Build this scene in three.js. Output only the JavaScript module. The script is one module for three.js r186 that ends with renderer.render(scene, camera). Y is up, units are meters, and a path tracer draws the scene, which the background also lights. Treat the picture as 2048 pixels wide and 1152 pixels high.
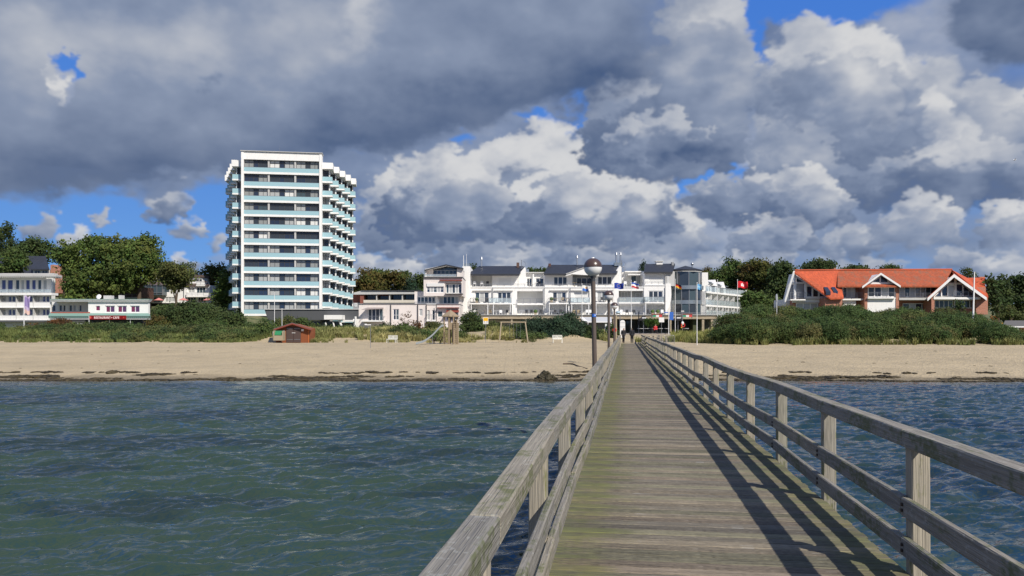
import * as THREE from 'three';
import { mergeGeometries } from 'three/addons/utils/BufferGeometryUtils.js';
import { MarchingCubes } from 'three/addons/objects/MarchingCubes.js';

// ---------- camera ----------
const EYE = 3.15, FPX = 1600, CX = 1024, HY = 658;      // eye height over the water, focal length and horizon in photograph pixels
const scene = new THREE.Scene();
const camera = new THREE.PerspectiveCamera(2 * Math.atan(576 / FPX) * 180 / Math.PI, 2048 / 1152, 0.1, 3000);
camera.position.set(0, EYE, 0);
camera.setViewOffset(2048, 1152, 0, 576 - HY, 2048, 1152);   // level camera, lens shifted up
// ---------- exposure, sun ----------
const renderer = new THREE.WebGLRenderer({ antialias: true });
renderer.toneMapping = THREE.LinearToneMapping;
renderer.toneMappingExposure = 1;
renderer.shadowMap.enabled = true;
const SUN = new THREE.Vector3(0.60, 0.90, 0.80).normalize();
const sun = new THREE.DirectionalLight(new THREE.Color(1.0, 0.93, 0.83), 5.0);
sun.name = 'sun';
sun.position.copy(SUN).multiplyScalar(300).add(new THREE.Vector3(0, 0, -100));
sun.target.position.set(0, 0, -100);
sun.castShadow = true;
Object.assign(sun.shadow.camera, { left: -180, right: 180, top: 120, bottom: -120, near: 10, far: 700 });
sun.shadow.mapSize.set(4096, 4096);
scene.add(sun, sun.target);
// ---------- noise ----------
function mulberry(a) { return () => { a = (a + 0x6d2b79f5) | 0; let t = Math.imul(a ^ (a >>> 15), 1 | a); t = (t + Math.imul(t ^ (t >>> 7), 61 | t)) ^ t; return ((t ^ (t >>> 14)) >>> 0) / 4294967296; }; }
const rnd = mulberry(20240917);
const PERM = new Uint8Array(512);
{ const r = mulberry(77), p = [...Array(256).keys()]; for (let i = 255; i > 0; i--) { const j = Math.floor(r() * (i + 1)); [p[i], p[j]] = [p[j], p[i]]; } for (let i = 0; i < 512; i++) PERM[i] = p[i & 255]; }
const GX = [1, -1, 1, -1, 1, -1, 1, -1, 0, 0, 0, 0, 1, -1, 0, 0], GY = [1, 1, -1, -1, 0, 0, 0, 0, 1, -1, 1, -1, 1, 1, -1, -1], GZ = [0, 0, 0, 0, 1, 1, -1, -1, 1, 1, -1, -1, 0, 0, 1, -1];
const fade = (t) => t * t * t * (t * (t * 6 - 15) + 10);
function noise3(x, y, z) {
  const X = Math.floor(x), Y = Math.floor(y), Z = Math.floor(z);
  x -= X; y -= Y; z -= Z;
  const u = fade(x), v = fade(y), w = fade(z), xi = X & 255, yi = Y & 255, zi = Z & 255;
  const g = (i, j, k) => { const h = PERM[PERM[PERM[(xi + i) & 255] + ((yi + j) & 255)] + ((zi + k) & 255)] & 15; return GX[h] * (x - i) + GY[h] * (y - j) + GZ[h] * (z - k); };
  const l = (a, b, t) => a + (b - a) * t;
  return l(l(l(g(0, 0, 0), g(1, 0, 0), u), l(g(0, 1, 0), g(1, 1, 0), u), v), l(l(g(0, 0, 1), g(1, 0, 1), u), l(g(0, 1, 1), g(1, 1, 1), u), v), w);
}
function fbm3(x, y, z, n, gain = 0.5) { let s = 0, a = 1; for (let i = 0; i < n; i++) { s += a * noise3(x, y, z); a *= gain; x = x * 2.03 + 17.1; y = y * 2.03 + 5.3; z = z * 2.03 + 9.7; } return s; }
const lattice = (x, y, s) => { let h = Math.imul(x, 374761393) + Math.imul(y, 668265263) + Math.imul(s, 974634777); h = Math.imul(h ^ (h >>> 13), 1274126177); return ((h ^ (h >>> 16)) >>> 0) / 4294967296; };
function vnoise(x, y, px, py, s) {                        // tileable value noise, periods px, py (whole numbers)
  const X = Math.floor(x), Y = Math.floor(y), u = fade(x - X), v = fade(y - Y), m = (a, b) => ((a % b) + b) % b;
  const a = lattice(m(X, px), m(Y, py), s), b = lattice(m(X + 1, px), m(Y, py), s), c = lattice(m(X, px), m(Y + 1, py), s), d = lattice(m(X + 1, px), m(Y + 1, py), s);
  return a + (b - a) * u + (c - a) * v + (a - b - c + d) * u * v;
}
function tfbm(u, v, fx, fy, n, s) { let r = 0, a = 0.5, t = 0; for (let i = 0; i < n; i++) { r += a * vnoise(u * fx, v * fy, fx, fy, s + i * 13); t += a; a *= 0.5; fx *= 2; fy *= 2; } return r / t; }
const sstep = (a, b, x) => { const t = Math.min(1, Math.max(0, (x - a) / (b - a))); return t * t * (3 - 2 * t); };
const mixn = (a, b, t) => a + (b - a) * t;
const mixc = (a, b, t) => [mixn(a[0], b[0], t), mixn(a[1], b[1], t), mixn(a[2], b[2], t)];
// ---------- sky ----------
{
  // the clouds: where the deck is closed or open and where bases are dark, as [x, y, half width, half height, amount], turned into directions from the photograph's lens
  const cover = [
    [112, 150, 28, 52, -1.3], [95, 118, 36, 22, -1.0], [180, 450, 170, 60, -1.6], [45, 465, 80, 60, -1.2], [420, 450, 90, 70, -1.4], [300, 490, 160, 60, -1.3],
    [345, 405, 56, 34, 1.3], [95, 440, 46, 34, 1.0], [400, 455, 44, 22, 1.2], [150, 472, 36, 15, 1.0], [205, 437, 30, 12, 1.0], [375, 525, 44, 22, 1.2], [440, 505, 30, 30, 0.7],
    [1660, 6, 130, 34, -1.5], [1500, 60, 34, 62, -1.4], [1494, 124, 18, 20, -1.0], [1555, 45, 30, 45, 0.55], [1845, 135, 24, 22, -0.7], [1680, 108, 12, 10, -0.5],
    [1190, 215, 40, 20, -1.2], [1125, 240, 70, 12, -1.2], [935, 276, 30, 15, -1.1], [1060, 240, 30, 8, -0.5], [1390, 335, 62, 34, -2.2], [1300, 305, 70, 12, -1.2], [1352, 372, 20, 24, -1.0], [1462, 350, 34, 10, -1.1],
    [2000, 399, 70, 12, -1.2], [740, 318, 40, 12, -0.5], [620, 150, 460, 150, 0.75], [420, 320, 400, 60, 0.6], [1000, 340, 200, 60, 0.3], [1700, 270, 260, 100, 0.45], [1400, 440, 160, 50, 0.35], [1000, 470, 240, 40, 0.25], [1750, 480, 240, 40, 0.2], [60, 230, 60, 70, 0.5], [1640, 80, 110, 34, 0.5], [1740, 80, 50, 40, 0.5],
  ];
  const W = 4096, H = 2048, data = new Float32Array(W * H * 4);
  const field = (list, x, y) => { let s = 0; for (const b of list) { const dx = (x - b[0]) / b[2], dy = (y - b[1]) / b[3], q = dx * dx + dy * dy; if (q < 7) s += b[4] * Math.exp(-q * 0.8); } return s; };
  const dark = [0.058, 0.100, 0.205], mid = [0.245, 0.300, 0.42], high = [0.655, 0.66, 0.675];
  const ramp = (t) => { t = Math.min(1, Math.max(0, t)); return t < 0.5 ? mixc(dark, mid, t * 2) : mixc(mid, high, t * 2 - 1); };
  // heaps of rounded puffs: [x0, x1, base, top, tone of base, tone of top, opacity, profile]
  const heaps = [
    [690, 880, 562, 500, 0.5, 0.82, 0.7], [850, 1010, 530, 470, 0.35, 0.62, 0.7], [980, 1180, 552, 488, 0.45, 0.72, 0.7], [1080, 1330, 520, 462, 0.38, 0.74, 0.7], [1230, 1480, 560, 500, 0.42, 0.62, 0.6], [1440, 1600, 528, 482, 0.35, 0.62, 0.7], [1560, 1840, 565, 505, 0.45, 0.66, 0.6], [1640, 1780, 500, 440, 0.4, 0.66, 0.6], [1860, 1990, 540, 480, 0.42, 0.66, 0.65], [1940, 2100, 560, 500, 0.4, 0.68, 0.6], [1500, 1570, 480, 452, 0.5, 0.7, 0.6],
    [1500, 1850, 330, 90, 0.42, 0.66, 0.8], [1680, 2100, 300, 120, 0.42, 0.68, 0.8], [1510, 1830, 205, 32, 0.42, 0.84, 0.8], [1830, 1900, 260, 170, 0.5, 0.85, 0.6], [1690, 2120, 392, 262, 0.18, 0.66, 0.85], [1750, 1930, 468, 385, 0.45, 0.86, 0.85], [1960, 2110, 470, 408, 0.4, 0.78, 0.8],
    [1430, 1710, 432, 340, 0.22, 0.66, 0.9], [1560, 1690, 418, 345, 0.35, 0.78, 0.7], [1350, 1560, 420, 352, 0.14, 0.42, 0.9], [1260, 1420, 488, 400, 0.35, 0.82, 0.8], [1450, 1640, 490, 430, 0.3, 0.7, 0.8],
    [880, 1120, 500, 440, 0.4, 0.8, 0.7], [720, 900, 470, 330, 0.4, 0.76, 0.85], [1120, 1350, 442, 285, 0.24, 0.82, 0.85], [760, 1010, 448, 305, 0.14, 0.78, 0.95], [900, 1250, 440, 252, 0.28, 0.86, 0.9], [840, 1010, 425, 300, 0.45, 0.82, 0.7], [1000, 1340, 450, 322, 0.16, 0.90, 0.85], [1080, 1230, 400, 300, 0.6, 1.0, 0.7],
    [1170, 1470, 302, 100, 0.22, 0.66, 0.9], [1330, 1492, 190, -60, 0.48, 0.76, 0.9], [1200, 1420, 305, 215, 0.16, 0.66, 0.9],
    [290, 396, 428, 378, 0.30, 0.70, 0.55], [345, 412, 470, 440, 0.45, 0.74, 0.5], [115, 190, 490, 458, 0.5, 0.78, 0.5], [50, 108, 470, 420, 0.4, 0.6, 0.4], [178, 222, 442, 426, 0.45, 0.6, 0.35], [335, 395, 535, 505, 0.4, 0.8, 0.55], [415, 450, 500, 470, 0.45, 0.62, 0.25],
    [-60, 132, 300, 70, 0.28, 0.52, 0.95], [84, 124, 212, 145, 0.42, 0.84, 0.8], [20, 84, 190, 80, 0.45, 0.72, 0.7],
  ];
  const rc = mulberry(31), puffs = [], GRID = 32, bins = new Map();
  for (const [x0, x1, base, top, t0, t1, op] of heaps) {
    const w = x1 - x0, h = base - top, n = Math.round(26 + w * h / 260), list = [];
    for (let i = 0; i < n; i++) {
      const u = rc() * 2 - 1, prof = Math.pow(1 - u * u, 0.55) * (0.72 + 0.42 * noise3(u * 2.3, x0 * 0.37, 4) + 0.2), v = Math.pow(rc(), 0.8), y = base - v * h * prof, edge = Math.max(Math.abs(u), v), r = h * (0.34 - 0.17 * edge) * (0.5 + 1.0 * rc()) + 6;
      list.push([x0 + w / 2 + u * (w / 2 - r * 0.6), Math.min(y + r * 0.35, base - r * 0.25), r, mixn(t0, t1, sstep(-0.05, 0.55, (base - y) / h)) + (rc() - 0.5) * 0.16, op]);
    }
    list.sort((a, b) => a[1] + a[2] * 0.5 - b[1] - b[2] * 0.5); puffs.push(...list);
  }
  puffs.forEach((p, i) => { for (let a = Math.floor((p[0] - p[2] - 40) / GRID); a <= (p[0] + p[2] + 40) / GRID; a++) for (let b = Math.floor((p[1] - p[2] - 40) / GRID); b <= (p[1] + p[2] + 40) / GRID; b++) { const k = a * 1000 + b; bins.get(k) ? bins.get(k).push(i) : bins.set(k, [i]); } });
  // the closed deck: the line of its base, dark just above, paler higher up
  const baseLine = [[-400, 405], [0, 408], [85, 412], [120, 386], [260, 382], [360, 374], [450, 366], [560, 345], [700, 330], [790, 318], [860, 292], [960, 262], [1060, 240], [1180, 222], [1260, 190], [1330, 150], [1400, 60], [1440, -30], [1520, -200]];
  const deckBase = (x) => { for (let i = 1; i < baseLine.length; i++) if (x < baseLine[i][0]) { const [a, b] = baseLine[i - 1], [c, d] = baseLine[i]; return mixn(b, d, Math.max(0, (x - a) / (c - a))); } return -400; };
  const pale = [[250, 95, 190, 50, 0.20], [60, 40, 160, 50, 0.16], [520, 60, 220, 60, 0.12], [715, 60, 34, 44, 0.24], [740, 10, 30, 20, 0.26], [900, 120, 200, 60, 0.05], [640, 150, 70, 40, 0.08], [960, 210, 120, 30, -0.06], [1330, 110, 50, 70, 0.2], [130, 230, 60, 60, -0.06], [410, 172, 9, 14, -0.22]], holes = [[126, 156, 28, 60, -1.6], [104, 116, 38, 22, -1.2]];
  const corner = [[1985, 40, 95, 60, 1.2], [2060, 60, 80, 70, 1.0]];
  const L = [0.42, -0.62, 0.66];
  for (let row = H / 2 - 2; row < H; row++) {
    const el = ((row + 0.5) / H - 0.5) * Math.PI, y = Math.sin(el), ce = Math.cos(el);
    for (let col = 0; col < W; col++) {
      const az = ((col + 0.5) / W - 0.5) * 2 * Math.PI, x = ce * Math.cos(az), z = ce * Math.sin(az), front = -z, inV = front > 0.55 ? sstep(0.60, 0.76, front) * (1 - sstep(0.40, 0.52, y)) : 0, quick = inV === 0;
      const Y = y * 1.55 + 0.075 * (1 - Math.exp(-y / 0.07)), nx = x * 5.6, ny = Y * 5.6, nz = z * 5.6;
      const k = Math.exp(-5.2 * Math.max(0, y)), blue = mixc([0.038, 0.160, 0.62], [0.20, 0.45, 0.83], k), n = fbm3(nx, ny, nz, quick ? 4 : 5, 0.5), n2 = quick ? n : fbm3(nx * 3.1 + 9, ny * 3.1, nz * 3.1, 4, 0.5);
      // a veil of stratus everywhere, broken by clear patches
      const wide = 0.42 + n * 0.30; let out = mixc(blue, ramp(wide), quick ? sstep(-0.3, 0.2, 0.12 + n) : 0);
      if (!quick) {
        const ax = noise3(x * 13, Y * 13, z * 13), ay = noise3(x * 13 + 50, Y * 13, z * 13), bx = fbm3(x * 46, Y * 46 + 9, z * 46, 4, 0.55), by = fbm3(x * 46 + 80, Y * 46, z * 46, 4, 0.55);
        const qx = CX + FPX * x / front, qy = HY - FPX * y / front, px = qx + 22 * ax + 26 * bx, py = qy + 15 * ay + 20 * by, sx = qx + 40 * ax + 20 * bx, sy = qy + 26 * ay + 16 * by;
        const cov = 0.42 + field(cover, sx, sy) + 0.45 * n + 0.12 * n2; let c = mixc(blue, ramp(0.50 + 0.22 * n + 0.20 * n2), sstep(-0.2, 0.55, cov) * 0.92);
        const bin = bins.get(Math.floor(px / GRID) * 1000 + Math.floor(py / GRID));
        if (bin) for (const i of bin) { const p = puffs[i], dx = (px - p[0]) / p[2], dy = (py - p[1]) / p[2], q = dx * dx + dy * dy; if (q < 1) { const h = Math.sqrt(1 - q), s = dx * L[0] + dy * L[1] + h * L[2]; c = mixc(c, ramp(p[3] + 0.25 * (s - 0.42) + 0.24 * n2 + 0.12 * n), p[4] * sstep(-0.06, 1.1, h + 0.40 * n2 + 0.15 * bx)); } }
        // the deck in front
        const db = deckBase(sx), up = db - sy, hole = field(holes, px, py), fadeE = 1 - sstep(1180, 1420, sx + 120 * n), a = sstep(-16, 40, up + 34 * n2 + 300 * Math.min(0, hole + 0.25)) * fadeE;
        if (a > 0) { const t = 0.17 + 0.31 * sstep(20, 220, up) + field(pale, sx, sy) * 0.9 + 0.15 * n + 0.10 * n2 + 0.16 * (1 - sstep(0, 0.9, a)) * sstep(-0.5, -0.1, hole); c = mixc(c, ramp(Math.max(t, 0.10 * sstep(0.215, 0.172, y))), a * 0.97); }
        const cr = field(corner, sx, sy) + 0.25 * n2; c = mixc(c, ramp(0.22 + 0.2 * n2), sstep(0.25, 0.75, cr));
        out = mixc(out, c, inV);
      }
      out = mixc(out, [0.32, 0.41, 0.58], 0.26 * Math.pow(1 - Math.max(0, y), 18));
      const o = (row * W + col) * 4; data[o] = out[0]; data[o + 1] = out[1]; data[o + 2] = out[2]; data[o + 3] = 1;
    }
  }
  for (let row = 0; row < H / 2 - 2; row++) for (let col = 0; col < W; col++) { const o = (row * W + col) * 4; data[o] = 0.07; data[o + 1] = 0.10; data[o + 2] = 0.12; data[o + 3] = 1; }
  const sky = new THREE.DataTexture(data, W, H, THREE.RGBAFormat, THREE.FloatType);
  sky.mapping = THREE.EquirectangularReflectionMapping;
  sky.magFilter = THREE.LinearFilter; sky.needsUpdate = true;
  scene.background = sky; scene.environment = sky;
}
// ---------- textures ----------
const enc = (c) => Math.max(0, Math.min(255, Math.round(255 * (c <= 0.0031308 ? c * 12.92 : 1.055 * Math.pow(c, 1 / 2.4) - 0.055))));
function texColor(w, h, mx, my, fn) {                     // fn(u, v) -> linear rgb; covers mx by my metres
  const d = new Uint8Array(w * h * 4);
  for (let j = 0; j < h; j++) for (let i = 0; i < w; i++) { const c = fn(i / w, j / h), o = (j * w + i) * 4; d[o] = enc(c[0]); d[o + 1] = enc(c[1]); d[o + 2] = enc(c[2]); d[o + 3] = 255; }
  const t = new THREE.DataTexture(d, w, h); t.colorSpace = THREE.SRGBColorSpace; return setTex(t, mx, my);
}
function texValue(w, h, mx, my, fn) {
  const d = new Uint8Array(w * h * 4);
  for (let j = 0; j < h; j++) for (let i = 0; i < w; i++) { const c = Math.max(0, Math.min(255, Math.round(fn(i / w, j / h) * 255))), o = (j * w + i) * 4; d[o] = d[o + 1] = d[o + 2] = c; d[o + 3] = 255; }
  return setTex(new THREE.DataTexture(d, w, h), mx, my);
}
function setTex(t, mx, my) { t.wrapS = t.wrapT = THREE.RepeatWrapping; t.magFilter = THREE.LinearFilter; t.repeat.set(1 / mx, 1 / my); t.needsUpdate = true; return t; }
// ---------- materials ----------
const std = (c, r = 0.8, extra = {}) => new THREE.MeshStandardMaterial({ color: new THREE.Color().setRGB(c[0], c[1], c[2]), roughness: r, metalness: 0, ...extra });
const phys = (c, r, extra = {}) => new THREE.MeshPhysicalMaterial({ color: new THREE.Color().setRGB(c[0], c[1], c[2]), roughness: r, ...extra });
const plasterTex = texColor(512, 512, 6, 6, (u, v) => { const a = tfbm(u, v, 4, 4, 5, 3), b = tfbm(u, v, 40, 6, 3, 9); const k = 0.90 + 0.12 * a - 0.10 * sstep(0.6, 0.85, b); return [k, k * 0.995, k * 0.985]; });
const plaster = (c) => std(c, 0.85, { map: plasterTex });
const brickTex = texColor(512, 512, 2, 2, (u, v) => {
  const rows = 28, cols = 8, r = Math.floor(v * rows), x = u * cols + (r % 2) * 0.5, fx = x - Math.floor(x), fy = v * rows - r;
  const h = lattice(Math.floor(x) % cols, r, 5), n = tfbm(u, v, 30, 30, 3, 2);
  if (fx < 0.05 || fy < 0.14) return [0.34 + 0.1 * n, 0.28 + 0.1 * n, 0.24 + 0.1 * n];
  return [0.30 + 0.16 * h + 0.06 * n, 0.115 + 0.05 * h + 0.03 * n, 0.065 + 0.03 * h + 0.02 * n];
});
const tileTex = texColor(512, 512, 4, 4, (u, v) => { const c = lattice(Math.floor(u * 20), Math.floor(v * 12), 3), n = tfbm(u, v, 6, 6, 4, 8); const k = 0.8 + 0.3 * c + 0.35 * (n - 0.5); return [0.49 * k, 0.085 * k, 0.024 * k]; });
const tileBump = texValue(512, 512, 4, 4, (u, v) => { const a = u * 20 - Math.floor(u * 20), b = v * 12 - Math.floor(v * 12); return 0.5 + 0.35 * Math.sin(a * Math.PI * 2) * 0.7 - 0.3 * b + 0.15; });
const oldTileTex = texColor(512, 512, 4, 4, (u, v) => { const c = lattice(Math.floor(u * 20), Math.floor(v * 12), 3), n = tfbm(u, v, 5, 5, 5, 18), l = tfbm(u, v, 30, 12, 3, 28); const k = 0.75 + 0.3 * c; return mixc([0.42 * k, 0.092 * k, 0.032 * k], [0.25, 0.105, 0.06], sstep(0.45, 0.8, n * 0.6 + l * 0.5)); });
const slateTex = texColor(256, 256, 4, 4, (u, v) => { const c = lattice(Math.floor(u * 16), Math.floor(v * 12), 3), n = tfbm(u, v, 6, 6, 3, 8), e = (v * 12) % 1 < 0.12 ? 0.7 : 1, k = (0.8 + 0.3 * c + 0.2 * (n - 0.5)) * e; return [0.030 * k, 0.033 * k, 0.042 * k]; });
const stoneTex = texColor(256, 256, 3, 3, (u, v) => { const r = Math.floor(v * 12), x = u * 8 + (r % 2) * 0.5, h = lattice(Math.floor(x) % 8, r, 6), n = tfbm(u, v, 16, 16, 3, 4), j = (x % 1) < 0.06 || (v * 12) % 1 < 0.1 ? 0.75 : 1; const k = (0.82 + 0.25 * h + 0.25 * (n - 0.5)) * j; return [0.40 * k, 0.33 * k, 0.235 * k]; });
const M = {
  white: plaster([0.84, 0.835, 0.815]), white2: plaster([0.78, 0.775, 0.755]), trim: std([0.78, 0.78, 0.77], 0.5), pink: plaster([0.75, 0.69, 0.655]), cream: plaster([0.66, 0.61, 0.52]),
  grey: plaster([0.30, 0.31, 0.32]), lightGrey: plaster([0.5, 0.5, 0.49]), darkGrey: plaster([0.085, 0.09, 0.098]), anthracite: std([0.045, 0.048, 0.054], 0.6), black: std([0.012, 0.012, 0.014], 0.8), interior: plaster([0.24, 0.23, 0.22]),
  brick: std([1, 1, 1], 0.9, { map: brickTex }), darkBrick: std([0.5, 0.36, 0.36], 0.9, { map: brickTex }), tile: std([1, 1, 1], 0.7, { map: tileTex, bumpMap: tileBump, bumpScale: 0.05 }), oldTile: std([1.0, 1.0, 1.0], 0.8, { map: oldTileTex, bumpMap: tileBump, bumpScale: 0.05 }),
  slate: std([1, 1, 1], 0.55, { map: slateTex }), stone: std([1, 1, 1], 0.9, { map: stoneTex }), redWood: std([0.22, 0.045, 0.03], 0.8), steel: std([0.55, 0.56, 0.57], 0.35, { metalness: 0.9 }), rail: std([0.32, 0.33, 0.35], 0.4, { metalness: 0.6 }),
  glass: phys([0.040, 0.048, 0.060], 0.04, { ior: 1.6 }), glassBlue: phys([0.026, 0.038, 0.070], 0.05, { ior: 1.6 }), glassViolet: phys([0.060, 0.062, 0.19], 0.05, { ior: 1.6 }), glassTeal: phys([0.060, 0.088, 0.105], 0.05), blind: phys([0.72, 0.72, 0.69], 0.35, { clearcoat: 0.4, clearcoatRoughness: 0.05 }), curtain: phys([0.42, 0.43, 0.42], 0.3, { clearcoat: 0.6, clearcoatRoughness: 0.05 }),
  halfBlind: phys([0.28, 0.29, 0.28], 0.2, { clearcoat: 0.6, clearcoatRoughness: 0.05 }), violet: phys([0.17, 0.035, 0.085], 0.2), balconyGlass: phys([0.33, 0.515, 0.56], 0.14), clearRail: phys([0.80, 0.86, 0.88], 0.06, { transmission: 0.75, thickness: 0 }), shutter: std([0.70, 0.70, 0.68], 0.6),
  wood: std([0.34, 0.28, 0.19], 0.85), hut: std([0.25, 0.075, 0.025], 0.8), hutDoor: std([0.075, 0.05, 0.045], 0.8), felt: std([0.12, 0.115, 0.11], 0.9), red: std([0.55, 0.03, 0.03], 0.6), orange: std([0.6, 0.16, 0.03], 0.7), awningGreen: std([0.20, 0.34, 0.29], 0.7), awningGrey: std([0.50, 0.51, 0.53], 0.7),
  canvasBlack: std([0.022, 0.022, 0.024], 0.9), yellow: std([0.75, 0.46, 0.03], 0.6), blueSign: std([0.03, 0.13, 0.5], 0.6), pole: std([0.8, 0.8, 0.78], 0.4), stem: std([0.09, 0.065, 0.045], 0.9), green: std([0.02, 0.20, 0.08], 0.8), zinc: std([0.34, 0.38, 0.41], 0.35, { metalness: 0.7 }),
};
// ---------- things ----------
const used = {};
function numbered(name) { used[name] = (used[name] ?? -1) + 1; return used[name] ? name + '_' + String(used[name]).padStart(3, '0') : name; }
function note(o, label, category, group, kind) { const u = o.userData; if (label) u.label = label; if (category) u.category = category; if (group) u.group = group; if (kind) u.kind = kind; return o; }
function thing(name, label, category, pos = [0, 0, 0], group, turn = 0) { const g = new THREE.Group(); g.name = numbered(name); g.position.set(...pos); g.rotation.y = turn; note(g, label, category, group); scene.add(g); return g; }
function prep(g) { if (g.index) g = g.toNonIndexed(); if (!g.attributes.normal) g.computeVertexNormals(); if (!g.attributes.uv) metric(g); for (const k of Object.keys(g.attributes)) if (!['position', 'normal', 'uv', 'color'].includes(k)) g.deleteAttribute(k); return g; }
function metric(g, swap) {                                // uv in metres by the main direction of each face
  if (g.index) g = g.toNonIndexed();
  const p = g.attributes.position, n = g.attributes.normal, uv = new Float32Array(p.count * 2);
  for (let i = 0; i < p.count; i++) {
    const ax = Math.abs(n.getX(i)), ay = Math.abs(n.getY(i)), az = Math.abs(n.getZ(i)), x = p.getX(i), y = p.getY(i), z = p.getZ(i);
    let u, v; if (az >= ax && az >= ay) { u = x; v = y; } else if (ax >= ay) { u = z; v = y; } else { u = x; v = z; }
    uv[i * 2] = swap ? v : u; uv[i * 2 + 1] = swap ? u : v;
  }
  g.setAttribute('uv', new THREE.BufferAttribute(uv, 2)); return g;
}
function mesh(name, geoms, mat, parent, kind) {
  const list = [].concat(geoms).map(prep), m = new THREE.Mesh(list.length > 1 ? mergeGeometries(list) : list[0], mat);
  m.name = parent ? name : numbered(name); m.castShadow = m.receiveShadow = true; if (kind) m.userData.kind = kind; (parent ?? scene).add(m); return m;
}
function again(m, parent) { const c = new THREE.Mesh(m.geometry, m.material); c.name = m.name; c.castShadow = c.receiveShadow = true; parent.add(c); return c; }
function clone(o, label, pos, turn) { const c = o.clone(); c.name = numbered(o.name.replace(/_\d{3}$/, '')); c.userData = { ...o.userData }; if (label) c.userData.label = label; if (pos) c.position.set(...pos); if (turn !== undefined) c.rotation.y = turn; scene.add(c); return c; }
const box = (x0, x1, y0, y1, z0, z1) => metric(new THREE.BoxGeometry(Math.abs(x1 - x0), Math.abs(y1 - y0), Math.abs(z1 - z0)).translate((x0 + x1) / 2, (y0 + y1) / 2, (z0 + z1) / 2));
function chamferBox(sx, sy, sz, c) {
  const h = [sx / 2, sy / 2, sz / 2], P = {}, pos = [];
  const key = (s, a) => s.join() + a;
  const S = []; for (const x of [-1, 1]) for (const y of [-1, 1]) for (const z of [-1, 1]) S.push([x, y, z]);
  for (const s of S) for (let a = 0; a < 3; a++) P[key(s, a)] = s.map((v, i) => v * (i === a ? h[i] : h[i] - c));
  const tri = (a, b, d) => { const n = new THREE.Vector3(...b).sub(new THREE.Vector3(...a)).cross(new THREE.Vector3(...d).sub(new THREE.Vector3(...a))), m = [a[0] + b[0] + d[0], a[1] + b[1] + d[1], a[2] + b[2] + d[2]]; n.x * m[0] + n.y * m[1] + n.z * m[2] >= 0 ? pos.push(...a, ...b, ...d) : pos.push(...a, ...d, ...b); };
  const quad = (a, b, d, e) => { tri(a, b, d); tri(a, d, e); };
  for (let a = 0; a < 3; a++) for (const s of [-1, 1]) { const [b, d] = [(a + 1) % 3, (a + 2) % 3], q = (i, j) => { const v = [0, 0, 0]; v[a] = s; v[b] = i; v[d] = j; return P[key(v, a)]; }; quad(q(-1, -1), q(1, -1), q(1, 1), q(-1, 1)); }
  for (let a = 0; a < 3; a++) { const [b, d] = [(a + 1) % 3, (a + 2) % 3]; for (const i of [-1, 1]) for (const j of [-1, 1]) { const q = (k, ax) => { const v = [0, 0, 0]; v[a] = k; v[b] = i; v[d] = j; return P[key(v, ax)]; }; quad(q(-1, b), q(1, b), q(1, d), q(-1, d)); } }
  for (const s of S) tri(P[key(s, 0)], P[key(s, 1)], P[key(s, 2)]);
  const g = new THREE.BufferGeometry(); g.setAttribute('position', new THREE.Float32BufferAttribute(pos, 3)); g.computeVertexNormals(); return g;
}
function hexa(p) {                                        // solid from eight corners: four of one face, then the four behind them
  const pos = [], c = [0, 1, 2].map((k) => p.reduce((s, q) => s + q[k], 0) / 8);
  for (const f of [[0, 1, 2, 3], [4, 5, 6, 7], [0, 1, 5, 4], [1, 2, 6, 5], [2, 3, 7, 6], [3, 0, 4, 7]]) for (const t of [[0, 1, 2], [0, 2, 3]]) {
    const [a, b, d] = t.map((k) => p[f[k]]), n = new THREE.Vector3(b[0] - a[0], b[1] - a[1], b[2] - a[2]).cross(new THREE.Vector3(d[0] - a[0], d[1] - a[1], d[2] - a[2]));
    const o = (a[0] - c[0]) * n.x + (a[1] - c[1]) * n.y + (a[2] - c[2]) * n.z; o >= 0 ? pos.push(...a, ...b, ...d) : pos.push(...a, ...d, ...b);
  }
  const g = new THREE.BufferGeometry(); g.setAttribute('position', new THREE.Float32BufferAttribute(pos, 3)); g.computeVertexNormals(); return metric(g);
}
function prism(pts, z0, z1) { const s = new THREE.Shape(pts.map((p) => new THREE.Vector2(p[0], p[1]))); return metric(new THREE.ExtrudeGeometry(s, { depth: z1 - z0, bevelEnabled: false }).translate(0, 0, z0)); }
function bar(a, b, r, r2 = r, seg = 8) { const A = new THREE.Vector3(...a), B = new THREE.Vector3(...b), d = B.clone().sub(A); const g = new THREE.CylinderGeometry(r2, r, d.length(), seg, 1); g.applyQuaternion(new THREE.Quaternion().setFromUnitVectors(new THREE.Vector3(0, 1, 0), d.clone().normalize())); return g.translate((A.x + B.x) / 2, (A.y + B.y) / 2, (A.z + B.z) / 2); }
function tube(pts, r, seg = 24, rad = 6) { return new THREE.TubeGeometry(new THREE.CatmullRomCurve3(pts.map((p) => new THREE.Vector3(...p))), seg, r, rad); }
const at = (x, y, d) => [(x - CX) / FPX * d, EYE + (HY - y) / FPX * d, -d];
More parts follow.
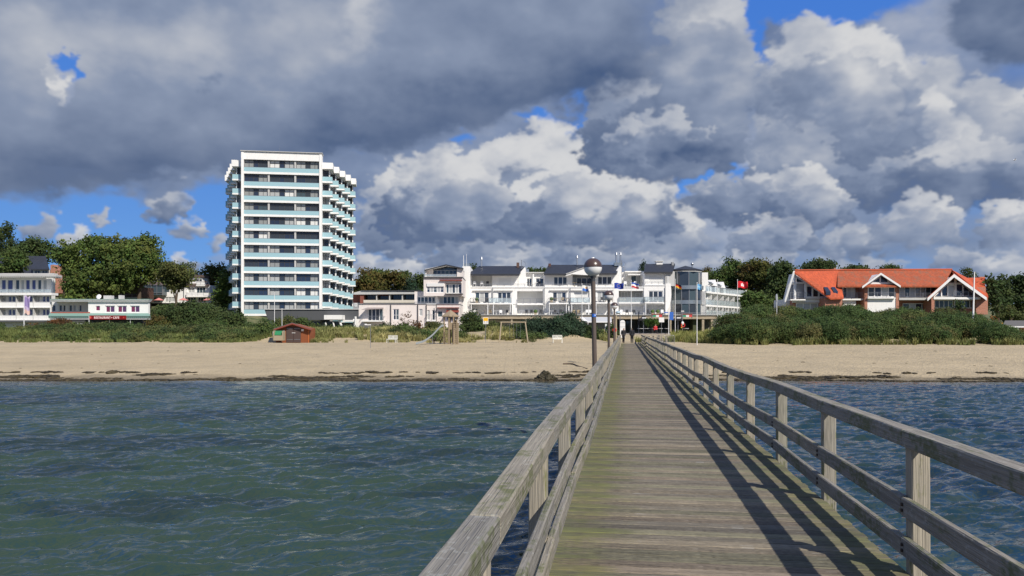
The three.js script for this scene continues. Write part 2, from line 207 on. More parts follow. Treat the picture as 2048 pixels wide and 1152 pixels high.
// ---------- ground, sand, sea ----------
const pierX = (d) => d * Math.tan(8.04 * Math.PI / 180) + 0.7;
function shore(x) { return 48.6 + 0.5 * noise3(x * 0.06, 3.1, 0) + 0.22 * noise3(x * 0.35, 9.1, 0) + (x > 12 ? -0.6 * sstep(12, 30, x) : 0); }
function edge(x) { return x > 16 ? mixn(101, 87.5, sstep(16, 27, x)) : 97.5; }      // where the sand ends and the dune begins
function land(x, d) {
  const t = d - shore(x);
  let h = t < 0 ? Math.max(-2.5, t * 0.11) : 0.42 * sstep(0, 6.5, t) + 1.08 * sstep(3, 47, t);
  const n = fbm3(x * 0.13, d * 0.13, 2.2, 4);
  if (t > 0) h += (0.06 * fbm3(x * 0.35, d * 0.5, 7.7, 3) + 0.05 * n) * sstep(1, 8, t);
  const gap = sstep(4.5, 10, Math.abs(x - pierX(Math.min(d, 118)) - 2.0)), e = edge(x), r = x > 14 ? mixn(0.6, 2.1, sstep(22, 34, x)) * mixn(1, 0.3, sstep(53, 63, x)) : 1.05;
  h += gap * (r + 0.35 * n) * sstep(e, e + (x > 14 ? 15 : 9), d);
  h = mixn(h, x > 36 ? 4.1 : x < -20 ? 2.5 : 2.4, Math.max(sstep(108, 118, d), (1 - gap) * sstep(97, 113, d)));
  h += sstep(140, 215, d) * (x < -38 ? 7.5 : x > 34 ? 5.5 : 2.6) + (x < -38 ? 2.6 * sstep(136, 160, d) * sstep(-38, -50, x) : 0);
  return h;
}
const sandTex = texColor(1024, 1024, 7, 7, (u, v) => { const a = tfbm(u, v, 5, 5, 6, 31), b = tfbm(u, v, 180, 180, 2, 11), c = tfbm(u, v, 26, 46, 4, 51); const k = 0.86 + 0.22 * a + 0.14 * (b - 0.5) + 0.22 * (c - 0.5) - 0.32 * sstep(0.70, 0.80, c); return [0.435 * k, 0.352 * k, 0.222 * k]; });
const sandBump = texValue(1024, 1024, 7, 7, (u, v) => 0.55 * tfbm(u, v, 22, 30, 5, 71) + 0.45 * tfbm(u, v, 60, 60, 3, 91));
function sheet(name, x0, x1, d0, d1, nx, nz, mat, color, low = -9) {
  const pos = [], uv = [], col = [], idx = [];
  for (let j = 0; j <= nz; j++) for (let i = 0; i <= nx; i++) { const x = mixn(x0, x1, i / nx), d = mixn(d0, d1, j / nz), h = land(x, d) + low; pos.push(x, h, -d); uv.push(x, d); col.push(...color(x, d, h)); }
  for (let j = 0; j < nz; j++) for (let i = 0; i < nx; i++) { const a = j * (nx + 1) + i, b = a + 1, c = a + nx + 1, e = c + 1; idx.push(a, b, e, a, e, c); }
  const g = new THREE.BufferGeometry(); g.setAttribute('position', new THREE.Float32BufferAttribute(pos, 3)); g.setAttribute('uv', new THREE.Float32BufferAttribute(uv, 2)); g.setAttribute('color', new THREE.Float32BufferAttribute(col, 3)); g.setIndex(idx); g.computeVertexNormals();
  const m = new THREE.Mesh(g, mat); m.name = numbered(name); m.userData.kind = 'structure'; m.receiveShadow = m.castShadow = true; scene.add(m); return m;
}
sheet('sand_beach', -75, 75, 40, 112, 300, 180, std([1, 1, 1], 0.95, { map: sandTex, bumpMap: sandBump, bumpScale: 0.14, vertexColors: true }), (x, d, h) => {
  const wet = 1 - sstep(0.05, 0.24, h + 0.10 * noise3(x * 0.5, d * 0.9, 1)), k = mixn(1, 0.5, wet) * (1 + 0.10 * fbm3(x * 0.07, d * 0.2, 4, 3)), m = sstep(0.1, 0.5, fbm3(x * 0.2, d * 0.5, 11, 3)) * 0.09; return [k - m, k - m * 0.9, k - m * 0.7];
}, 0);
const turfTex = texColor(512, 512, 9, 9, (u, v) => { const a = tfbm(u, v, 6, 6, 5, 5), b = tfbm(u, v, 60, 60, 2, 6); return mixc([0.055, 0.085, 0.025], [0.16, 0.15, 0.07], sstep(0.35, 0.7, a * 0.7 + b * 0.3)); });
sheet('ground', -700, 700, 112, 1200, 280, 160, std([1, 1, 1], 1, { map: turfTex, vertexColors: true }), () => [1, 1, 1], -0.02);
// promenade paving in front of the hotel
{
  const g = box(-22, 44, 0, 0.14, -128, -112.5); const m = mesh('promenade_paving', g, std([0.34, 0.29, 0.25], 0.9, { map: plasterTex })); m.position.y = 2.33; m.userData.kind = 'structure';
}
// the sea: a swell of many small wind waves
const waves = [];
{ const r = mulberry(5); for (let i = 0; i < 84; i++) { const L = 0.19 * Math.pow(8, Math.pow(r(), 1.25)), a = (r() + r() + r() - 1.5) * 0.85 - 0.14, k = 2 * Math.PI / L; waves.push([k * Math.sin(a), k * Math.cos(a), r() * 6.283, 0.0054 * Math.pow(L, 1.0) * (0.35 + 2.4 * Math.pow(r(), 3))]); } }
function swell(x, d) {
  const gust = 0.75 + 0.85 * (0.5 + 0.9 * fbm3(x * 0.09, d * 0.13, 40, 2)), ux = x + 0.3 * noise3(x * 0.5, d * 0.5, 60), ud = d + 0.3 * noise3(x * 0.5, d * 0.5, 70); let h = 0;
  for (const w of waves) { const p = w[0] * ux + w[1] * ud + w[2], s = Math.sin(p); h += w[3] * s * (1 + 1.0 * Math.cos(p)); }
  const near = sstep(0, 7, shore(x) - d) * 0.85 + 0.15;
  return h * gust * near;
}
const seaTexBump = texValue(1024, 1024, 3.1, 2.3, (u, v) => { const w = u + 0.03 * tfbm(u, v, 4, 6, 2, 3); return 0.55 * (1 - Math.abs(2 * tfbm(w, v, 9, 16, 2, 44) - 1)) + 0.30 * tfbm(w, v, 22, 36, 2, 14) + 0.15 * tfbm(u, v, 5, 8, 2, 4); });
const seaMat = phys([1, 1, 1], 0.05, { ior: 1.7, vertexColors: true, bumpMap: seaTexBump, bumpScale: 0.012 });
function seaColor(x, d) {                                 // shallow sand floor gives green, weed beds below give dark blue patches
  const weed = sstep(0.12, 0.42, fbm3(x * 0.11, d * 0.21, 90, 4) + 0.08), deep = 1 - sstep(20, 47, d), e = shore(x) - d, east = sstep(0, 8, x);
  let c = mixc([0.034, 0.056, 0.040], [0.025, 0.046, 0.028], deep); c = mixc(c, [0.007, 0.024, 0.030], 0.65 * east); c = mixc(c, [0.006, 0.012, 0.022], weed * 0.5); return mixc([0.10, 0.10, 0.082], c, sstep(0.0, 3.2, e));
}
function seaPatch(parent, x0, x1, d0, d1, cx, cz) {
  const nx = Math.round((x1 - x0) / cx), nz = Math.round((d1 - d0) / cz), pos = [], uv = [], col = [], idx = [];
  for (let j = 0; j <= nz; j++) for (let i = 0; i <= nx; i++) { const x = mixn(x0, x1, i / nx), d = mixn(d0, d1, j / nz); pos.push(x, swell(x, d), -d); uv.push(x, d); col.push(...seaColor(x, d)); }
  for (let j = 0; j < nz; j++) for (let i = 0; i < nx; i++) { const a = j * (nx + 1) + i, b = a + 1, c = a + nx + 1, e = c + 1; idx.push(a, b, e, a, e, c); }
  const g = new THREE.BufferGeometry(); g.setAttribute('position', new THREE.Float32BufferAttribute(pos, 3)); g.setAttribute('uv', new THREE.Float32BufferAttribute(uv, 2)); g.setAttribute('color', new THREE.Float32BufferAttribute(col, 3)); g.setIndex(idx); g.computeVertexNormals(); return g;
}
{
  const parts = [seaPatch(0, -17, 21, 9, 22, 0.048, 0.040), seaPatch(0, -37, 37, 22, 51, 0.115, 0.072)];
  const m = new THREE.Mesh(mergeGeometries(parts), seaMat); m.name = 'sea_water'; m.userData.kind = 'structure'; m.receiveShadow = true; scene.add(m);
  const f = [];
  for (const [x0, x1, d0, d1] of [[-900, 900, -900, 9], [-900, -17, 9, 22], [21, 900, 9, 22], [-900, -37, 22, 60], [37, 900, 22, 60]]) { const g = new THREE.PlaneGeometry(x1 - x0, d1 - d0, 1, 1).rotateX(-Math.PI / 2).translate((x0 + x1) / 2, 0, -(d0 + d1) / 2); const p = g.attributes.position, n = p.count, c = []; for (let i = 0; i < n; i++) { c.push(0.024, 0.042, 0.038); g.attributes.uv.setXY(i, p.getX(i), p.getZ(i)); } g.setAttribute('color', new THREE.Float32BufferAttribute(c, 3)); f.push(g.toNonIndexed()); }
  const o = new THREE.Mesh(mergeGeometries(f), seaMat); o.name = 'open_sea'; o.userData.kind = 'structure'; scene.add(o);
}
// ---------- the pier ----------
const A = 8.04 * Math.PI / 180, DECK = 1.5;
const pierAt = (v, y, t) => [v * Math.cos(A) + t * Math.sin(A), DECK + y, v * Math.sin(A) - t * Math.cos(A)];
const deckTex = texColor(1024, 1024, 2.56, 2.4, (u, v) => {
  const row = Math.floor(v * 16), s = tfbm(u, v, 9, 160, 4, 3), f = tfbm(u, v, 24, 320, 2, 23), b = lattice(row, 3, 8), p = tfbm(u, v, 7, 7, 5, 55), x = u * 2.56 - 0.62;
  let k = 0.50 + 0.40 * b + 0.5 * (s - 0.5) + 0.6 * (f - 0.5) + 0.4 * p + 0.5 * (tfbm(u, v, 90, 200, 2, 64) - 0.5);
  let c = [0.205 * k, 0.178 * k, 0.133 * k];
  const moss = Math.max(sstep(0.12, -0.30, x - 0.6 * (p - 0.5)), 0.85 * sstep(1.30, 1.75, x + 0.5 * (p - 0.5))) * sstep(0.26, 0.56, 0.5 * p + 0.35 * s + 0.25 * tfbm(u, v, 40, 40, 3, 66));
  c = mixc(c, [0.122 * (0.6 + f), 0.125 * (0.6 + f), 0.056], 0.85 * moss);
  const chip = sstep(0.80, 0.84, tfbm(u, v, 14, 120, 2, 88)) * sstep(0.55, 0.7, tfbm(u, v, 6, 10, 2, 89)); return mixc(c, [0.36, 0.35, 0.32], 0.7 * chip);
});
const deckBump = texValue(1024, 1024, 2.56, 2.4, (u, v) => 0.5 * (0.5 + 0.5 * Math.sin(v * 16 * 9 * 2 * Math.PI)) + 0.5 * tfbm(u, v, 10, 300, 3, 3));
const woodTex = texColor(512, 512, 2.2, 0.6, (u, v) => {
  const s = tfbm(u, v, 5, 40, 4, 41), f = tfbm(u, v, 16, 150, 2, 42), q = tfbm(u, v, 60, 24, 3, 46), p = tfbm(u + 0.10 * (tfbm(u, v, 9, 4, 3, 47) - 0.5) + 0.03 * q, v + 0.3 * (tfbm(u, v, 9, 4, 3, 48) - 0.5), 6, 3, 6, 43), k = 0.55 + 0.55 * s + 0.35 * f; let c = [0.232 * k, 0.214 * k, 0.182 * k];
  c = mixc(c, [0.098, 0.112, 0.038], 0.8 * sstep(0.46, 0.70, 0.62 * p + 0.38 * q)); return mixc(c, [0.34, 0.33, 0.30], 0.6 * sstep(0.70, 0.76, q) * sstep(0.4, 0.6, 1 - p));
});
const postTex = texColor(512, 512, 1.4, 0.6, (u, v) => {
  const s = tfbm(u, v, 4, 40, 4, 141), f = tfbm(u, v, 14, 150, 2, 142), p = tfbm(u, v, 5, 5, 4, 143), k = 0.6 + 0.6 * s + 0.35 * f; let c = [0.285 * k, 0.262 * k, 0.215 * k];
  return mixc(c, [0.125, 0.14, 0.034], 0.8 * sstep(0.54, 0.74, p * 0.7 + 0.3 * tfbm(u, v, 30, 30, 3, 146)));
});
const woodBump = texValue(512, 512, 2.2, 0.6, (u, v) => 0.6 * tfbm(u, v, 5, 60, 4, 41) + 0.4 * tfbm(u, v, 16, 150, 2, 42));
const deckMats = [[1, 1, 1], [0.80, 0.81, 0.84], [1.18, 1.14, 1.08], [0.92, 0.97, 0.86], [1.07, 1.0, 0.97]].map((c) => std(c, 0.9, { map: deckTex, bumpMap: deckBump, bumpScale: 0.009 }));
const railMats = [[1, 1, 1], [0.88, 0.9, 0.93], [1.08, 1.06, 1.0]].map((c) => std(c, 0.88, { map: woodTex, bumpMap: woodBump, bumpScale: 0.008 }));
const postMats = [[1, 1, 1], [0.9, 0.92, 0.9], [1.1, 1.07, 1.02]].map((c) => std(c, 0.88, { map: postTex, bumpMap: woodBump, bumpScale: 0.008 }));
const pier = thing('wooden_pier', 'long weathered timber pier with plank deck and post and rail sides running to the beach', 'pier', [0, DECK, 0], undefined, -A);
{
  const V0 = -0.60, V1 = 1.90, PITCH = 0.15;
  const planks = []; for (let i = 0; i < 10; i++) { const g = chamferBox(V1 - V0, 0.045, 0.139, 0.007); metric(g); const uv = g.attributes.uv, r = i * 0.15 + 0.075; for (let k = 0; k < uv.count; k++) uv.setXY(k, uv.getX(k) + (V1 - V0) / 2 + 0.02, uv.getY(k) + r); planks.push(g); }
  const rest = [[], [], []];
  for (let i = -20; i < 628; i++) {
    const t = 3.0 + i * PITCH, g = planks[Math.floor(rnd() * 10)], y = -0.0225 + (rnd() - 0.5) * 0.005, tilt = (rnd() - 0.5) * 0.012, roll = (rnd() - 0.5) * 0.003, dx = (rnd() - 0.5) * 0.03;
    if (i >= 10 && i < 310) { const m = new THREE.Mesh(g, deckMats[Math.floor(rnd() * 5)]); m.name = 'plank'; m.position.set((V0 + V1) / 2 + dx, y, -t); m.rotation.set(tilt, 0, roll); m.castShadow = m.receiveShadow = true; pier.add(m); }
    else rest[Math.floor(rnd() * 3)].push(g.clone().rotateX(tilt).translate((V0 + V1) / 2 + dx, y, -t));
  }
  rest.forEach((l, i) => mesh('plank_run', l, deckMats[i], pier, 'stuff'));
  // joists and piles under the deck
  const joist = []; for (const v of [-0.35, 0.65, 1.65]) joist.push(box(v - 0.06, v + 0.06, -0.27, -0.05, -97, 0)); mesh('joist', joist, railMats[1], pier);
  for (let t = 1.5; t < 62; t += 4.8) for (const v of [-0.4, 1.7]) { const m = mesh('pile', bar([v, -3.4, -t], [v, -0.05, -t], 0.13, 0.12, 10), postMats[1], pier); m.userData.kind = undefined; }
  // rails
  const seg = 4.8, railG = [], topG = [];
  const mk = (sx, sy, len, du) => { const g = metric(chamferBox(sx, sy, len, 0.008), false); const uv = g.attributes.uv, p = g.attributes.position, n = g.attributes.normal; for (let k = 0; k < uv.count; k++) uv.setXY(k, p.getZ(k) + du, (Math.abs(n.getX(k)) > 0.6 ? p.getY(k) : p.getX(k) + 0.3) + du * 0.37); return g; };
  for (let i = 0; i < 6; i++) { topG.push(mk(0.125, 0.115, 2.395, i * 1.37)); railG.push(mk(0.05, 0.128, 2.398, i * 0.91)); }
  const postG = []; for (let i = 0; i < 5; i++) { const g = metric(chamferBox(0.12, 1.28, 0.115, 0.008)); const uv = g.attributes.uv, p = g.attributes.position, n = g.attributes.normal; for (let k = 0; k < uv.count; k++) uv.setXY(k, p.getY(k) + i * 0.7, (Math.abs(n.getX(k)) > 0.6 ? p.getZ(k) : p.getX(k) + 0.2) + i * 0.23); postG.push(g); }
  const add = (name, g, mat, x, y, z, rx = 0, ry = 0, rz = 0) => { const m = new THREE.Mesh(g, mat); m.name = name; m.position.set(x, y, z); m.rotation.set(rx, ry, rz); m.castShadow = m.receiveShadow = true; pier.add(m); };
  const pick = (a) => a[Math.floor(rnd() * a.length)];
  for (const [side, t0, inner] of [[1, 5.74, 1.845], [-1, 5.34, -0.455]]) {
    const jit = []; for (let k = 0; k < 50; k++) jit.push([(rnd() - 0.5) * 0.035, (rnd() - 0.5) * 0.03]);
    for (let k = -2; k < 38; k++) {
      const t = t0 + 2.4 * k, [j, q] = jit[k + 2], [j2, q2] = jit[k + 3]; if (t > 95.5) break;
      add('post', pick(postG), pick(postMats), inner + side * (0.05 + 0.061) + q, 0.215 + j, -t, (rnd() - 0.5) * 0.012, (rnd() - 0.5) * 0.1, (rnd() - 0.5) * 0.02);
      const tm = t + 1.2, pitch = Math.atan2(j2 - j, 2.4), yaw = -Math.atan2(q2 - q, 2.4), qm = (q + q2) / 2, jm = (j + j2) / 2;
      add('handrail', pick(topG), pick(railMats), inner + side * 0.0665 + qm, 0.912 + jm, -tm, pitch, yaw, (rnd() - 0.5) * 0.04);
      add('rail', pick(railG), pick(railMats), inner + side * 0.025 + qm, 0.45 + jm + (rnd() - 0.5) * 0.016, -tm, pitch, yaw, (rnd() - 0.5) * 0.03);
      add('rail', pick(railG), pick(railMats), inner + side * 0.025 + qm, 0.18 + jm + (rnd() - 0.5) * 0.016, -tm, pitch, yaw, (rnd() - 0.5) * 0.03);
    }
    for (const t of [71.6, 72.6]) { const g = chamferBox(0.3, 1.5, 0.16, 0.01); metric(g, true); add('gate_post', g, postMats[2], inner + side * 0.05, 0.32, -t); }
  }
  mesh('threshold_strip', box(-0.45, 1.84, 0.001, 0.025, -72.2, -72.05), postMats[2], pier);
  // bolts where the near rails meet
  const bolts = []; for (let k = 0; k < 3; k++) for (const y of [0.47, 0.43, 0.2, 0.16]) bolts.push(bar([1.838, y, -5.74 - 2.4 * k + 0.04], [1.85, y, -5.74 - 2.4 * k + 0.04], 0.012)); mesh('bolt', bolts, std([0.05, 0.035, 0.025], 0.7), pier);
}
// lamps on the seaward edge
const lampBrown = std([0.105, 0.080, 0.066], 0.55), capBrown = phys([0.072, 0.043, 0.034], 0.3, { clearcoat: 0.3, clearcoatRoughness: 0.25 }), globeWhite = phys([0.84, 0.84, 0.82], 0.18, { clearcoat: 0.4 });
function pierLamp(label, t, tilt) {
  const p = pierAt(-0.80, 0, t), g = thing('globe_lamp', label, 'lamp post', [p[0], DECK - 0.6, p[2]], undefined), s = (a, b, c = 0, d = Math.PI * 2) => new THREE.SphereGeometry(0.25, 40, 20, c, d, a, b - a);
  g.rotation.z = tilt;
  mesh('pole', [bar([0, -0.6, 0], [0, 3.55, 0], 0.067, 0.062, 20)], lampBrown, g);
  mesh('collar', [bar([0, 3.55, 0], [0, 3.66, 0], 0.055, 0.06, 16), bar([0, 3.66, 0], [0, 3.70, 0], 0.085, 0.07, 16)], M.anthracite, g);
  mesh('globe', s(Math.PI / 2, Math.PI).translate(0, 3.94, 0), globeWhite, g);
  const cap = mesh('cap', [s(0.12, Math.PI / 2).scale(1.012, 1.012, 1.012).translate(0, 3.942, 0), new THREE.TorusGeometry(0.2525, 0.006, 6, 40).rotateX(Math.PI / 2).translate(0, 3.943, 0)], capBrown, g);
  mesh('cap_lid', new THREE.CylinderGeometry(0.05, 0.06, 0.03, 20).translate(0, 4.19, 0), globeWhite, cap);
  mesh('bracket', [box(0.0, 0.34, 0.35, 0.43, -0.03, 0.03), box(0.0, 0.34, 0.0, 0.08, -0.03, 0.03)], M.anthracite, g);
  return g;
}
const lamp = pierLamp('nearest and largest globe lamp with brown cap and blue sticker on its pole', 22.0, 0.018);
mesh('sticker', new THREE.CylinderGeometry(0.070, 0.070, 0.085, 20, 1, true, -0.9, 1.9).translate(0, 2.62, 0), std([0.03, 0.14, 0.55], 0.5), lamp);
{ const s = new THREE.CylinderGeometry(0.0715, 0.0715, 0.03, 20, 1, true, 0.25, 0.35).translate(0, 2.625, 0); mesh('sticker_print', s, M.pole, lamp); }
pierLamp('middle globe lamp of the pier, between the nearest globe lamp and the shore', 40.5, 0.004);
pierLamp('farthest brown capped globe lamp of the pier, near the shore end', 58.6, -0.01);
// ---------- buildings ----------
// A builder places boxes by their outline in the photograph at the building's own distance; z is metres in front of (+) or behind (-) its facade.
function house(name, label, cat, d, cx, by, group) {
  const o = at(cx, by, d), g = thing(name, label, cat, o, group);
  const X = (x, z = 0) => (x - CX) / FPX * (d - z) - o[0], Y = (y, z = 0) => EYE + (HY - y) / FPX * (d - z) - o[1];
  const H = {
    g, d, X, Y, s: d / FPX,
    P: (x, y, z = 0) => [X(x, z), Y(y, z), z],
    b: (x0, x1, y0, y1, zb, zf) => box(X(x0, zf), X(x1, zf), Y(y0, zf), Y(y1, zf), zb, zf),
    poly: (pts, zb, zf) => prism(pts.map(([x, y]) => [X(x, zf), Y(y, zf)]), zb, zf),
    slab: (p, t) => { const q = p.map((a) => H.P(...a)); return hexa([...q, ...q.map((a) => [a[0], a[1] - t, a[2]])]); },
    add: (n, geoms, mat, parent = g, kind) => mesh(n, geoms, mat, parent, kind),
    each: (n, geoms, mat, parent = g) => geoms.map((q) => mesh(n, q, mat, parent)),
    wall(x0, x1, y0, y1, zb, zf, open, mat, n = 'wall', parent = g) {   // a wall with real openings
      const xs = [...new Set([x0, x1, ...open.flatMap((o) => [o[0], o[1]])])].filter((x) => x >= x0 && x <= x1).sort((a, b) => a - b), ys = [...new Set([y0, y1, ...open.flatMap((o) => [o[2], o[3]])])].filter((y) => y >= y0 && y <= y1).sort((a, b) => a - b), out = [];
      for (let j = 0; j + 1 < ys.length; j++) { let run = null; for (let i = 0; i + 1 < xs.length; i++) { const mx = (xs[i] + xs[i + 1]) / 2, my = (ys[j] + ys[j + 1]) / 2, hole = open.some((o) => mx > o[0] && mx < o[1] && my > o[2] && my < o[3]); if (!hole) { if (run) run[1] = xs[i + 1]; else run = [xs[i], xs[i + 1]]; } if ((hole || i + 2 === xs.length) && run) { out.push(H.b(run[0], run[1], ys[j], ys[j + 1], zb, zf)); run = null; } } }
      return H.add(n, out, mat, parent);
    },
    win(x0, x1, y0, y1, zf, { n = 2, pane = M.glass, frame = M.trim, w = 0.075, parent = g, rail, depth = 0.16, panes } = {}) {
      const a = X(x0, zf), b = X(x1, zf), t = Y(y0, zf), u = Y(y1, zf), z = zf - depth, f = [box(a, b, t - w, t, z, z + 0.07), box(a, b, u, u + w, z, z + 0.07), box(a, a + w, u + w, t - w, z, z + 0.07), box(b - w, b, u + w, t - w, z, z + 0.07)];
      for (let i = 1; i < n; i++) { const m = mixn(a, b, i / n); f.push(box(m - w / 2, m + w / 2, u + w, t - w, z, z + 0.068)); }
      if (rail !== undefined) { const q = mixn(t, u, rail); f.push(box(a + w, b - w, q - 0.025, q + 0.025, z, z + 0.064)); }
      const m = H.add('window', f, frame, parent);
      if (parent === g) for (let i = 0; i < n; i++) H.add('pane', box(mixn(a, b, i / n) + 0.01, mixn(a, b, (i + 1) / n) - 0.01, u + 0.01, t - 0.01, z - 0.03, z + 0.03), panes ? panes[i % panes.length] : pane, m);
      return m;
    },
    balcony(x0, x1, yt, yb, z0, z1, { slab = M.white, rail = M.rail, fill, side = true, t = 0.22 } = {}) {
      const a = X(x0, z1), b = X(x1, z1), f = Y(yb, z1), top = Y(yt, z1), m = H.add('balcony', box(a, b, f - t, f, z0, z1), slab), r = [];
      r.push(box(a, b, top - 0.045, top, z1 - 0.05, z1)); const k = Math.max(2, Math.round((b - a) / 1.25));
      for (let i = 0; i <= k; i++) { const q = mixn(a + 0.025, b - 0.025, i / k); r.push(box(q - 0.025, q + 0.025, f, top - 0.045, z1 - 0.045, z1 - 0.005)); }
      if (side) for (const q of [a, b - 0.05]) r.push(box(q, q + 0.05, top - 0.043, top - 0.002, z0, z1 - 0.05));
      if (!fill) for (let i = 1; i < 4; i++) r.push(box(a, b, mixn(f, top, i / 4) - 0.012, mixn(f, top, i / 4) + 0.012, z1 - 0.035, z1 - 0.012));
      H.add('railing', r, rail, m); if (fill) H.add('railing_panel', [box(a + 0.03, b - 0.03, f + 0.06, top - 0.06, z1 - 0.03, z1 - 0.015), ...(side ? [a + 0.02, b - 0.03].map((q) => box(q, q + 0.012, f + 0.06, top - 0.06, z0 + 0.02, z1 - 0.06)) : [])], fill, m);
      return m;
    },
  };
  return H;
}
const pick = (a) => a[Math.floor(rnd() * a.length)];
// ---- the high-rise ----
{
  const D = 157, g = thing('tower_block', 'tall white twelve storey tower block with pale blue glass balconies', 'apartment tower', [-45.15, 2.3, -D], undefined, 8.6 * Math.PI / 180);
  const top = EYE + (HY - 305) / FPX * D - 2.3, fl = 2.775, hw = 7.85, first = top - 1.55;   // first: the ceiling of the top storey
  const add = (n, geo, mat, p = g, k) => mesh(n, geo, mat, p, k);
  // core and parapet
  add('core', box(-hw, hw, 0, top - 1.1, -22, -0.65), M.white2);
  add('side_wall', [box(-hw - 0.1, -hw + 0.42, 0, top, -2.2, 0.25), box(hw - 0.42, hw + 0.1, 0, top, -2.2, 0.25)], M.white);
  add('parapet', [box(-hw + 0.42, hw - 0.42, first, top, -1.9, 0.15)], M.white);
  add('roof_edge', box(-hw - 0.25, hw + 0.25, top, top + 0.12, -2.4, 0.45), M.lightGrey);
  const xs = [-hw + 0.42, -2.62, 2.62, hw - 0.42], tints = [M.glass, M.glassBlue, M.halfBlind, M.blind, M.curtain, M.glassTeal];
  // what each row of flats shows in the photograph: d dark, b white blinds, h half drawn, t teal
  const rows = ['dbb', 'ddd', 'hbt', 'tdd', 'hdh', 'bdd', 'ddh', 'ddh', 'dhd', 'ddh', 'hhh', 'hhh'], key = { d: [M.glass, M.glassBlue, M.glass], b: [M.blind, M.blind, M.curtain], h: [M.curtain, M.halfBlind, M.blind], t: [M.glassTeal, M.glassTeal, M.halfBlind] };
  for (let r = 0; r < 12; r++) {
    const c = first - r * fl, f = c - fl + 0.42;                      // ceiling and floor level
    add('floor_slab', box(-hw + 0.42, hw - 0.42, f - 0.42, f, -0.65, 0.12), M.white);
    if (r < 11 || true) { const m = add('balcony_glass', box(-hw + 0.44, hw - 0.44, f + 0.003, f + 0.82, 0.06, 0.1), M.balconyGlass); add('glass_rail', [box(-hw + 0.42, hw - 0.42, f + 0.82, f + 0.87, 0.05, 0.11)], M.rail, m); }
    for (let k = 0; k < 3; k++) {
      const a = xs[k] + (k ? 0.18 : 0), b = xs[k + 1] - (k < 2 ? 0.18 : 0), z = -0.5, m = [];
      for (const [x0, x1] of [[a, a + 0.07], [b - 0.07, b]]) m.push(box(x0, x1, f, c, z, z + 0.09));
      m.push(box(a + 0.07, b - 0.07, c - 0.08, c, z, z + 0.09), box(a + 0.07, b - 0.07, f, f + 0.10, z, z + 0.09), box(a + 0.07, b - 0.07, c - 0.62, c - 0.55, z, z + 0.085));
      const w = b - a, cuts = [0, 0.40, 0.60, 1]; for (const q of [0.2, 0.8]) m.push(box(a + w * q - 0.03, a + w * q + 0.03, f + 0.1, c - 0.08, z, z + 0.086)); for (const q of [0.40, 0.60]) m.push(box(a + w * q - 0.055, a + w * q + 0.055, f + 0.1, c - 0.08, z, z + 0.088));
      const win = add('window', m, M.anthracite), mats = key[rows[r][k]];
      for (let q = 0; q < 3; q++) add('pane', box(a + w * cuts[q] + 0.02, a + w * cuts[q + 1] - 0.02, f + 0.02, c - 0.02, z - 0.05, z + 0.03), q === 1 ? pick([M.glass, M.glassBlue]) : rnd() < 0.45 ? pick([M.halfBlind, M.curtain, M.curtain]) : pick(mats), win);
      if (rnd() < 0.35) add('balcony_chair', [box(a + 0.6, a + 1.05, f + 0.4, f + 0.46, -0.42, -0.1), box(a + 0.6, a + 0.66, f, f + 0.85, -0.42, -0.1), box(a + 1.0, a + 1.05, f, f + 0.4, -0.42, -0.1)], pick([M.white, M.wood, M.anthracite]));
    }
    for (const x of [-2.62, 2.62]) add('partition', box(x - 0.18, x + 0.18, f, c, -0.65, -0.1), M.lightGrey);
  }
  // stepped wings: five bays a side, each a step further out and back
  const n = 5;
  for (const s of [-1, 1]) for (let k = 0; k < n; k++) {
    const x0 = hw + 0.15 - 0.25 + k * 1.0, x1 = 9.95 + k * 1.02, z1 = -1.2 - k * 3.4, z0 = z1 - 3.4, bt = top - 1.5 - k * 0.12;
    const e = (a, b, y0, y1, za, zb) => s > 0 ? box(a, b, y0, y1, za, zb) : box(-b, -a, y0, y1, za, zb);
    add('bay_roof', e(x0 + 0.02, x1 + 0.12, bt - 1.25, bt, z0, z1 + 0.1), M.white);
    add('bay_wall', [e(x0 - 1.2, x1 - 0.75, 0, bt - 1.25, z0, z1 - 1.5), e(x0 - 0.02, x0 + 0.1, 0, bt - 1.25, z1 - 1.5, z1 - 0.02)], M.white2);
    for (let r = 0; r < 12; r++) {
      const c = bt - 1.27 - r * fl, f = c - fl + 0.35; if (f < 0.2) continue;
      const m = add('balcony', e(x0 + 0.1, x1, f - 0.30, f, z1 - 1.5, z1), M.white);
      add('balcony_glass', [e(x0 + 0.12, x1 - 0.02, f + 0.003, f + 0.9, z1 - 0.06, z1 - 0.03), e(x1 - 0.06, x1 - 0.03, f + 0.003, f + 0.9, z1 - 1.35, z1 - 0.06)], M.balconyGlass, m);
      add('glass_rail', [e(x0 + 0.1, x1, f + 0.9, f + 0.94, z1 - 0.07, z1 - 0.02)], M.rail, m);
      const wx0 = x0 + 0.12, wx1 = x1 - 0.8, zz = z1 - 1.5, fr = [e(wx0, wx0 + 0.09, f + 0.003, c - 0.05, zz, zz + 0.08), e(wx1 - 0.09, wx1, f + 0.003, c - 0.05, zz, zz + 0.08), e((wx0 + wx1) / 2 - 0.05, (wx0 + wx1) / 2 + 0.05, f + 0.003, c - 0.05, zz, zz + 0.078), e(wx0 + 0.09, wx1 - 0.09, c - 0.6, c - 0.52, zz, zz + 0.075)];
      const w = add('window', fr, M.anthracite); add('pane', e(wx0 + 0.02, wx1 - 0.02, f + 0.01, c - 0.07, zz - 0.04, zz + 0.03), pick([M.glass, M.glass, M.glassBlue, M.curtain]), w);
      add('fin', e(x1 - 0.78, x1 - 0.55, f + 0.003, c + 0.03, zz - 0.3, zz + 0.55), M.white);
    }
  }
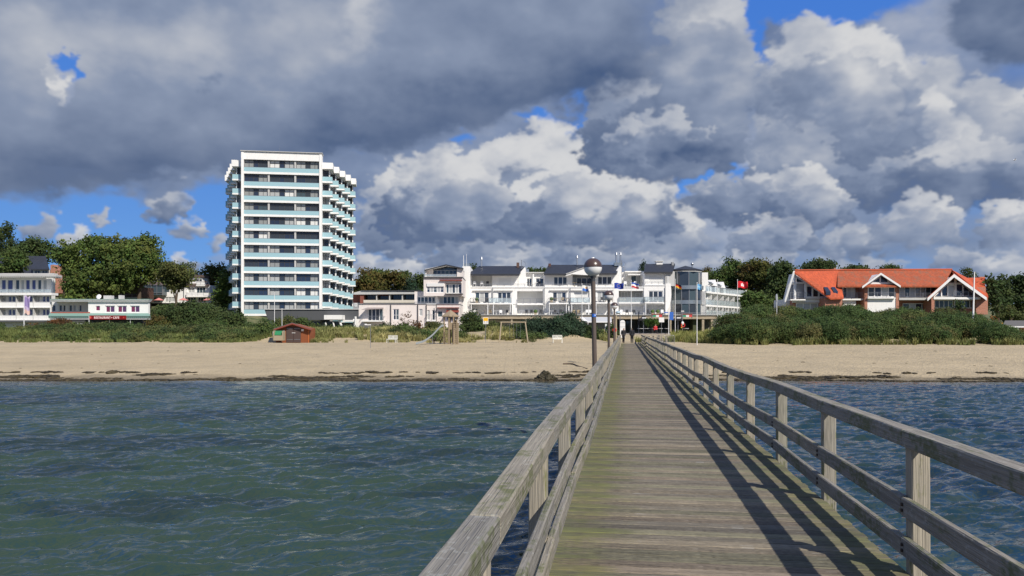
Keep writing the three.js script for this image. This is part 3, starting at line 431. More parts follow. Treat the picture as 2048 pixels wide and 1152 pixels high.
  g.scale.x = 0.965; const ant = []; for (const [x, h] of [[-4.5, 1.4], [-1, 2.2], [3.4, 1.2], [5.5, 0.8]]) ant.push(bar([x, top, -4], [x, top + h, -4], 0.03, 0.02, 6)); add('aerial', ant, M.rail);
  // signage free base with grey strip
  add('base_wall', [box(-hw + 0.42, hw - 0.42, 0, first - 12 * fl, -1.6, 0.1)], M.white);
}
// ---- entrance building before the tower ----
{
  const H = house('entrance_pavilion', 'low entrance hall with dark grey fascia and white canopy before the tower', 'building', 143, 624, 662);
  H.add('fascia', [H.poly([[529, 619], [718, 620], [718, 640], [536, 640]], -9, 0)], M.darkGrey);
  H.add('roof_edge', H.b(528, 720, 617.5, 619.2, -9.2, 0.2), M.lightGrey);
  H.add('wall', [H.b(536, 640, 640, 666, -9, -1.2), H.b(706, 718, 638, 668, -9, 0.3), H.b(640, 706, 645, 668, -9, -3)], M.white);
  H.add('canopy', [H.b(648, 684.5, 630, 639, -3, 2.2), H.b(684.6, 710, 640, 643.5, -3, 1.2)], M.white);
  for (const [a, b] of [[556, 577], [580, 610], [613, 640]]) H.win(a, b, 643, 655, -1.0, { n: 3, pane: M.glassBlue, frame: M.anthracite });
  H.win(655, 678, 642, 667, -1.5, { n: 3, pane: M.glassTeal, frame: M.anthracite }); H.win(682, 706, 646, 667, -1.5, { n: 3, pane: M.glass, frame: M.anthracite });
  H.add('arched_frame', tube([H.P(680, 667, 1.5), H.P(684, 655, 1.5), H.P(680, 645, 1.5), H.P(677, 632, 1.5)], 0.22, 16), M.white); H.add('arched_frame', tube([H.P(700, 667, 1.2), H.P(708, 658, 1.2), H.P(711, 645, 1.2), H.P(711, 633, 1.2)], 0.2, 16), M.white);
  for (const [x, w] of [[655, 4], [672, 6]]) H.add('column', bar(H.P(x, 668, 1.6), H.P(x - w, 644, 1.6), 0.13), M.white);
}
// ---- flats with blue windows ----
{
  const H = house('terrace_apartments', 'white balcony apartments with blue windows and a roof terrace beside the restaurant', 'apartment house', 134, 50, 658);
  const V = [M.glassViolet, M.glass, M.curtain, M.glassViolet], x0 = -70;
  H.add('roof', [H.b(x0, 112, 549.5, 553, -0.9, 0.9), H.b(x0, 90, 549.6, 553, -6, -0.9), H.b(x0, 108, 546.5, 549.3, -0.9, 0.3)], M.lightGrey);
  const raf = []; for (let x = x0 + 3; x < 112; x += 4.2) raf.push(H.b(x, x + 1.5, 553.05, 554.6, -1, 0.85)); H.add('rafter', raf, M.trim);
  const up = [[-66, -50], [-46, -30], [-24, -4], [2, 12], [14, 26], [30, 39], [40.5, 49], [50.5, 60], [62.5, 72], [74.5, 83], [85, 94]];
  H.wall(x0, 103, 553.1, 587, -2.1, -1.6, up.map(([a, b]) => [a, b, 559, 583]), M.white);
  up.forEach(([a, b], i) => H.win(a, b, 559, 583, -1.6, { n: 1, pane: V[i % 4], w: 0.12 }));
  H.balcony(x0, 103, 578, 585.5, -1.6, 0.4, { fill: M.clearRail, t: 0.4, side: false });
  for (const [y0, y1, p0, p1] of [[589.5, 605, 605, 614], [615.5, 631.5, 631.5, 639]]) {
    const w = []; for (let x = x0 + 1.5; x < 98; x += 34) for (const [a, b] of [[0, 6], [7, 12], [17, 23.5], [24.5, 31]]) if (x + b < 99) w.push([x + a, x + b]);
    H.wall(x0, 100, y0, p1, -1.5, -1.1, w.map(([a, b]) => [a, b, y0 + 2.5, y1]), M.white2);
    w.forEach(([a, b], i) => H.win(a, b, y0 + 2.5, y1, -1.1, { n: 1, pane: V[(i + 1) % 4], w: 0.1 }));
    for (let x = x0; x < 100; x += 34) { const e = Math.min(x + 33.5, 100); const m = H.add('balcony', [H.b(x + 1, e, p0, p1, -0.2, 0), H.b(x, e, p1 + 0.02, p1 + 1.6, -1.1, 0.1)], M.white); H.add('railing', [H.b(x + 1, e, p0 - 1.2, p0 - 0.7, -0.12, -0.06)], M.trim, m); H.add('partition', H.b(x, x + 1, y0, p1, -1.1, -0.02), M.lightGrey); }
  }
  H.add('ground_wall', [H.b(x0, 100, 641, 662, -1.5, -0.8), H.b(x0, 78, 553.2, 662, -7, -2.15)], M.white); H.add('canopy', H.b(x0, 90, 641, 644, -0.8, 0.6), M.darkGrey);
  for (const [a, b] of [[16, 24], [34, 44], [46, 58], [62, 72], [76, 88], [-30, -10]]) H.win(a, b, 646, 657, -0.7, { n: 2, pane: M.glassViolet });
}
// ---- restaurant ----
{
  const H = house('restaurant_building', 'flat roofed white restaurant and cafe with green awning strip and red sign', 'restaurant', 125, 198, 656);
  H.add('roof', [H.b(100, 297.5, 599, 600.6, -0.6, 0.5), H.b(100, 297, 600.65, 603.3, -0.6, 0.35), H.b(103, 262, 599.2, 603.4, -7, -0.62)], M.white); H.add('roof_edge', H.b(99.6, 298, 597.9, 598.95, -0.7, 0.55), M.awningGreen);
  H.wall(178.5, 296.5, 603.4, 629, -0.6, 0, [[191, 200, 611.6, 621.6], [211, 229.5, 611.6, 625], [235, 253.5, 611.6, 625], [261, 279, 611.6, 625]], M.white);
  H.win(191, 200, 611.6, 621.6, 0, { n: 1, pane: M.violet }); for (const x of [211, 235, 261]) { H.win(x, x + 18.4, 611.6, 625, 0, { n: 2, panes: [M.violet, phys([0.10, 0.045, 0.12], 0.2)], w: 0.1 }); H.add('blind_box', H.b(x - 0.7, x + 19.1, 609.8, 611.4, -0.1, 0.06), M.trim); }
  H.wall(101, 178.4, 603.4, 629, -2.8, -2, [[104, 111, 610, 623], [118, 124, 610, 623], [126, 131, 610, 623], [138, 144, 610, 623], [146, 152, 610, 623], [158, 163, 610, 623]], M.white2, 'loggia_wall');
  for (const [a, b, m] of [[104, 111, M.glassBlue], [118, 124, M.glassBlue], [126, 131, M.glassBlue], [138, 144, M.glass], [146, 152, M.curtain], [158, 163, M.glassBlue]]) H.win(a, b, 610, 623, -2, { n: 1, pane: m });
  H.add('loggia_post', [H.b(100.2, 101.4, 603.4, 626, -0.3, 0), H.b(176.5, 178.3, 603.4, 626, -2, 0)], M.white); H.add('parapet', [H.b(101, 180, 624, 626.3, -0.25, 0.05)], std([0.36, 0.10, 0.07], 0.8));
  H.add('awning', [H.slab([[100, 626.4, 0.06], [297, 626.4, 0.06], [301, 631.5, 1.6], [96, 631.5, 1.6]], 0.08)], M.awningGreen);
  const aw = []; for (let x = 97; x < 300; x += 4.1) aw.push(H.b(x, x + 3.4, 631.6, 636.5, 1.5, 1.55)); H.add('awning_panel', aw, std([0.14, 0.22, 0.2], 0.4)); H.add('awning_trim', H.b(96, 300, 637.4, 638.6, 1.2, 1.62), M.trim);
  const sc = document.createElement('canvas'); sc.width = 1024; sc.height = 96; const c = sc.getContext('2d'); c.fillStyle = '#7d1010'; c.fillRect(0, 0, 1024, 96); c.fillStyle = '#f3e6e2'; c.font = 'bold 74px sans-serif'; c.textBaseline = 'middle'; c.textAlign = 'center'; c.fillText('RESTAURANT • CAFE', 490, 52, 770);
  c.beginPath(); c.arc(960, 48, 18, 0, 7); c.fillStyle = '#c63a2c'; c.fill(); c.beginPath(); c.arc(40, 48, 30, 0, 7); c.fillStyle = '#d0584c'; c.fill();
  const st = new THREE.CanvasTexture(sc); st.colorSpace = THREE.SRGBColorSpace;
  const sg = new THREE.BoxGeometry(H.X(252, 1.75) - H.X(178, 1.75), 0.62, 0.1); const sm = new THREE.Mesh(sg, [M.red, M.red, M.red, M.red, std([1, 1, 1], 0.5, { map: st }), M.red]); sm.name = 'sign_board'; sm.position.set((H.X(252, 1.75) + H.X(178, 1.75)) / 2, H.Y(634.9, 1.75), 1.72); H.g.add(sm);
  H.add('base_wall', [H.b(101, 285, 629.2, 662, -3, -2.2), H.b(180, 262, 603.5, 629.1, -7, -0.65)], M.darkGrey); for (const [a, b] of [[140, 170], [172, 188], [200, 222], [228, 258], [262, 292]]) H.win(a, b, 641, 655, -2.1, { n: 3, pane: M.glass, frame: M.anthracite });
  H.each('post', [178, 218, 260, 296].map((x) => H.b(x, x + 0.9, 638.6, 662, 1.3, 1.4)), M.trim);
  // roof plant
  const dp = H.P(198, 595, -2.5), dish = H.add('satellite_dish', [new THREE.SphereGeometry(0.55, 20, 8, 0, 6.3, 0, 0.8).rotateX(1.25).translate(dp[0], dp[1], dp[2] - 0.3), bar([dp[0], dp[1] - 0.9, dp[2] - 0.2], [dp[0], dp[1], dp[2] - 0.1], 0.05)], M.trim);
  H.each('roof_vent', [H.b(207, 222, 591, 598, -2.6, -1.6), H.b(237, 243, 590.5, 598, -2.6, -1.6)], M.lightGrey);
}
{ // parasols and lamp before the restaurant
  const H = house('patio_parasol', 'closed row of white parasol tops on the restaurant terrace behind the dune', 'parasol', 121, 165, 656);
  H.add('canopy', [154, 162, 171].map((x) => { const p = H.P(x, 649, 0); return new THREE.ConeGeometry(0.75, 0.45, 8).translate(p[0], p[1], 0); }), M.trim); H.add('pole', [154, 162, 171].map((x) => bar(H.P(x, 658, 0), H.P(x, 649, 0), 0.03)), M.rail);
}
// ---- dark roofed house ----
{
  const H = house('slate_house', 'large house with dark slate roof and red brick gable behind the apartments', 'house', 165, 55, 590);
  H.add('roof', [H.slab([[-60, 548, 0], [100, 548, 0], [92, 512, -6], [-60, 512, -6]], 0.4), H.slab([[-60, 512, -6], [92, 512, -6], [100, 548, -12], [-60, 548, -12]], 0.4)], M.slate);
  H.add('brick_gable', [H.poly([[101, 586], [101, 530], [106, 529], [113, 545], [118, 560], [118, 586]], -10, 0.3)], M.brick); H.add('wall', H.b(-60, 100, 548.2, 590, -11, -0.4), M.brick);
  H.add('dormer', [H.b(66, 97, 539, 549, -4, 0.4)], M.white2); H.add('dormer_roof', H.slab([[62, 538, 1], [99, 538, 1], [94, 524, -2.8], [66, 524, -2.8]], 0.25), M.slate);
  for (const x of [68, 83]) H.win(x, x + 12, 540.5, 548, 0.55, { n: 2, pane: M.glass });
  H.add('chimney', H.b(30, 36, 505, 516, -7, -6), M.brick);
}
// ---- house among the trees, with dark timber ----
{
  const H = house('timber_house', 'dark brown timber house half hidden under the oak trees', 'house', 160, 245, 600);
  H.add('wall', H.b(216, 276, 573, 602, -7, 0), std([0.085, 0.042, 0.030], 0.8)); H.add('roof', H.slab([[213, 574, 0.6], [279, 574, 0.6], [270, 566, -4], [222, 566, -4]], 0.25), M.anthracite); H.add('eaves_board', H.b(214, 278, 573.5, 575, 0.05, 0.65), M.trim);
  for (const x of [224, 240, 256]) H.win(x, x + 10, 580, 590, 0.05, { n: 2, pane: M.glass, frame: M.anthracite });
  H.balcony(216, 276, 588, 594, 0.05, 1.3, { slab: M.lightGrey });
}
// ---- white hillside house ----
{
  const H = house('hillside_house', 'white two storey house with brown roof and conservatory above the hedge', 'house', 172, 348, 604);
  H.add('roof', [H.slab([[278, 570, 0.5], [419, 570, 0.5], [406, 553, -5], [290, 553, -5]], 0.3)], std([0.10, 0.07, 0.06], 0.8)); H.add('ridge', H.b(290, 406, 550.5, 553, -5.5, -5), M.slate);
  H.wall(276, 419, 570.1, 606, -9, 0, [[326, 339, 575, 585], [376, 389, 575, 585], [393, 411, 574, 587], [295, 320, 594, 604], [330, 350, 594, 604], [375, 392, 594, 604], [396, 412, 594, 604]], M.white);
  for (const o of [[326, 339, 575, 585, 2], [376, 389, 575, 585, 2], [393, 411, 574, 587, 3], [295, 320, 594, 604, 4], [330, 350, 594, 604, 3], [375, 392, 594, 604, 3], [396, 412, 594, 604, 3]]) H.win(o[0], o[1], o[2], o[3], 0, { n: o[4], pane: pick([M.glass, M.glassTeal, M.curtain]) });
  H.add('dormer', H.b(379, 405, 555, 570, -5, -0.5), M.white); H.win(380, 404, 557.5, 563, -0.35, { n: 4, pane: M.glass }); H.add('dormer_roof', H.b(377, 407, 550, 554.9, -5, -0.2), std([0.10, 0.07, 0.06], 0.8)); H.balcony(392, 410, 564, 570, -0.4, 0.6, { fill: M.trim });
  H.add('dormer', H.b(304, 311, 556, 570, -5, -0.5), M.white); H.win(305, 310, 558, 564, -0.35, { n: 1, pane: M.glass });
  H.add('conservatory', [H.b(280, 325, 571, 590, 0.05, 2.2)], M.glassTeal); H.add('conservatory_frame', [...[280, 291, 302, 313, 324].map((x) => H.b(x, x + 0.9, 570, 590, 2.2, 2.3)), H.b(279, 325.5, 569.4, 570.6, 0.1, 2.4), H.b(279, 325.5, 585, 586, 2.2, 2.32)], M.rail);
  H.balcony(372, 419, 585, 592, 0.02, 1.2, { fill: M.trim, slab: M.white }); H.each('pilaster', [H.b(368, 372, 570, 606, 0.02, 0.6), H.b(415.5, 419.5, 570, 606, 0.02, 0.4)], M.white);
}
for (const [x, l] of [[318, 'pink garden parasol nearest the conservatory of the hillside house'], [367, 'pink garden parasol before the middle pilaster of the hillside house'], [416, 'pink garden parasol at the far corner of the hillside house']]) {
  const H = house('garden_parasol', l, 'parasol', 168, x, 606); const p = H.P(x, 599, 0); H.add('canopy', new THREE.ConeGeometry(1.1, 0.55, 8).translate(p[0], p[1] + 0.1, 0), std([0.6, 0.22, 0.2], 0.8)); H.add('pole', bar(H.P(x, 608, 0), H.P(x, 599, 0), 0.03), M.trim);
}
// ---- red and grey terrace building ----
{
  const H = house('brick_terrace', 'low building with red brick end wall and grey loggias behind the pink house', 'building', 150, 775, 615);
  H.add('roof', [H.poly([[708, 585], [723, 581.5], [840, 583.5], [840, 588], [708, 589]], -10, 0.3)], M.lightGrey); H.add('roof_edge', H.b(722, 841, 580.6, 581.7, -10, 0.5), M.anthracite);
  H.add('brick_wall', [H.b(706, 721, 588.8, 617, -9, -1), H.b(720, 727.5, 586.8, 608, -9, 0.05)], M.darkBrick);
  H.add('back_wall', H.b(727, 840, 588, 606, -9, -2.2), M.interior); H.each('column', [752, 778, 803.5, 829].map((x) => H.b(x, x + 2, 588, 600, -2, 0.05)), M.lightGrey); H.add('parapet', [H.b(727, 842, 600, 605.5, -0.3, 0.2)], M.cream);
  for (const [a, b] of [[728, 751], [755, 777], [781, 803], [806, 828]]) H.win(a, b, 589, 600, -2, { n: 4, pane: pick([M.glass, M.glassBlue, M.glassTeal]), frame: M.anthracite });
  H.add('awning', H.slab([[755, 588.2, -1.9], [777, 588.2, -1.9], [777, 589.6, 0], [755, 589.6, 0]], 0.04), M.orange);
  H.add('lower_wall', [H.b(706, 842, 605.6, 620, -9, -0.6)], M.grey); H.win(707, 716, 590, 597, -0.95, { n: 1, pane: M.curtain }); H.win(709, 714, 606.5, 613, -0.4, { n: 1, pane: M.curtain });
}
// ---- pink house ----
{
  const H = house('pink_house', 'pale pink house with gabled penthouse between the brick terrace and the white hotel', 'house', 128, 822, 660);
  const wins = [[736, 766.5, 617, 642], [786, 798, 618, 640], [838, 845, 618, 632]];
  H.wall(717.5, 852, 608, 662, -9, 0, wins, M.pink); H.add('coping', [H.b(716.8, 852.4, 607, 607.9, -9.1, 0.15)], M.grey);
  H.win(736, 766.5, 617, 642, 0, { n: 4, panes: [M.glass, M.glassBlue, M.glass, M.glassTeal], w: 0.11 }); H.win(786, 798, 618, 640, 0, { n: 2, rail: 0.55, panes: [M.glassBlue, M.glassTeal], w: 0.1 }); H.win(838, 845, 618, 632, 0, { n: 1, pane: M.curtain, w: 0.1 });
  H.balcony(722, 767, 632, 640.5, 0.02, 1.5, {}); H.add('awning', H.slab([[735, 615, 0.02], [767, 615, 0.02], [767, 617, 1.3], [723, 619, 1.3]], 0.05), std([0.32, 0.27, 0.25], 0.8));
  H.each('downpipe', [781.5, 835.5, 852.8, 872.5].map((x) => bar(H.P(x, 660, 0.14), H.P(x, 609, 0.14), 0.07, 0.07, 8)), M.anthracite);
  H.win(725, 734, 648, 656, 0.06, { n: 1, pane: M.glass });
  H.wall(852.1, 919, 608.6, 662, -9, -0.4, [[854, 859.5, 620, 640], [864, 870, 620, 640], [875, 885, 622, 634], [893, 917, 621, 640]], M.pink, 'side_wall'); H.add('side_coping', H.b(852.5, 919.6, 607.7, 608.5, -9, -0.25), M.grey);
  H.win(854, 859.5, 620, 640, -0.4, { n: 1, pane: M.curtain }); H.win(864, 870, 620, 640, -0.4, { n: 1, pane: M.glass }); H.win(875, 885, 622, 634, -0.4, { n: 1, pane: M.glassTeal }); H.win(893, 917, 621, 640, -0.4, { n: 3, pane: M.glassTeal });
  H.add('red_awning', H.slab([[893, 619.5, -0.38], [917.5, 619.5, -0.38], [918, 624, 0.9], [892, 624, 0.9]], 0.05), M.redWood); H.balcony(853, 872, 629, 640, -0.38, 0.6, {});
  H.add('awning_box', [H.b(874, 918, 614.7, 616, -0.4, 0.3)], M.redWood);
  // terraces
  H.wall(829, 871.5, 583, 608.6, -9, -2.2, [[834, 871, 593, 607.5]], M.pink, 'terrace_wall'); H.win(834, 871, 593, 607.5, -2.2, { n: 5, panes: [M.glass, M.glassTeal, M.glass, M.glassBlue], w: 0.12 }); H.balcony(829, 872, 603.5, 607, -2.2, -0.3, { side: false });
  H.wall(871.6, 919.5, 591, 608.6, -9, -2.2, [[879, 917, 592.5, 607.8]], M.pink, 'terrace_wall'); H.win(879, 917, 592.5, 607.8, -2.2, { n: 5, panes: [M.curtain, M.glassBlue, M.glass, M.glassTeal], w: 0.12 }); H.add('divider', H.poly([[871.8, 608], [871.8, 591], [874, 591], [880, 608]], -2.2, -1.9), M.white);
  // main gabled block
  H.wall(847.3, 925, 556, 592, -9, -0.6, [[853, 888, 573, 585.5], [890.5, 923.3, 566, 587]], M.pink, 'upper_wall');
  H.win(853, 888, 573, 585.5, -0.6, { n: 5, panes: [M.glassBlue, M.curtain, M.glassTeal, M.curtain, M.glassBlue], w: 0.12, rail: 0.4 }); H.add('shutter_panel', H.b(853.5, 887.5, 566.5, 572.8, -0.6, -0.45), M.shutter);
  H.add('recess_back', H.b(890, 924, 566, 588, -3, -2.2), M.interior); H.win(891, 923, 567, 587, -0.6, { n: 5, panes: [M.glassTeal, M.curtain, M.glass, M.curtain, M.glassBlue], w: 0.12, depth: 0.6 }); H.add('awning_box', H.b(879, 924, 559.7, 561.3, -0.6, -0.2), M.redWood);
  H.add('floor_edge', [H.b(846.5, 925, 553.6, 555.9, -9, -0.35), H.b(889.5, 925, 586.8, 588.4, -2, 0)], M.anthracite);
  H.wall(850.5, 925, 538, 553.5, -8, -2.6, [[866, 914, 535, 553]], M.pink, 'attic_wall'); H.add('gable', H.poly([[850.5, 538], [892, 529], [925, 536.5], [925, 539], [913.5, 534.5], [892, 531.5], [860, 539], [850.5, 541]], -8, -2.0), M.white2);
  H.win(866, 914, 540, 553, -3.2, { n: 6, panes: [M.glass, M.glassBlue, M.glass, M.glassTeal], w: 0.1, frame: M.rail }); H.add('attic_back', H.poly([[862, 553], [862, 540], [892, 532.5], [914, 535.5], [914, 553]], -6, -3.45), M.glass);
  H.add('side_cheek', [H.b(850.5, 853, 540.5, 553.5, -3, -1.6), H.b(914, 925, 537.5, 553.5, -3, -1.7)], M.pink);
  H.add('roof', [H.slab([[848.5, 539.5, -1.2], [892, 528.6, -1.2], [892, 528.6, -9], [848.5, 539.5, -9]], 0.2), H.slab([[892, 528.6, -1.2], [927, 536, -1.2], [927, 536, -9], [892, 528.6, -9]], 0.2)], M.slate);
  H.balcony(848, 913, 548, 553, -2.6, -0.5, { fill: M.clearRail, side: false });
}
// ---- white hotel ----
{
  const H = house('white_hotel', 'long white three storey hotel with dark roofs and balconies above the restaurants', 'hotel', 138, 1130, 662);
  const B = (...a) => H.b(...a), W = M.white;
  const triple = (x0, x1, y0, y1, z, n = 3, panes = [M.glass, M.glassBlue, M.glass]) => H.win(x0, x1, y0, y1, z, { n, panes, w: 0.13, rail: undefined });
  // solid mass behind everything
  H.add('core', [B(926, 1345, 574, 632, -14, -3.2)], M.white2); H.add('rear_floor', [B(1036, 1290, 545, 573.8, -14, -6.2)], M.white2);
  H.add('end_wall', [B(925, 940.5, 532.5, 632, -12, 0.6)], W); H.add('end_step', B(921, 926, 580, 632, -10, 0.2), W);
  // upper storey, first roof
  H.wall(940.6, 1036, 547, 574, -9, -1.0, [[944, 984, 549, 573], [996, 1024, 554, 571]], W, 'upper_wall'); H.add('loggia_back', [B(943, 985, 548, 574, -3.2, -2.8)], M.white2); H.win(996, 1024, 554, 571, -1, { n: 1, pane: M.shutter, w: 0.14, depth: 0.1 }); H.win(950, 962, 557, 573, -2.75, { n: 1, pane: M.blind });
  H.add('roof', [H.slab([[935, 548, 0.4], [1038.5, 548, 0.4], [1048, 532, -5], [958, 532, -5]], 0.3)], M.slate); H.add('roof_gable', [H.poly([[1036.5, 574], [1036.5, 549], [1050, 534], [1052, 540], [1052, 574]], -9, -1.1)], W); H.add('fascia', B(936, 1038.2, 548.4, 549.6, -0.8, 0.32), M.trim);
  H.each('chimney', [B(1033, 1038.5, 525, 536, -4.6, -3.9)], std([0.12, 0.07, 0.055], 0.9)); H.each('chimney', [B(1097, 1102, 527, 533, -4.6, -3.9)], std([0.10, 0.05, 0.04], 0.9));
  H.balcony(939, 1036, 567.5, 573.2, -1, 0.1, { side: false, t: 0.12 });
  // setback terrace with stair
  H.wall(1052, 1090, 546, 574, -9, -5, [[1046, 1064, 556, 573], [1071, 1088, 556, 573]].map((o) => [Math.max(o[0], 1053), ...o.slice(1)]), W, 'setback_wall'); triple(1053, 1064.5, 556, 573, -5, 2); triple(1071, 1088, 556, 573, -5, 2, [M.glass, M.glassBlue]); H.add('setback_roof', B(1050, 1092, 544, 546, -9, -4.4), M.lightGrey); H.add('column', B(1065.5, 1068, 548, 574, -4.8, -4.2), W);
  H.balcony(1036, 1088, 567.5, 573.2, -3.2, 0.1, { side: false, t: 0.12 });
  // second roof with gable dormer
  const w2 = [[1107, 1134.5, 553, 571], [1145, 1184, 548.5, 571], [1195, 1224, 552.5, 570.5]];
  H.wall(1089, 1240, 546, 574, -9, -1.0, w2, W, 'upper_wall'); triple(...w2[0], -1); triple(...w2[2], -1); H.win(1153, 1184, 555, 571, -2.6, { n: 3, panes: [M.glass, M.glassBlue, M.glassBlue], w: 0.12 }); H.add('loggia_back', B(1144, 1185, 548, 573, -3.4, -2.9), M.curtain);
  H.add('roof', [H.slab([[1088, 547, 0.4], [1133, 547, 0.4], [1133, 529.5, -5], [1097, 529.5, -5]], 0.3), H.slab([[1133, 546.3, 0.3], [1196, 546.3, 0.3], [1196, 529.5, -5], [1133, 529.5, -5]], 0.3), H.slab([[1196, 546, 0.4], [1233, 546, 0.4], [1241, 529.5, -5], [1196, 529.5, -5]], 0.3)], M.slate);
  H.add('gable_dormer', [H.poly([[1131, 552], [1133, 547.5], [1170, 534.5], [1196, 546], [1198, 551.5], [1198, 548.6], [1131, 553]].slice(0, 5).concat([[1198, 548.5], [1144, 548.5]]), -4, 0.5)], W); H.add('dormer_roof', [H.slab([[1132, 547, 0.7], [1170, 533.6, 0.7], [1170, 533.6, -5], [1132, 547, -5]], 0.12), H.slab([[1170, 533.6, 0.7], [1198, 545.6, 0.7], [1198, 545.6, -5], [1170, 533.6, -5]], 0.12)], M.lightGrey); H.add('roof_gable', H.poly([[1226, 574], [1226, 549], [1240, 531], [1243, 535], [1243, 574]], -9, -1.05), W);
  H.balcony(1089, 1226, 567.5, 573.2, -1, 0.1, { side: false, t: 0.12 });
  // second setback with stair, then third roof
  H.wall(1243, 1290, 544, 574, -9, -5, [[1262, 1283, 550, 573]], W, 'setback_wall'); H.add('setback_roof', [B(1250, 1289, 542, 544, -9, -4.2), B(1256, 1282, 548, 550, -4.9, -2.2)], W); H.win(1262, 1283, 550, 573, -5, { n: 2, panes: [M.glassTeal, M.curtain] }); H.balcony(1243, 1290, 567.5, 573.2, -3.2, 0.1, { side: false, t: 0.12 });
  for (const x of [1043, 1243]) { const c = H.P(x, 572, -2.8), st = []; for (let i = 0; i < 18; i++) { const a = i * 0.42; st.push(box(-0.05, 0.75, 0, 0.05, -0.14, 0.14).rotateY(a).translate(c[0], c[1] + i * 0.2, c[2])); } st.push(bar(c, [c[0], c[1] + 4.6, c[2]], 0.06)); const h = []; for (let i = 0; i <= 18; i++) h.push([c[0] + 0.75 * Math.cos(i * 0.42), c[1] + i * 0.2 + 0.9, c[2] - 0.75 * Math.sin(i * 0.42)]); st.push(tube(h, 0.03, 60, 5)); H.add('spiral_stair', st, M.rail); }
  H.wall(1289, 1349, 543, 570, -9, -0.6, [[1297, 1327, 549.5, 567.5]], W, 'upper_wall'); H.win(1297, 1327, 549.5, 567.5, -0.6, { n: 1, pane: M.shutter, w: 0.14, depth: 0.1 }); H.add('side_return', B(1331, 1349.5, 543.5, 572, -0.6, -0.2), M.lightGrey); H.win(1334, 1337.5, 553, 570, -0.12, { n: 1, pane: M.curtain, depth: 0.05 });
  H.add('roof', [H.slab([[1287.5, 543.5, 0.2], [1345, 543.5, 0.2], [1350, 527, -5], [1291, 528, -5]], 0.3)], M.slate); H.each('roof_box', [B(1313, 1325.5, 523, 529, -6, -4.5), B(1311.5, 1327, 521.8, 522.9, -6.2, -4.3)], M.white2); H.add('chimney', B(1343.5, 1348, 524, 534, -4.6, -3.9), M.grey);
  H.balcony(1290, 1331, 563.5, 569, -0.6, 0.1, { side: false, t: 0.12 });
  // middle storey and its band
  const gaps = [[950, 978, 584, 605.5], [995, 1022, 584, 605.5], [1034.5, 1086, 582, 606], [1105, 1133, 583.5, 604], [1148, 1179, 582, 604], [1194, 1224, 582.5, 602.5], [1237.5, 1287, 581.5, 603], [1297, 1326, 581.5, 601.5]];
  H.wall(940.6, 1288, 574.02, 608, -3, 0, gaps.slice(0, 7), W, 'middle_wall'); H.wall(1288.02, 1332, 570.2, 608, -3, 0.15, gaps.slice(7), W, 'middle_wall');
  for (const i of [0, 1, 3, 5, 7]) triple(...gaps[i], i === 7 ? 0.15 : 0, 3, [[M.glassTeal, M.curtain, M.glass], [M.glass, M.glassBlue, M.glass], 0, [M.glass, M.curtain, M.glassBlue], 0, [M.curtain, M.glassTeal, M.curtain], 0, [M.glass, M.glass, M.glassBlue]][i]);
  H.win(1035, 1085.5, 583, 606, -1.9, { n: 4, pane: M.shutter, w: 0.06 }); H.win(1148, 1179, 582, 604, -0.2, { n: 2, pane: M.shutter, w: 0.1, depth: 0.1 }); H.add('loggia_back', B(1238, 1286.5, 582, 603, -3.1, -2.2), M.lightGrey); H.win(1243, 1262, 583, 602.5, -2.1, { n: 3, panes: [M.glass, M.glassTeal, M.curtain] }); H.win(1271, 1280, 586, 602.5, -2.1, { n: 1, pane: M.glassBlue });
  H.add('band', [B(940.6, 1288, 573.9, 575.2, 0.02, 0.12), B(1288, 1332, 569.8, 571, 0.17, 0.27)], M.trim);
  for (const [x, y] of [[945, 580.5], [988, 580.5], [1099, 580], [1141, 580], [1189, 579.5]]) H.add('awning_box', B(x, x + 38, y, y + 1.6, 0.02, 0.28), M.lightGrey);
  H.each('downpipe', [985.5, 1088.5, 1140.5, 1186, 1330].map((x) => bar(H.P(x, 632, 0.26), H.P(x, 575, 0.26), 0.07)), M.rail);
  for (const [x0, x1, fill, yb] of [[940.5, 977, undefined, 606], [977.5, 1023, M.clearRail, 606], [1034.5, 1086, undefined, 607.5], [1098, 1137, undefined, 605.5], [1141, 1180, M.clearRail, 605.5], [1190, 1226, undefined, 604.5], [1237.5, 1287, M.clearRail, 604.5], [1290, 1328, M.clearRail, 604]]) H.balcony(x0, x1, yb - 10.5, yb, 0.02, x0 === 1034.5 || x0 === 1237.5 ? 0.3 : 1.25, { fill });
  // lower storey: deep loggias between posts
  const low = [[942, 1026, 1], [1034, 1086, 0], [1097, 1138, 1], [1142, 1184, 1], [1191, 1226, 2], [1237, 1287, 3], [1291, 1328, 0]];
  H.wall(940.6, 1332, 608.02, 631, -3, -0.1, low.map(([a, b]) => [a, b, 609.5, 630]), W, 'lower_wall'); H.add('loggia_back', [B(941, 1330, 608.5, 631, -2.2, -1.0)], M.white);
  H.win(950, 975, 613, 629, -0.9, { n: 3, panes: [M.glassTeal, M.glass, M.glassTeal] }); H.win(1194, 1223, 611, 628, -1.2, { n: 3, panes: [M.glassBlue, M.glass, M.glass] }); H.win(1244, 1262, 612, 629, -0.9, { n: 3, panes: [M.glass, M.curtain, M.glass] }); H.win(1062, 1084, 611, 629, -0.9, { n: 2, pane: M.shutter }); H.win(1298, 1320, 612, 629, -0.9, { n: 2, pane: M.shutter }); H.win(1106, 1126, 612, 629, -0.9, { n: 3, pane: M.shutter });
  H.each('balcony_post', [942, 975, 986, 1020, 1098, 1132, 1143, 1177, 1191.5, 1224, 1291].map((x) => B(x, x + 1.3, 607, 631, 1.08, 1.2)), M.trim);
  for (const [x, y] of [[1024, 606], [1137, 606], [1228, 605]]) H.add('stair_cheek', H.slab([[x, y, 0.3], [x + 1.5, y, 0.3], [x + 1.5, 631, 2.6], [x, 631, 2.6]].map((p) => p), 0.9), W);
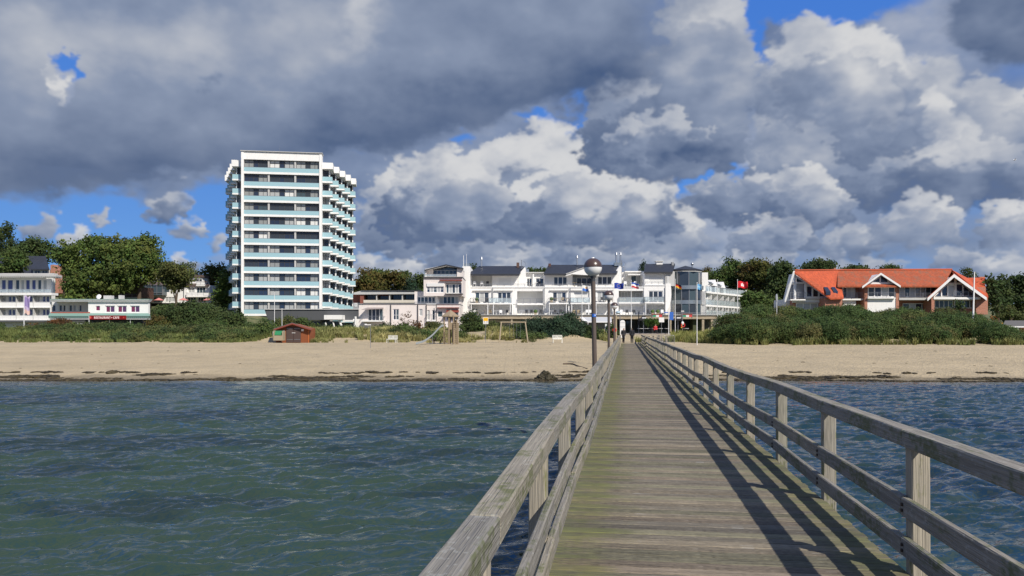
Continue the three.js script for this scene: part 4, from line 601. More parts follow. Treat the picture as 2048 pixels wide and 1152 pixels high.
  H.add('curved_wall', H.poly([[1331, 630], [1331, 567], [1341, 567], [1342.5, 578], [1342.5, 590], [1341.5, 602], [1338, 614], [1333.5, 622]], -4, 0.3), W);
  // tables, chairs and pots on the balconies and terraces
  const rf = mulberry(12), put = (x, yf, z, kind) => { const p = H.P(x, yf, z), q = (a, b, c, d, e, f) => box(p[0] + a, p[0] + b, p[1] + c, p[1] + d, p[2] + e, p[2] + f); if (kind === 0) { H.add('balcony_table', [q(-0.4, 0.4, 0.68, 0.72, -0.3, 0.3), q(-0.04, 0.04, 0, 0.68, -0.04, 0.04)], pick([M.wood, M.trim, M.anthracite])); } else if (kind === 1) { H.add('balcony_chair', [q(-0.24, 0.24, 0.4, 0.45, -0.24, 0.24), q(-0.24, 0.24, 0.45, 0.92, -0.26, -0.21), q(-0.24, -0.19, 0, 0.4, -0.2, 0.2), q(0.19, 0.24, 0, 0.4, -0.2, 0.2)], pick([M.anthracite, M.trim, M.wood, M.anthracite])); } else { const m = H.add('planter', q(-0.22, 0.22, 0, 0.4, -0.2, 0.2), M.wood); H.add('plant', new THREE.IcosahedronGeometry(0.34, 1).translate(p[0], p[1] + 0.62, p[2]), std([0.07, 0.12, 0.03], 0.9), m); } };
  for (const [x0, x1, y, z] of [[944, 974, 606, 0.7], [982, 1020, 606, 0.7], [1100, 1134, 605, 0.7], [1144, 1177, 605, 0.7], [1193, 1223, 604.5, 0.7], [1240, 1285, 604, -1], [1293, 1326, 604, 0.7], [946, 980, 573, -0.5], [1040, 1086, 573, -1.5], [1146, 1184, 573, -0.9], [1248, 1284, 573, -2], [945, 1020, 630, 0.6], [1040, 1084, 630, 0.4], [1100, 1135, 630, 0.6], [1145, 1182, 630, 0.6], [1240, 1284, 630, 0.4], [1293, 1326, 630, 0.5]]) for (let x = x0 + 3; x < x1; x += 6 + 9 * rf()) put(x, y, z, rf() < 0.35 ? 0 : rf() < 0.8 ? 1 : 2);
  // flues
  for (const [x, y0, y1] of [[963, 514, 533], [1154, 511, 530], [1232.5, 505, 531], [1241, 505, 531]]) H.add('flue', [bar(H.P(x, y1, -4.2), H.P(x, y0 + 4, -4.2), 0.17, 0.17, 12), bar(H.P(x, y0 + 5, -4.2), H.P(x, y0, -4.2), 0.29, 0.2, 12)], M.steel); H.add('flue_box', B(1229, 1245, 525, 532, -5, -3.6), M.zinc); H.add('aerial', [bar(H.P(927, 533, -3), H.P(927, 511, -3), 0.05), bar(H.P(933, 533, -3), H.P(933, 508, -3), 0.03)], M.trim); H.add('roof_plant', [B(926, 938, 527, 533, -5, -3), B(1049, 1058, 538, 545, -12, -10)], M.zinc);
}
// ---- stone terrace with the restaurants under it ----
{
  const H = house('stone_terrace', 'sand coloured stone terrace over dark restaurant fronts under the hotel', 'building', 133, 1190, 663);
  H.add('beam', [H.b(960, 1442, 630.5, 638, -4.5, 0)], M.stone); H.add('coping', H.b(958, 1444, 629.2, 630.4, -4.5, 0.2), M.lightGrey);
  H.each('pier', [972, 1022, 1050, 1087, 1158, 1226, 1340, 1404, 1422, 1436].map((x) => H.b(x, x + (x > 1400 ? 4.5 : 3), 638.02, 664, -1.2, -0.1)), M.stone);
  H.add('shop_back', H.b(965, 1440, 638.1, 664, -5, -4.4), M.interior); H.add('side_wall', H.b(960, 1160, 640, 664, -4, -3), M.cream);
  for (let x = 1230; x < 1400; x += 22) H.win(x, x + 17, 641, 663, -3.2, { n: 3, pane: M.glass, frame: M.anthracite });
  H.balcony(1340, 1442, 625, 629.3, -0.6, 0.1, { side: false, t: 0.05 });
  H.add('ivy_wall', H.b(1386, 1402, 639, 664, -4, -0.9), std([0.075, 0.085, 0.04], 0.95));
}
{ // grey awning of the first restaurant
  const H = house('terrace_awning', 'wide grey and white awning before the restaurant beside the nearest lamp', 'awning', 128, 1194, 662);
  H.add('cloth', [H.slab([[1165, 634, -3.5], [1223, 634, -3.5], [1223.5, 643, 0], [1170, 643.5, 0]], 0.05)], M.awningGrey); H.add('valance', H.b(1170, 1223.5, 643, 645, 0, 0.04), M.trim); H.add('cloth_wing', H.slab([[1160, 634, -3], [1166, 634, -3.2], [1176, 643, 0.2], [1164, 640, 0.2]], 0.05), M.trim);
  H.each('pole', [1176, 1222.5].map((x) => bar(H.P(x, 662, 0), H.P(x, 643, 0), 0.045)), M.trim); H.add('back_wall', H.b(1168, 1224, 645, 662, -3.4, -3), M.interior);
}
// ---- glass corner tower ----
{
  const H = house('glass_rotunda', 'rounded glass corner tower with grey bands and flat cone roof', 'building', 139, 1379, 662), s = H.s;
  const ring = (rx, y0, y1, seg = 10, th0 = 0, zc = -3.2, open = false) => { const r = rx * s, c = H.P(1379, y1, 0); return new THREE.CylinderGeometry(r, r, (y1 - y0) * s, seg, 1, open).rotateY(th0).translate(c[0], c[1] + (y1 - y0) * s / 2, zc); };
  const glaze = (rx, y0, y1, seg, mats, zc = -3.2) => { const r = rx * s, c = H.P(1379, y1, 0), h = (y1 - y0) * s, w = 2 * r * Math.tan(Math.PI / seg), fr = []; const win = []; for (let i = 0; i < seg; i++) { const a = (i + 0.5) / seg * Math.PI * 2; if (Math.cos(a) < -0.35) continue; const ap = r; win.push([box(-w / 2 + 0.03, w / 2 - 0.03, 0, h, ap - 0.06, ap).rotateY(a).translate(c[0], c[1], zc), i]); fr.push(box(-w / 2 - 0.05, -w / 2 + 0.05, 0, h, ap - 0.1, ap + 0.05).rotateY(a).translate(c[0], c[1], zc), box(w / 2 - 0.05, w / 2 + 0.05, 0, h, ap - 0.1, ap + 0.045).rotateY(a).translate(c[0], c[1], zc)); } const f = H.add('window', fr, M.rail); for (const [g, i] of win) H.add('pane', g, mats[i % mats.length], f); };
  H.add('roof', [(() => { const c = H.P(1379, 538, 0); return new THREE.ConeGeometry(34 * s, 9.5 * s, 8).rotateY(Math.PI / 8).translate(c[0], c[1] + 4.75 * s, -3.2); })(), ring(33.5, 538, 540.3, 8, Math.PI / 8)], M.slate); H.add('roof_edge', ring(32.5, 540.35, 542.5, 8, Math.PI / 8), M.lightGrey);
  { const c = H.P(1384.5, 528, -3.2); H.add('roof_cowl', [new THREE.SphereGeometry(0.28, 12, 10).translate(c[0], c[1], -3.2), bar([c[0], c[1] - 0.8, -3.2], [c[0], c[1], -3.2], 0.12)], M.steel); }
  glaze(28, 542.6, 571, 8, [M.glassTeal, M.glass, M.glassTeal]); H.add('core', ring(25, 540, 664, 20, 0, -3.2), M.interior);
  H.add('grey_band', [ring(36, 570.5, 578, 24), ring(33.5, 600, 607.5, 24)], M.zinc); glaze(32, 578, 600, 14, [M.glassTeal, M.glass, M.glassBlue, M.glassTeal]); glaze(32, 607.5, 629, 14, [M.glass, M.glassTeal, M.curtain]);
  H.add('base', ring(33, 629.2, 664, 24), M.darkGrey);
  H.add('link_wall', [H.b(1341, 1352, 578, 630, -6, -3.5), H.b(1347, 1356, 541, 572, -7, -3.2)], M.darkGrey); H.add('link_bay', H.b(1404, 1416, 545, 630, -7, -4.2), M.white);
}
// ---- hotel side wing, running back from the corner ----
{
  const p0 = at(1412, 662, 141), p1 = at(1490, 662, 159), L = Math.hypot(p1[0] - p0[0], p1[2] - p0[2]), turn = Math.atan2(-(p1[2] - p0[2]), p1[0] - p0[0]);
  const g = thing('hotel_side_wing', 'receding white side wing of the hotel with glass railed balconies', 'building', [p0[0], p0[1], p0[2]], undefined, turn);
  const add = (n, geo, mat, p = g) => mesh(n, geo, mat, p), lev = [2.9, 4.95, 7.45, 9.9].map((h) => h * 0.94);
  add('core', box(0, L, 0, lev[2], -9, -2.2), M.white2); add('end_wall', box(L, L + 0.35, 0, lev[2] + 1.1, -9, 0.2), M.white);
  const bays = 7, w = L / bays;
  for (let f = 1; f < 3; f++) {
    const y = lev[f - 1] + (f === 1 ? 0 : 0), y1 = lev[f];
    add('floor_slab', box(0, L, y - 0.3, y, -2.2, 0), M.white); const rl = add('railing', [box(0, L, y + 0.95, y + 1.0, -0.06, 0), ...Array.from({ length: 15 }, (_, i) => box(i * L / 14 - 0.03, i * L / 14 + 0.03, y, y + 0.95, -0.05, -0.01))], M.rail); add('railing_panel', box(0.05, L - 0.05, y + 0.06, y + 0.9, -0.04, -0.025), M.clearRail, rl);
    for (let i = 0; i < bays; i++) {
      add('partition', box(i * w - 0.1, i * w + 0.1, y, y1 - 0.31, -2.2, -0.12), M.white); const a = i * w + 0.3, b = (i + 1) * w - 0.3, fr = [box(a, a + 0.1, y, y1 - 0.5, -2.15, -2.05), box(b - 0.1, b, y, y1 - 0.5, -2.15, -2.05), box((a + b) / 2 - 0.06, (a + b) / 2 + 0.06, y, y1 - 0.5, -2.15, -2.055), box(a, b, y1 - 0.6, y1 - 0.5, -2.14, -2.06)];
      const win = add('window', fr, M.trim); add('pane', box(a + 0.03, b - 0.03, y + 0.01, y1 - 0.52, -2.2, -2.1), pick([M.glass, M.glassTeal, M.curtain, M.glassBlue]), win);
    }
  }
  add('floor_slab', box(0, L, lev[2] - 0.3, lev[2], -2.2, 0.1), M.white); const rt = add('railing', [box(0, L, lev[2] + 0.95, lev[2] + 1.0, -0.06, 0), ...Array.from({ length: 13 }, (_, i) => box(i * L / 12 - 0.03, i * L / 12 + 0.03, lev[2], lev[2] + 0.95, -0.05, -0.01))], M.rail); add('railing_panel', box(0.05, L - 0.05, lev[2] + 0.06, lev[2] + 0.9, -0.04, -0.025), M.clearRail, rt);
  add('glass_screen', Array.from({ length: 14 }, (_, i) => box(i * L / 13, i * L / 13 + 0.07, 0.9, lev[1] - 0.31, 0.02, 0.09)), M.trim); add('ground_glass', box(0, L, 0.9, lev[0] - 0.32, -0.9, -0.8), M.glassTeal); add('base', box(0, L, 0, 0.9, -2.2, 0), M.stone);
  // stepped pent roofs and gables behind the roof terrace
  for (let i = 0; i < 4; i++) { const a = 0.6 + i * L * 0.21, b = a + L * 0.2, h = lev[2] + 2.3 - i * 0.18; add('attic', box(a, b, lev[2], h, -8, -2.8), M.white); add('attic_roof', [hexa([[a - 0.2, h, -2.4], [b + 0.2, h, -2.4], [b + 0.2, h + 0.9, -5.5], [a - 0.2, h + 0.9, -5.5], [a - 0.2, h - 0.15, -2.4], [b + 0.2, h - 0.15, -2.4], [b + 0.2, h + 0.7, -5.5], [a - 0.2, h + 0.7, -5.5]])], M.zinc); add('attic_gable', prism([[a + 0.5, h - 0.4], [a + 1.5, h + 0.75], [a + 2.5, h - 0.4]], -4, -2.3), M.white); const wn = add('window', [box(a + 0.6, a + 2.4, lev[2] + 0.1, lev[2] + 1.95, -2.78, -2.72)], M.trim); add('pane', box(a + 0.7, a + 2.3, lev[2] + 0.2, lev[2] + 1.85, -2.75, -2.69), pick([M.glass, M.glassTeal]), wn); }
}
// ---- house with the orange roof ----
{
  const H = house('orange_roof_house', 'brick house with orange tiled roof and white framed glass gables above the thicket', 'house', 125, 1775, 634), Q = (x, y, z = 0) => [1540 + x * 0.248, 500 + y * 0.248, z];
  const b = (x0, x1, y0, y1, zb, zf) => H.b(1540 + x0 * 0.248, 1540 + x1 * 0.248, 500 + y0 * 0.248, 500 + y1 * 0.248, zb, zf), poly = (p, zb, zf) => H.poly(p.map(([x, y]) => [1540 + x * 0.248, 500 + y * 0.248]), zb, zf), slab = (p, t) => H.slab(p.map((a) => Q(...a)), t);
  const win = (x0, x1, y0, y1, z, o) => H.win(1540 + x0 * 0.248, 1540 + x1 * 0.248, 500 + y0 * 0.248, 500 + y1 * 0.248, z, o);
  // main roof and ridge
  H.add('main_roof', [slab([[545, 288, 0.9], [1390, 288, 0.9], [1465, 158, -5], [545, 160, -5]], 0.25), slab([[545, 160, -5], [1465, 158, -5], [1560, 288, -11], [545, 288, -11]], 0.25)], M.oldTile); H.add('ridge_tiles', bar(H.P(...Q(200, 163, -4.6)), H.P(...Q(1468, 156, -5)), 0.13), M.tile);
  H.add('wing_roof', [slab([[190, 172, 0.6], [550, 165, -4.6], [594, 383, 2.6], [488, 388, 2.6]], 0.25)], M.tile);
  H.add('hip_roof', [slab([[1465, 158, -5], [1700, 350, 1.0], [1760, 372, -1.5], [1735, 300, -9]], 0.25), slab([[1545, 225, -7], [1735, 222, -7], [1735, 305, -4], [1600, 305, -4]], 0.25)], M.tile);
  H.each('chimney', [b(1690, 1735, 215, 250, -8, -7), b(518, 530, 145, 170, -5.4, -4.8)], M.brick);
  // body
  H.add('wall', [b(600, 1300, 289, 500, -11, -2.2), b(1300, 1755, 378, 520, -11, -1.6), b(185, 450, 392, 520, -10, -0.8)], M.brick); H.add('end_wall', b(1640, 1740, 300, 385, -10, -3), M.brick);
  // west wing: glazed gable
  H.add('gable_back', [poly([[150, 400], [200, 190], [480, 392]], -5, -2.4)], M.white2); H.add('bargeboard', [slab([[188, 168, 0.65], [200, 168, 0.65], [128, 402, 0.2], [118, 398, 0.2]], 0.35)], M.trim);
  H.add('gable_frame', [b(196, 211, 195, 398, -0.5, -0.1), b(165, 290, 260, 270, -0.5, -0.08), b(285, 299, 262, 392, -0.5, -0.09), b(338, 349, 300, 380, -0.5, -0.1), b(390, 400, 335, 380, -0.5, -0.1), b(290, 445, 375, 393, -0.5, -0.06), b(299, 336, 283, 292, -0.5, -0.1)], M.trim);
  H.add('gable_frame', slab([[205, 200, -0.1], [205, 212, -0.1], [478, 392, 1.0], [478, 376, 1.0]], 0.12), M.trim);
  H.add('gable_pane', [poly([[214, 258], [214, 215], [282, 258]], -0.4, -0.3)], M.glassTeal); H.add('gable_pane', b(214, 284, 272, 392, -1.4, -1.3), M.curtain); H.add('gable_pane', [b(300, 337, 296, 374, -0.4, -0.3)], M.glassBlue); H.add('gable_pane', poly([[350, 374], [350, 303], [389, 334], [389, 374]], -0.4, -0.3), M.glass); H.add('gable_pane', poly([[401, 374], [401, 342], [440, 372]], -0.4, -0.3), M.glassBlue);
  H.add('side_glazing', [b(150, 196, 275, 398, -3, -2.3)], M.curtain); H.balcony(1540 + 165 * 0.248, 1540 + 290 * 0.248, 500 + 340 * 0.248, 500 + 396 * 0.248, -1.3, 0.4, { t: 0.2 });
  H.add('white_band', b(185, 445, 397, 424, -0.8, -0.3), M.white); H.add('side_wall', b(128, 186, 396, 520, -8, -2.2), M.white2); win(212, 442, 427, 480, -0.6, { n: 4, pane: M.curtain, w: 0.12 });
  H.add('stair_tower', [b(445, 582, 386, 520, -4, 2.0)], M.brick); win(500, 513, 424, 476, 2.08, { n: 1, pane: M.blind, w: 0.1 }); win(535, 551, 424, 476, 2.08, { n: 1, pane: M.blind, w: 0.1 });
  H.add('skylight', [slab([[432, 298, 1.9], [465, 300, 1.85], [490, 335, 2.5], [452, 335, 2.5]], 0.5), slab([[494, 298, 1.5], [522, 298, 1.45], [548, 333, 2.2], [512, 335, 2.25]], 0.5)], M.glassBlue);
  // between wing and dormer
  win(588, 690, 300, 386, -1.6, { n: 3, panes: [M.glass, M.curtain, M.blind], w: 0.12 }); H.add('recess', b(692, 762, 290, 470, -3, -2.1), M.brick); H.balcony(1540 + 586 * 0.248, 1540 + 760 * 0.248, 500 + 345 * 0.248, 500 + 392 * 0.248, -2.1, -0.4, { t: 0.25, side: false }); H.add('garage_front', b(586, 692, 398, 490, -2.1, -0.9), M.white);
  // middle dormer
  H.add('dormer_gable', [poly([[785, 296], [785, 268], [895, 192], [1015, 268], [1015, 296]], -7, 0.2)], M.white); H.add('dormer_pane', poly([[835, 258], [885, 222], [885, 258]], 0.2, 0.26), M.glassBlue); H.add('dormer_pane', poly([[893, 258], [893, 208], [945, 240], [945, 258]], 0.2, 0.26), M.glassBlue); H.add('dormer_frame', [b(780, 1018, 262, 282, 0.2, 0.34), b(884, 894, 205, 262, 0.2, 0.34)], M.trim);
  H.add('dormer_roof', [slab([[742, 290, 0.9], [895, 180, 0.9], [895, 180, -6], [742, 290, -6]], 0.3), slab([[895, 180, 0.9], [1056, 284, 0.9], [1056, 284, -6], [895, 180, -6]], 0.3)], M.oldTile); H.add('bargeboard', [slab([[744, 292, 1.05], [895, 183, 1.05], [895, 183, 0.9], [744, 292, 0.9]], 0.34), slab([[895, 183, 1.05], [1054, 286, 1.05], [1054, 286, 0.9], [895, 183, 0.9]], 0.34)], M.trim);
  win(790, 1012, 296, 382, -0.1, { n: 4, panes: [M.glass, M.glassBlue, M.curtain, M.glass], w: 0.16 }); H.each('brick_pier', [b(763, 786, 284, 500, -2, 0.1), b(1016, 1040, 284, 500, -2, 0.1)], M.brick); H.add('dormer_wall', b(786, 1016, 382, 500, -2, 0), M.white); H.balcony(1540 + 790 * 0.248, 1540 + 1014 * 0.248, 500 + 340 * 0.248, 500 + 384 * 0.248, 0.02, 0.5, { side: false, t: 0.15 });
  // window row
  win(1045, 1302, 294, 380, -1.2, { n: 6, panes: [M.curtain, M.glassTeal, M.curtain, M.halfBlind, M.curtain, M.glassTeal], w: 0.13 }); H.add('balcony_slab', b(1042, 1300, 384, 403, -2.2, 0.2), M.lightGrey); win(1072, 1280, 430, 490, -1.9, { n: 4, panes: [M.glassBlue, M.curtain, M.glassBlue], w: 0.1 });
  H.balcony(1540 + 1042 * 0.248, 1540 + 1300 * 0.248, 500 + 345 * 0.248, 500 + 385 * 0.248, -1, 0.15, { side: false, t: 0.05 });
  // east gable
  H.add('gable_back', poly([[1320, 376], [1485, 215], [1690, 376]], -6, -0.6), M.white2);
  for (const [p, m] of [[[[1335, 372], [1380, 332], [1380, 372]], M.glassBlue], [[[1388, 368], [1388, 325], [1430, 288], [1430, 368]], M.glassBlue], [[[1440, 368], [1440, 290], [1488, 290], [1488, 368]], M.curtain], [[[1505, 368], [1505, 280], [1553, 280], [1553, 368]], M.glassBlue], [[[1562, 368], [1562, 290], [1650, 362], [1650, 368]], M.glassBlue], [[[1450, 262], [1484, 228], [1484, 262]], M.glass], [[[1492, 262], [1492, 228], [1530, 262]], M.glass]]) H.add('gable_pane', poly(p, -0.58, -0.5), m);
  H.add('gable_frame', [b(1430, 1440, 270, 372, -0.6, -0.4), b(1488, 1505, 225, 372, -0.6, -0.4), b(1553, 1562, 282, 372, -0.6, -0.4), b(1380, 1388, 325, 372, -0.6, -0.4), b(1445, 1560, 264, 276, -0.6, -0.36)], M.trim);
  H.add('gable_roof', [slab([[1268, 384, 1.2], [1485, 190, 1.2], [1485, 190, -8], [1268, 384, -8]], 0.3), slab([[1485, 190, 1.2], [1752, 380, 1.2], [1752, 380, -8], [1485, 190, -8]], 0.3)], M.tile); H.add('bargeboard', [slab([[1270, 386, 1.4], [1485, 194, 1.4], [1485, 194, 1.2], [1270, 386, 1.2]], 0.5), slab([[1485, 194, 1.4], [1748, 382, 1.4], [1748, 382, 1.2], [1485, 194, 1.2]], 0.5)], M.trim);
  H.add('floor_band', b(1320, 1700, 378, 398, -1.6, 0.6), M.white); H.balcony(1540 + 1480 * 0.248, 1540 + 1660 * 0.248, 500 + 332 * 0.248, 500 + 378 * 0.248, -0.4, 0.6, { side: false, t: 0.04 });
  H.each('brick_pier', [b(1302, 1326, 384, 520, -2, 0.5), b(1662, 1757, 384, 520, -8, -0.2)], M.brick); win(1330, 1480, 404, 470, -1.3, { n: 4, pane: M.glassTeal, w: 0.1 }); win(1490, 1655, 404, 470, -1.3, { n: 4, pane: M.glassTeal, w: 0.1 });
}
// ---- shed at the edge of the wood ----
{
  const H = house('garden_shed', 'small dark roofed shed with pale fascia at the end of the thicket', 'shed', 100, 2030, 675);
  H.add('wall', H.b(2012, 2075, 654, 676, -4, 0), M.brick); H.add('roof', H.slab([[2006, 652, 0.5], [2080, 652, 0.5], [2078, 641, -2.5], [2010, 641, -2.5]], 0.18), M.felt); H.add('fascia', H.b(2008, 2080, 652.4, 655, -0.1, 0.56), M.trim); H.add('post', H.b(2035, 2038, 655, 676, 0.3, 0.42), M.trim);
}
// ---------- plants ----------
// Crowns and bushes are clumps of leaf-sized folded faces scattered over the shells of many overlapping lobes.
const leafMat = new THREE.MeshPhysicalMaterial({ color: 0xffffff, roughness: 1, vertexColors: true, side: THREE.DoubleSide, specularIntensity: 0.3, transmission: 0.35, thickness: 0 });
const UP = new THREE.Vector3(0, 1, 0), tv = new THREE.Vector3(), ta = new THREE.Vector3(), tb = new THREE.Vector3();
function foliage(lobes, size, colors, r, cover = 1.5, per = 13) {
  const pos = [], col = [];
  for (const [cx, cy, cz, rx, ry, rz, ci] of lobes) {
    const area = 4 * Math.PI * Math.pow((Math.pow(rx * ry, 1.6) + Math.pow(rx * rz, 1.6) + Math.pow(ry * rz, 1.6)) / 3, 1 / 1.6), n = Math.max(4, Math.round(area * cover / (size * size * 0.55) / per)), c0 = colors[(ci ?? Math.floor(r() * colors.length)) % colors.length], lt = 0.8 + r() * 0.4;
    for (let k = 0; k < n; k++) {
      let dx, dy, dz, l; do { dx = r() * 2 - 1; dy = r() * 2 - 1; dz = r() * 2 - 1; l = Math.hypot(dx, dy, dz); } while (l > 1 || l < 0.1); dx /= l; dy /= l; dz /= l; if (dz < -0.5 && r() < 0.5) dz = -dz;
      const q = 0.72 + 0.36 * r(), px = cx + dx * rx * q, py = cy + dy * ry * q, pz = cz + dz * rz * q, s = size * (1.5 + r()), tint = (0.7 + 0.6 * r()) * lt, w = 0.85 + 0.3 * r();
      for (let m = 0; m < per; m++) {
        const g = () => (r() + r() + r() - 1.5) * s, x = px + g(), y = py + g() * 0.75, z = pz + g(), a = size * (0.55 + 0.6 * r()), t = tint * (0.86 + 0.28 * r());
        tv.set(dx + (r() - 0.5) * 1.9, dy + 0.25 + (r() - 0.5) * 1.9, dz + (r() - 0.5) * 1.9).normalize(); ta.set(r() - 0.5, r() - 0.5, r() - 0.5).cross(tv).normalize().multiplyScalar(a * 0.62); tb.crossVectors(tv, ta).normalize().multiplyScalar(a * 0.42); tv.multiplyScalar(a * 0.16);
        const A = [x - ta.x, y - ta.y, z - ta.z], B = [x + ta.x, y + ta.y, z + ta.z], C = [x + tb.x - tv.x, y + tb.y - tv.y, z + tb.z - tv.z], D = [x - tb.x - tv.x, y - tb.y - tv.y, z - tb.z - tv.z];
        pos.push(...A, ...B, ...C, ...A, ...D, ...B); const c = [c0[0] * t * w, c0[1] * t, c0[2] * t]; for (let i = 0; i < 6; i++) col.push(...c);
      }
    }
  }
  const g = new THREE.BufferGeometry(); g.setAttribute('position', new THREE.Float32BufferAttribute(pos, 3)); g.setAttribute('color', new THREE.Float32BufferAttribute(col, 3)); g.computeVertexNormals(); return g;
}
const GREEN = { oak: [[0.104, 0.152, 0.034], [0.084, 0.130, 0.031], [0.128, 0.160, 0.038]], dark: [[0.058, 0.090, 0.028], [0.070, 0.102, 0.030]], autumn: [[0.098, 0.104, 0.024], [0.076, 0.094, 0.022], [0.125, 0.098, 0.026]], conifer: [[0.036, 0.070, 0.040], [0.044, 0.080, 0.042]], rust: [[0.15, 0.070, 0.024], [0.11, 0.060, 0.024]], mid: [[0.074, 0.120, 0.030], [0.090, 0.132, 0.034]], olive: [[0.110, 0.120, 0.036], [0.088, 0.112, 0.032]], orange: [[0.42, 0.16, 0.02], [0.10, 0.12, 0.03]], bright: [[0.075, 0.135, 0.022], [0.06, 0.11, 0.02]] };
// a tree by the outline of its crown in the photograph: lobes are [x, y, rx, ry] pixels
function tree(name, label, d, cx, base, lobes, kind, { size = 0.5, group, trunk = 0.35, cover = 1.35, fine = 7 } = {}) {
  const r = mulberry(Math.round(cx * 31 + d * 7)), s = d / FPX, o = at(cx, base, d); o[1] = Math.min(o[1], land(o[0], d)); const g = thing(name, label, 'tree', o, group), L = [];
  for (const [x, y, rx, ry] of lobes) {
    const X = (x - cx) * s, Y = EYE + (HY - y) * s - o[1], RX = rx * s, RY = ry * s, Z = (r() - 0.5) * RX * 0.6;
    for (let i = 0; i < fine; i++) { const a = r() * 6.28, b = Math.asin(r() * 2 - 1), q = 0.62 + 0.16 * r(), k = 0.36 + 0.16 * r(); L.push([X + Math.cos(a) * Math.cos(b) * RX * q, Y + Math.sin(b) * RY * q, Z + Math.sin(a) * Math.cos(b) * RX * q, RX * k, RY * k * 0.95, RX * k]); }
    L.push([X, Y, Z, RX * 0.66, RY * 0.66, RX * 0.66]);
  }
  const m = mesh('crown', foliage(L, size, GREEN[kind], r, cover), leafMat, g);
  const top = lobes.reduce((q, l) => Math.max(q, EYE + (HY - l[1]) * s - o[1]), 0), wood = [bar([0, -0.6, 0], [0.1, top * 0.55, 0.1], trunk, trunk * 0.6, 10)];
  for (const [x, y] of lobes.slice(0, 6)) { const X = (x - cx) * s, Y = EYE + (HY - y) * s - o[1]; wood.push(bar([0.07, top * 0.38, 0.05], [X * 0.75, Math.max(Y * 0.95, top * 0.45), 0], trunk * 0.45, trunk * 0.14, 6)); }
  mesh('trunk', wood, M.stem, g); return g;
}
function shrub(name, label, d, x0, x1, y0, y1, kind, { size = 0.24, group, rows = 3, cover = 1.5 } = {}) {
  const r = mulberry(Math.round(x0 * 17 + d)), s = d / FPX, cx = (x0 + x1) / 2, o = at(cx, y1, d); o[1] = Math.min(o[1], land(o[0], d) + 0.1); const g = thing(name, label, 'shrub', o, group), L = [], h = EYE + (HY - y0) * s - o[1], w = (x1 - x0) / 2 * s, n = Math.max(4, Math.round(rows * w / h * 2.4));
  for (let i = 0; i < n; i++) { const u = ((i + 0.5) / n * 2 - 1), hh = h * Math.sqrt(Math.max(0.18, 1 - u * u * 0.85)) * (0.82 + 0.22 * r()), rr = Math.min(h * 0.36, w * 0.5) * (0.75 + 0.5 * r()); L.push([u * (w - rr * 0.7), Math.max(rr * 0.5, hh - rr), (r() - 0.5) * h * 0.5, rr, rr, rr]); L.push([u * (w - rr * 0.6) + (r() - 0.5) * rr, Math.max(rr * 0.4, (hh - rr) * 0.45), (r() - 0.2) * h * 0.5, rr * 1.05, rr, rr]); }
  mesh('foliage', foliage(L, size, GREEN[kind], r, cover), leafMat, g); const st = []; for (let i = 0; i < 5; i++) st.push(bar([(r() - 0.5) * w * 0.6, -0.4, 0], [(r() - 0.5) * w * 1.3, h * 0.6, (r() - 0.5) * 0.4], 0.06, 0.02, 5)); mesh('stem', st, M.stem, g); return g;
}
// trees west of the tower
tree('oak_tree', 'tall spreading oak with pale gaps behind the restaurant, nearest the timber house', 150, 205, 600, [[165, 510, 40, 34], [205, 498, 44, 24], [235, 530, 38, 36], [185, 548, 42, 34], [225, 570, 40, 22], [160, 580, 26, 18]], 'oak', { trunk: 0.5 });
tree('oak_tree', 'tallest dense oak, between the timber house and the tower block', 156, 278, 600, [[250, 500, 28, 24], [285, 492, 34, 22], [310, 515, 28, 26], [275, 530, 42, 34], [315, 545, 26, 22], [252, 566, 28, 24]], 'oak', { trunk: 0.5 });
tree('dark_tree', 'dark narrow tree beside the red brick gable', 147, 128, 605, [[126, 512, 14, 16], [138, 535, 20, 24], [142, 565, 20, 28], [146, 595, 18, 14]], 'oak');
tree('small_tree', 'small round tree on a bare trunk before the hillside house', 150, 352, 608, [[350, 540, 26, 16], [335, 555, 18, 16], [362, 552, 24, 20], [352, 572, 18, 12]], 'olive', { size: 0.4, trunk: 0.3 });
tree('poplar_tree', 'slim dark poplar at the edge of the picture', 185, 2, 600, [[3, 500, 9, 18], [2, 470, 8, 22], [3, 530, 11, 30]], 'dark', { size: 0.4 });
tree('poplar_tree', 'taller dark poplar standing beside the other poplar', 182, 18, 600, [[17, 462, 10, 17], [18, 490, 13, 22], [18, 525, 14, 26]], 'dark', { size: 0.4 });
tree('dark_tree', 'broad dark tree rising over the slate roof', 186, 70, 600, [[66, 492, 28, 14], [88, 502, 22, 16], [50, 500, 16, 12], [72, 520, 32, 14]], 'dark');
tree('green_tree', 'bright green tree before the slate house', 150, 36, 600, [[32, 512, 24, 16], [42, 528, 20, 18], [22, 535, 22, 20]], 'mid');
tree('green_tree', 'rounded tree close beside the tower block on its west side', 178, 425, 610, [[420, 555, 24, 20], [440, 550, 22, 24], [440, 582, 24, 24]], 'olive');
tree('birch_tree', 'thin bare-topped birch behind the small round tree', 182, 378, 600, [[376, 535, 12, 14], [384, 548, 12, 10]], 'olive', { size: 0.35, cover: 0.5, trunk: 0.15 });
tree('dark_tree', 'dark tree in shade directly against the west side of the tower', 168, 452, 620, [[455, 560, 20, 22], [455, 600, 24, 26]], 'oak');
tree('dark_tree', 'shadowy tree low between the timber house and hedge', 168, 300, 606, [[230, 592, 24, 10], [190, 590, 22, 12]], 'oak', { size: 0.6 });
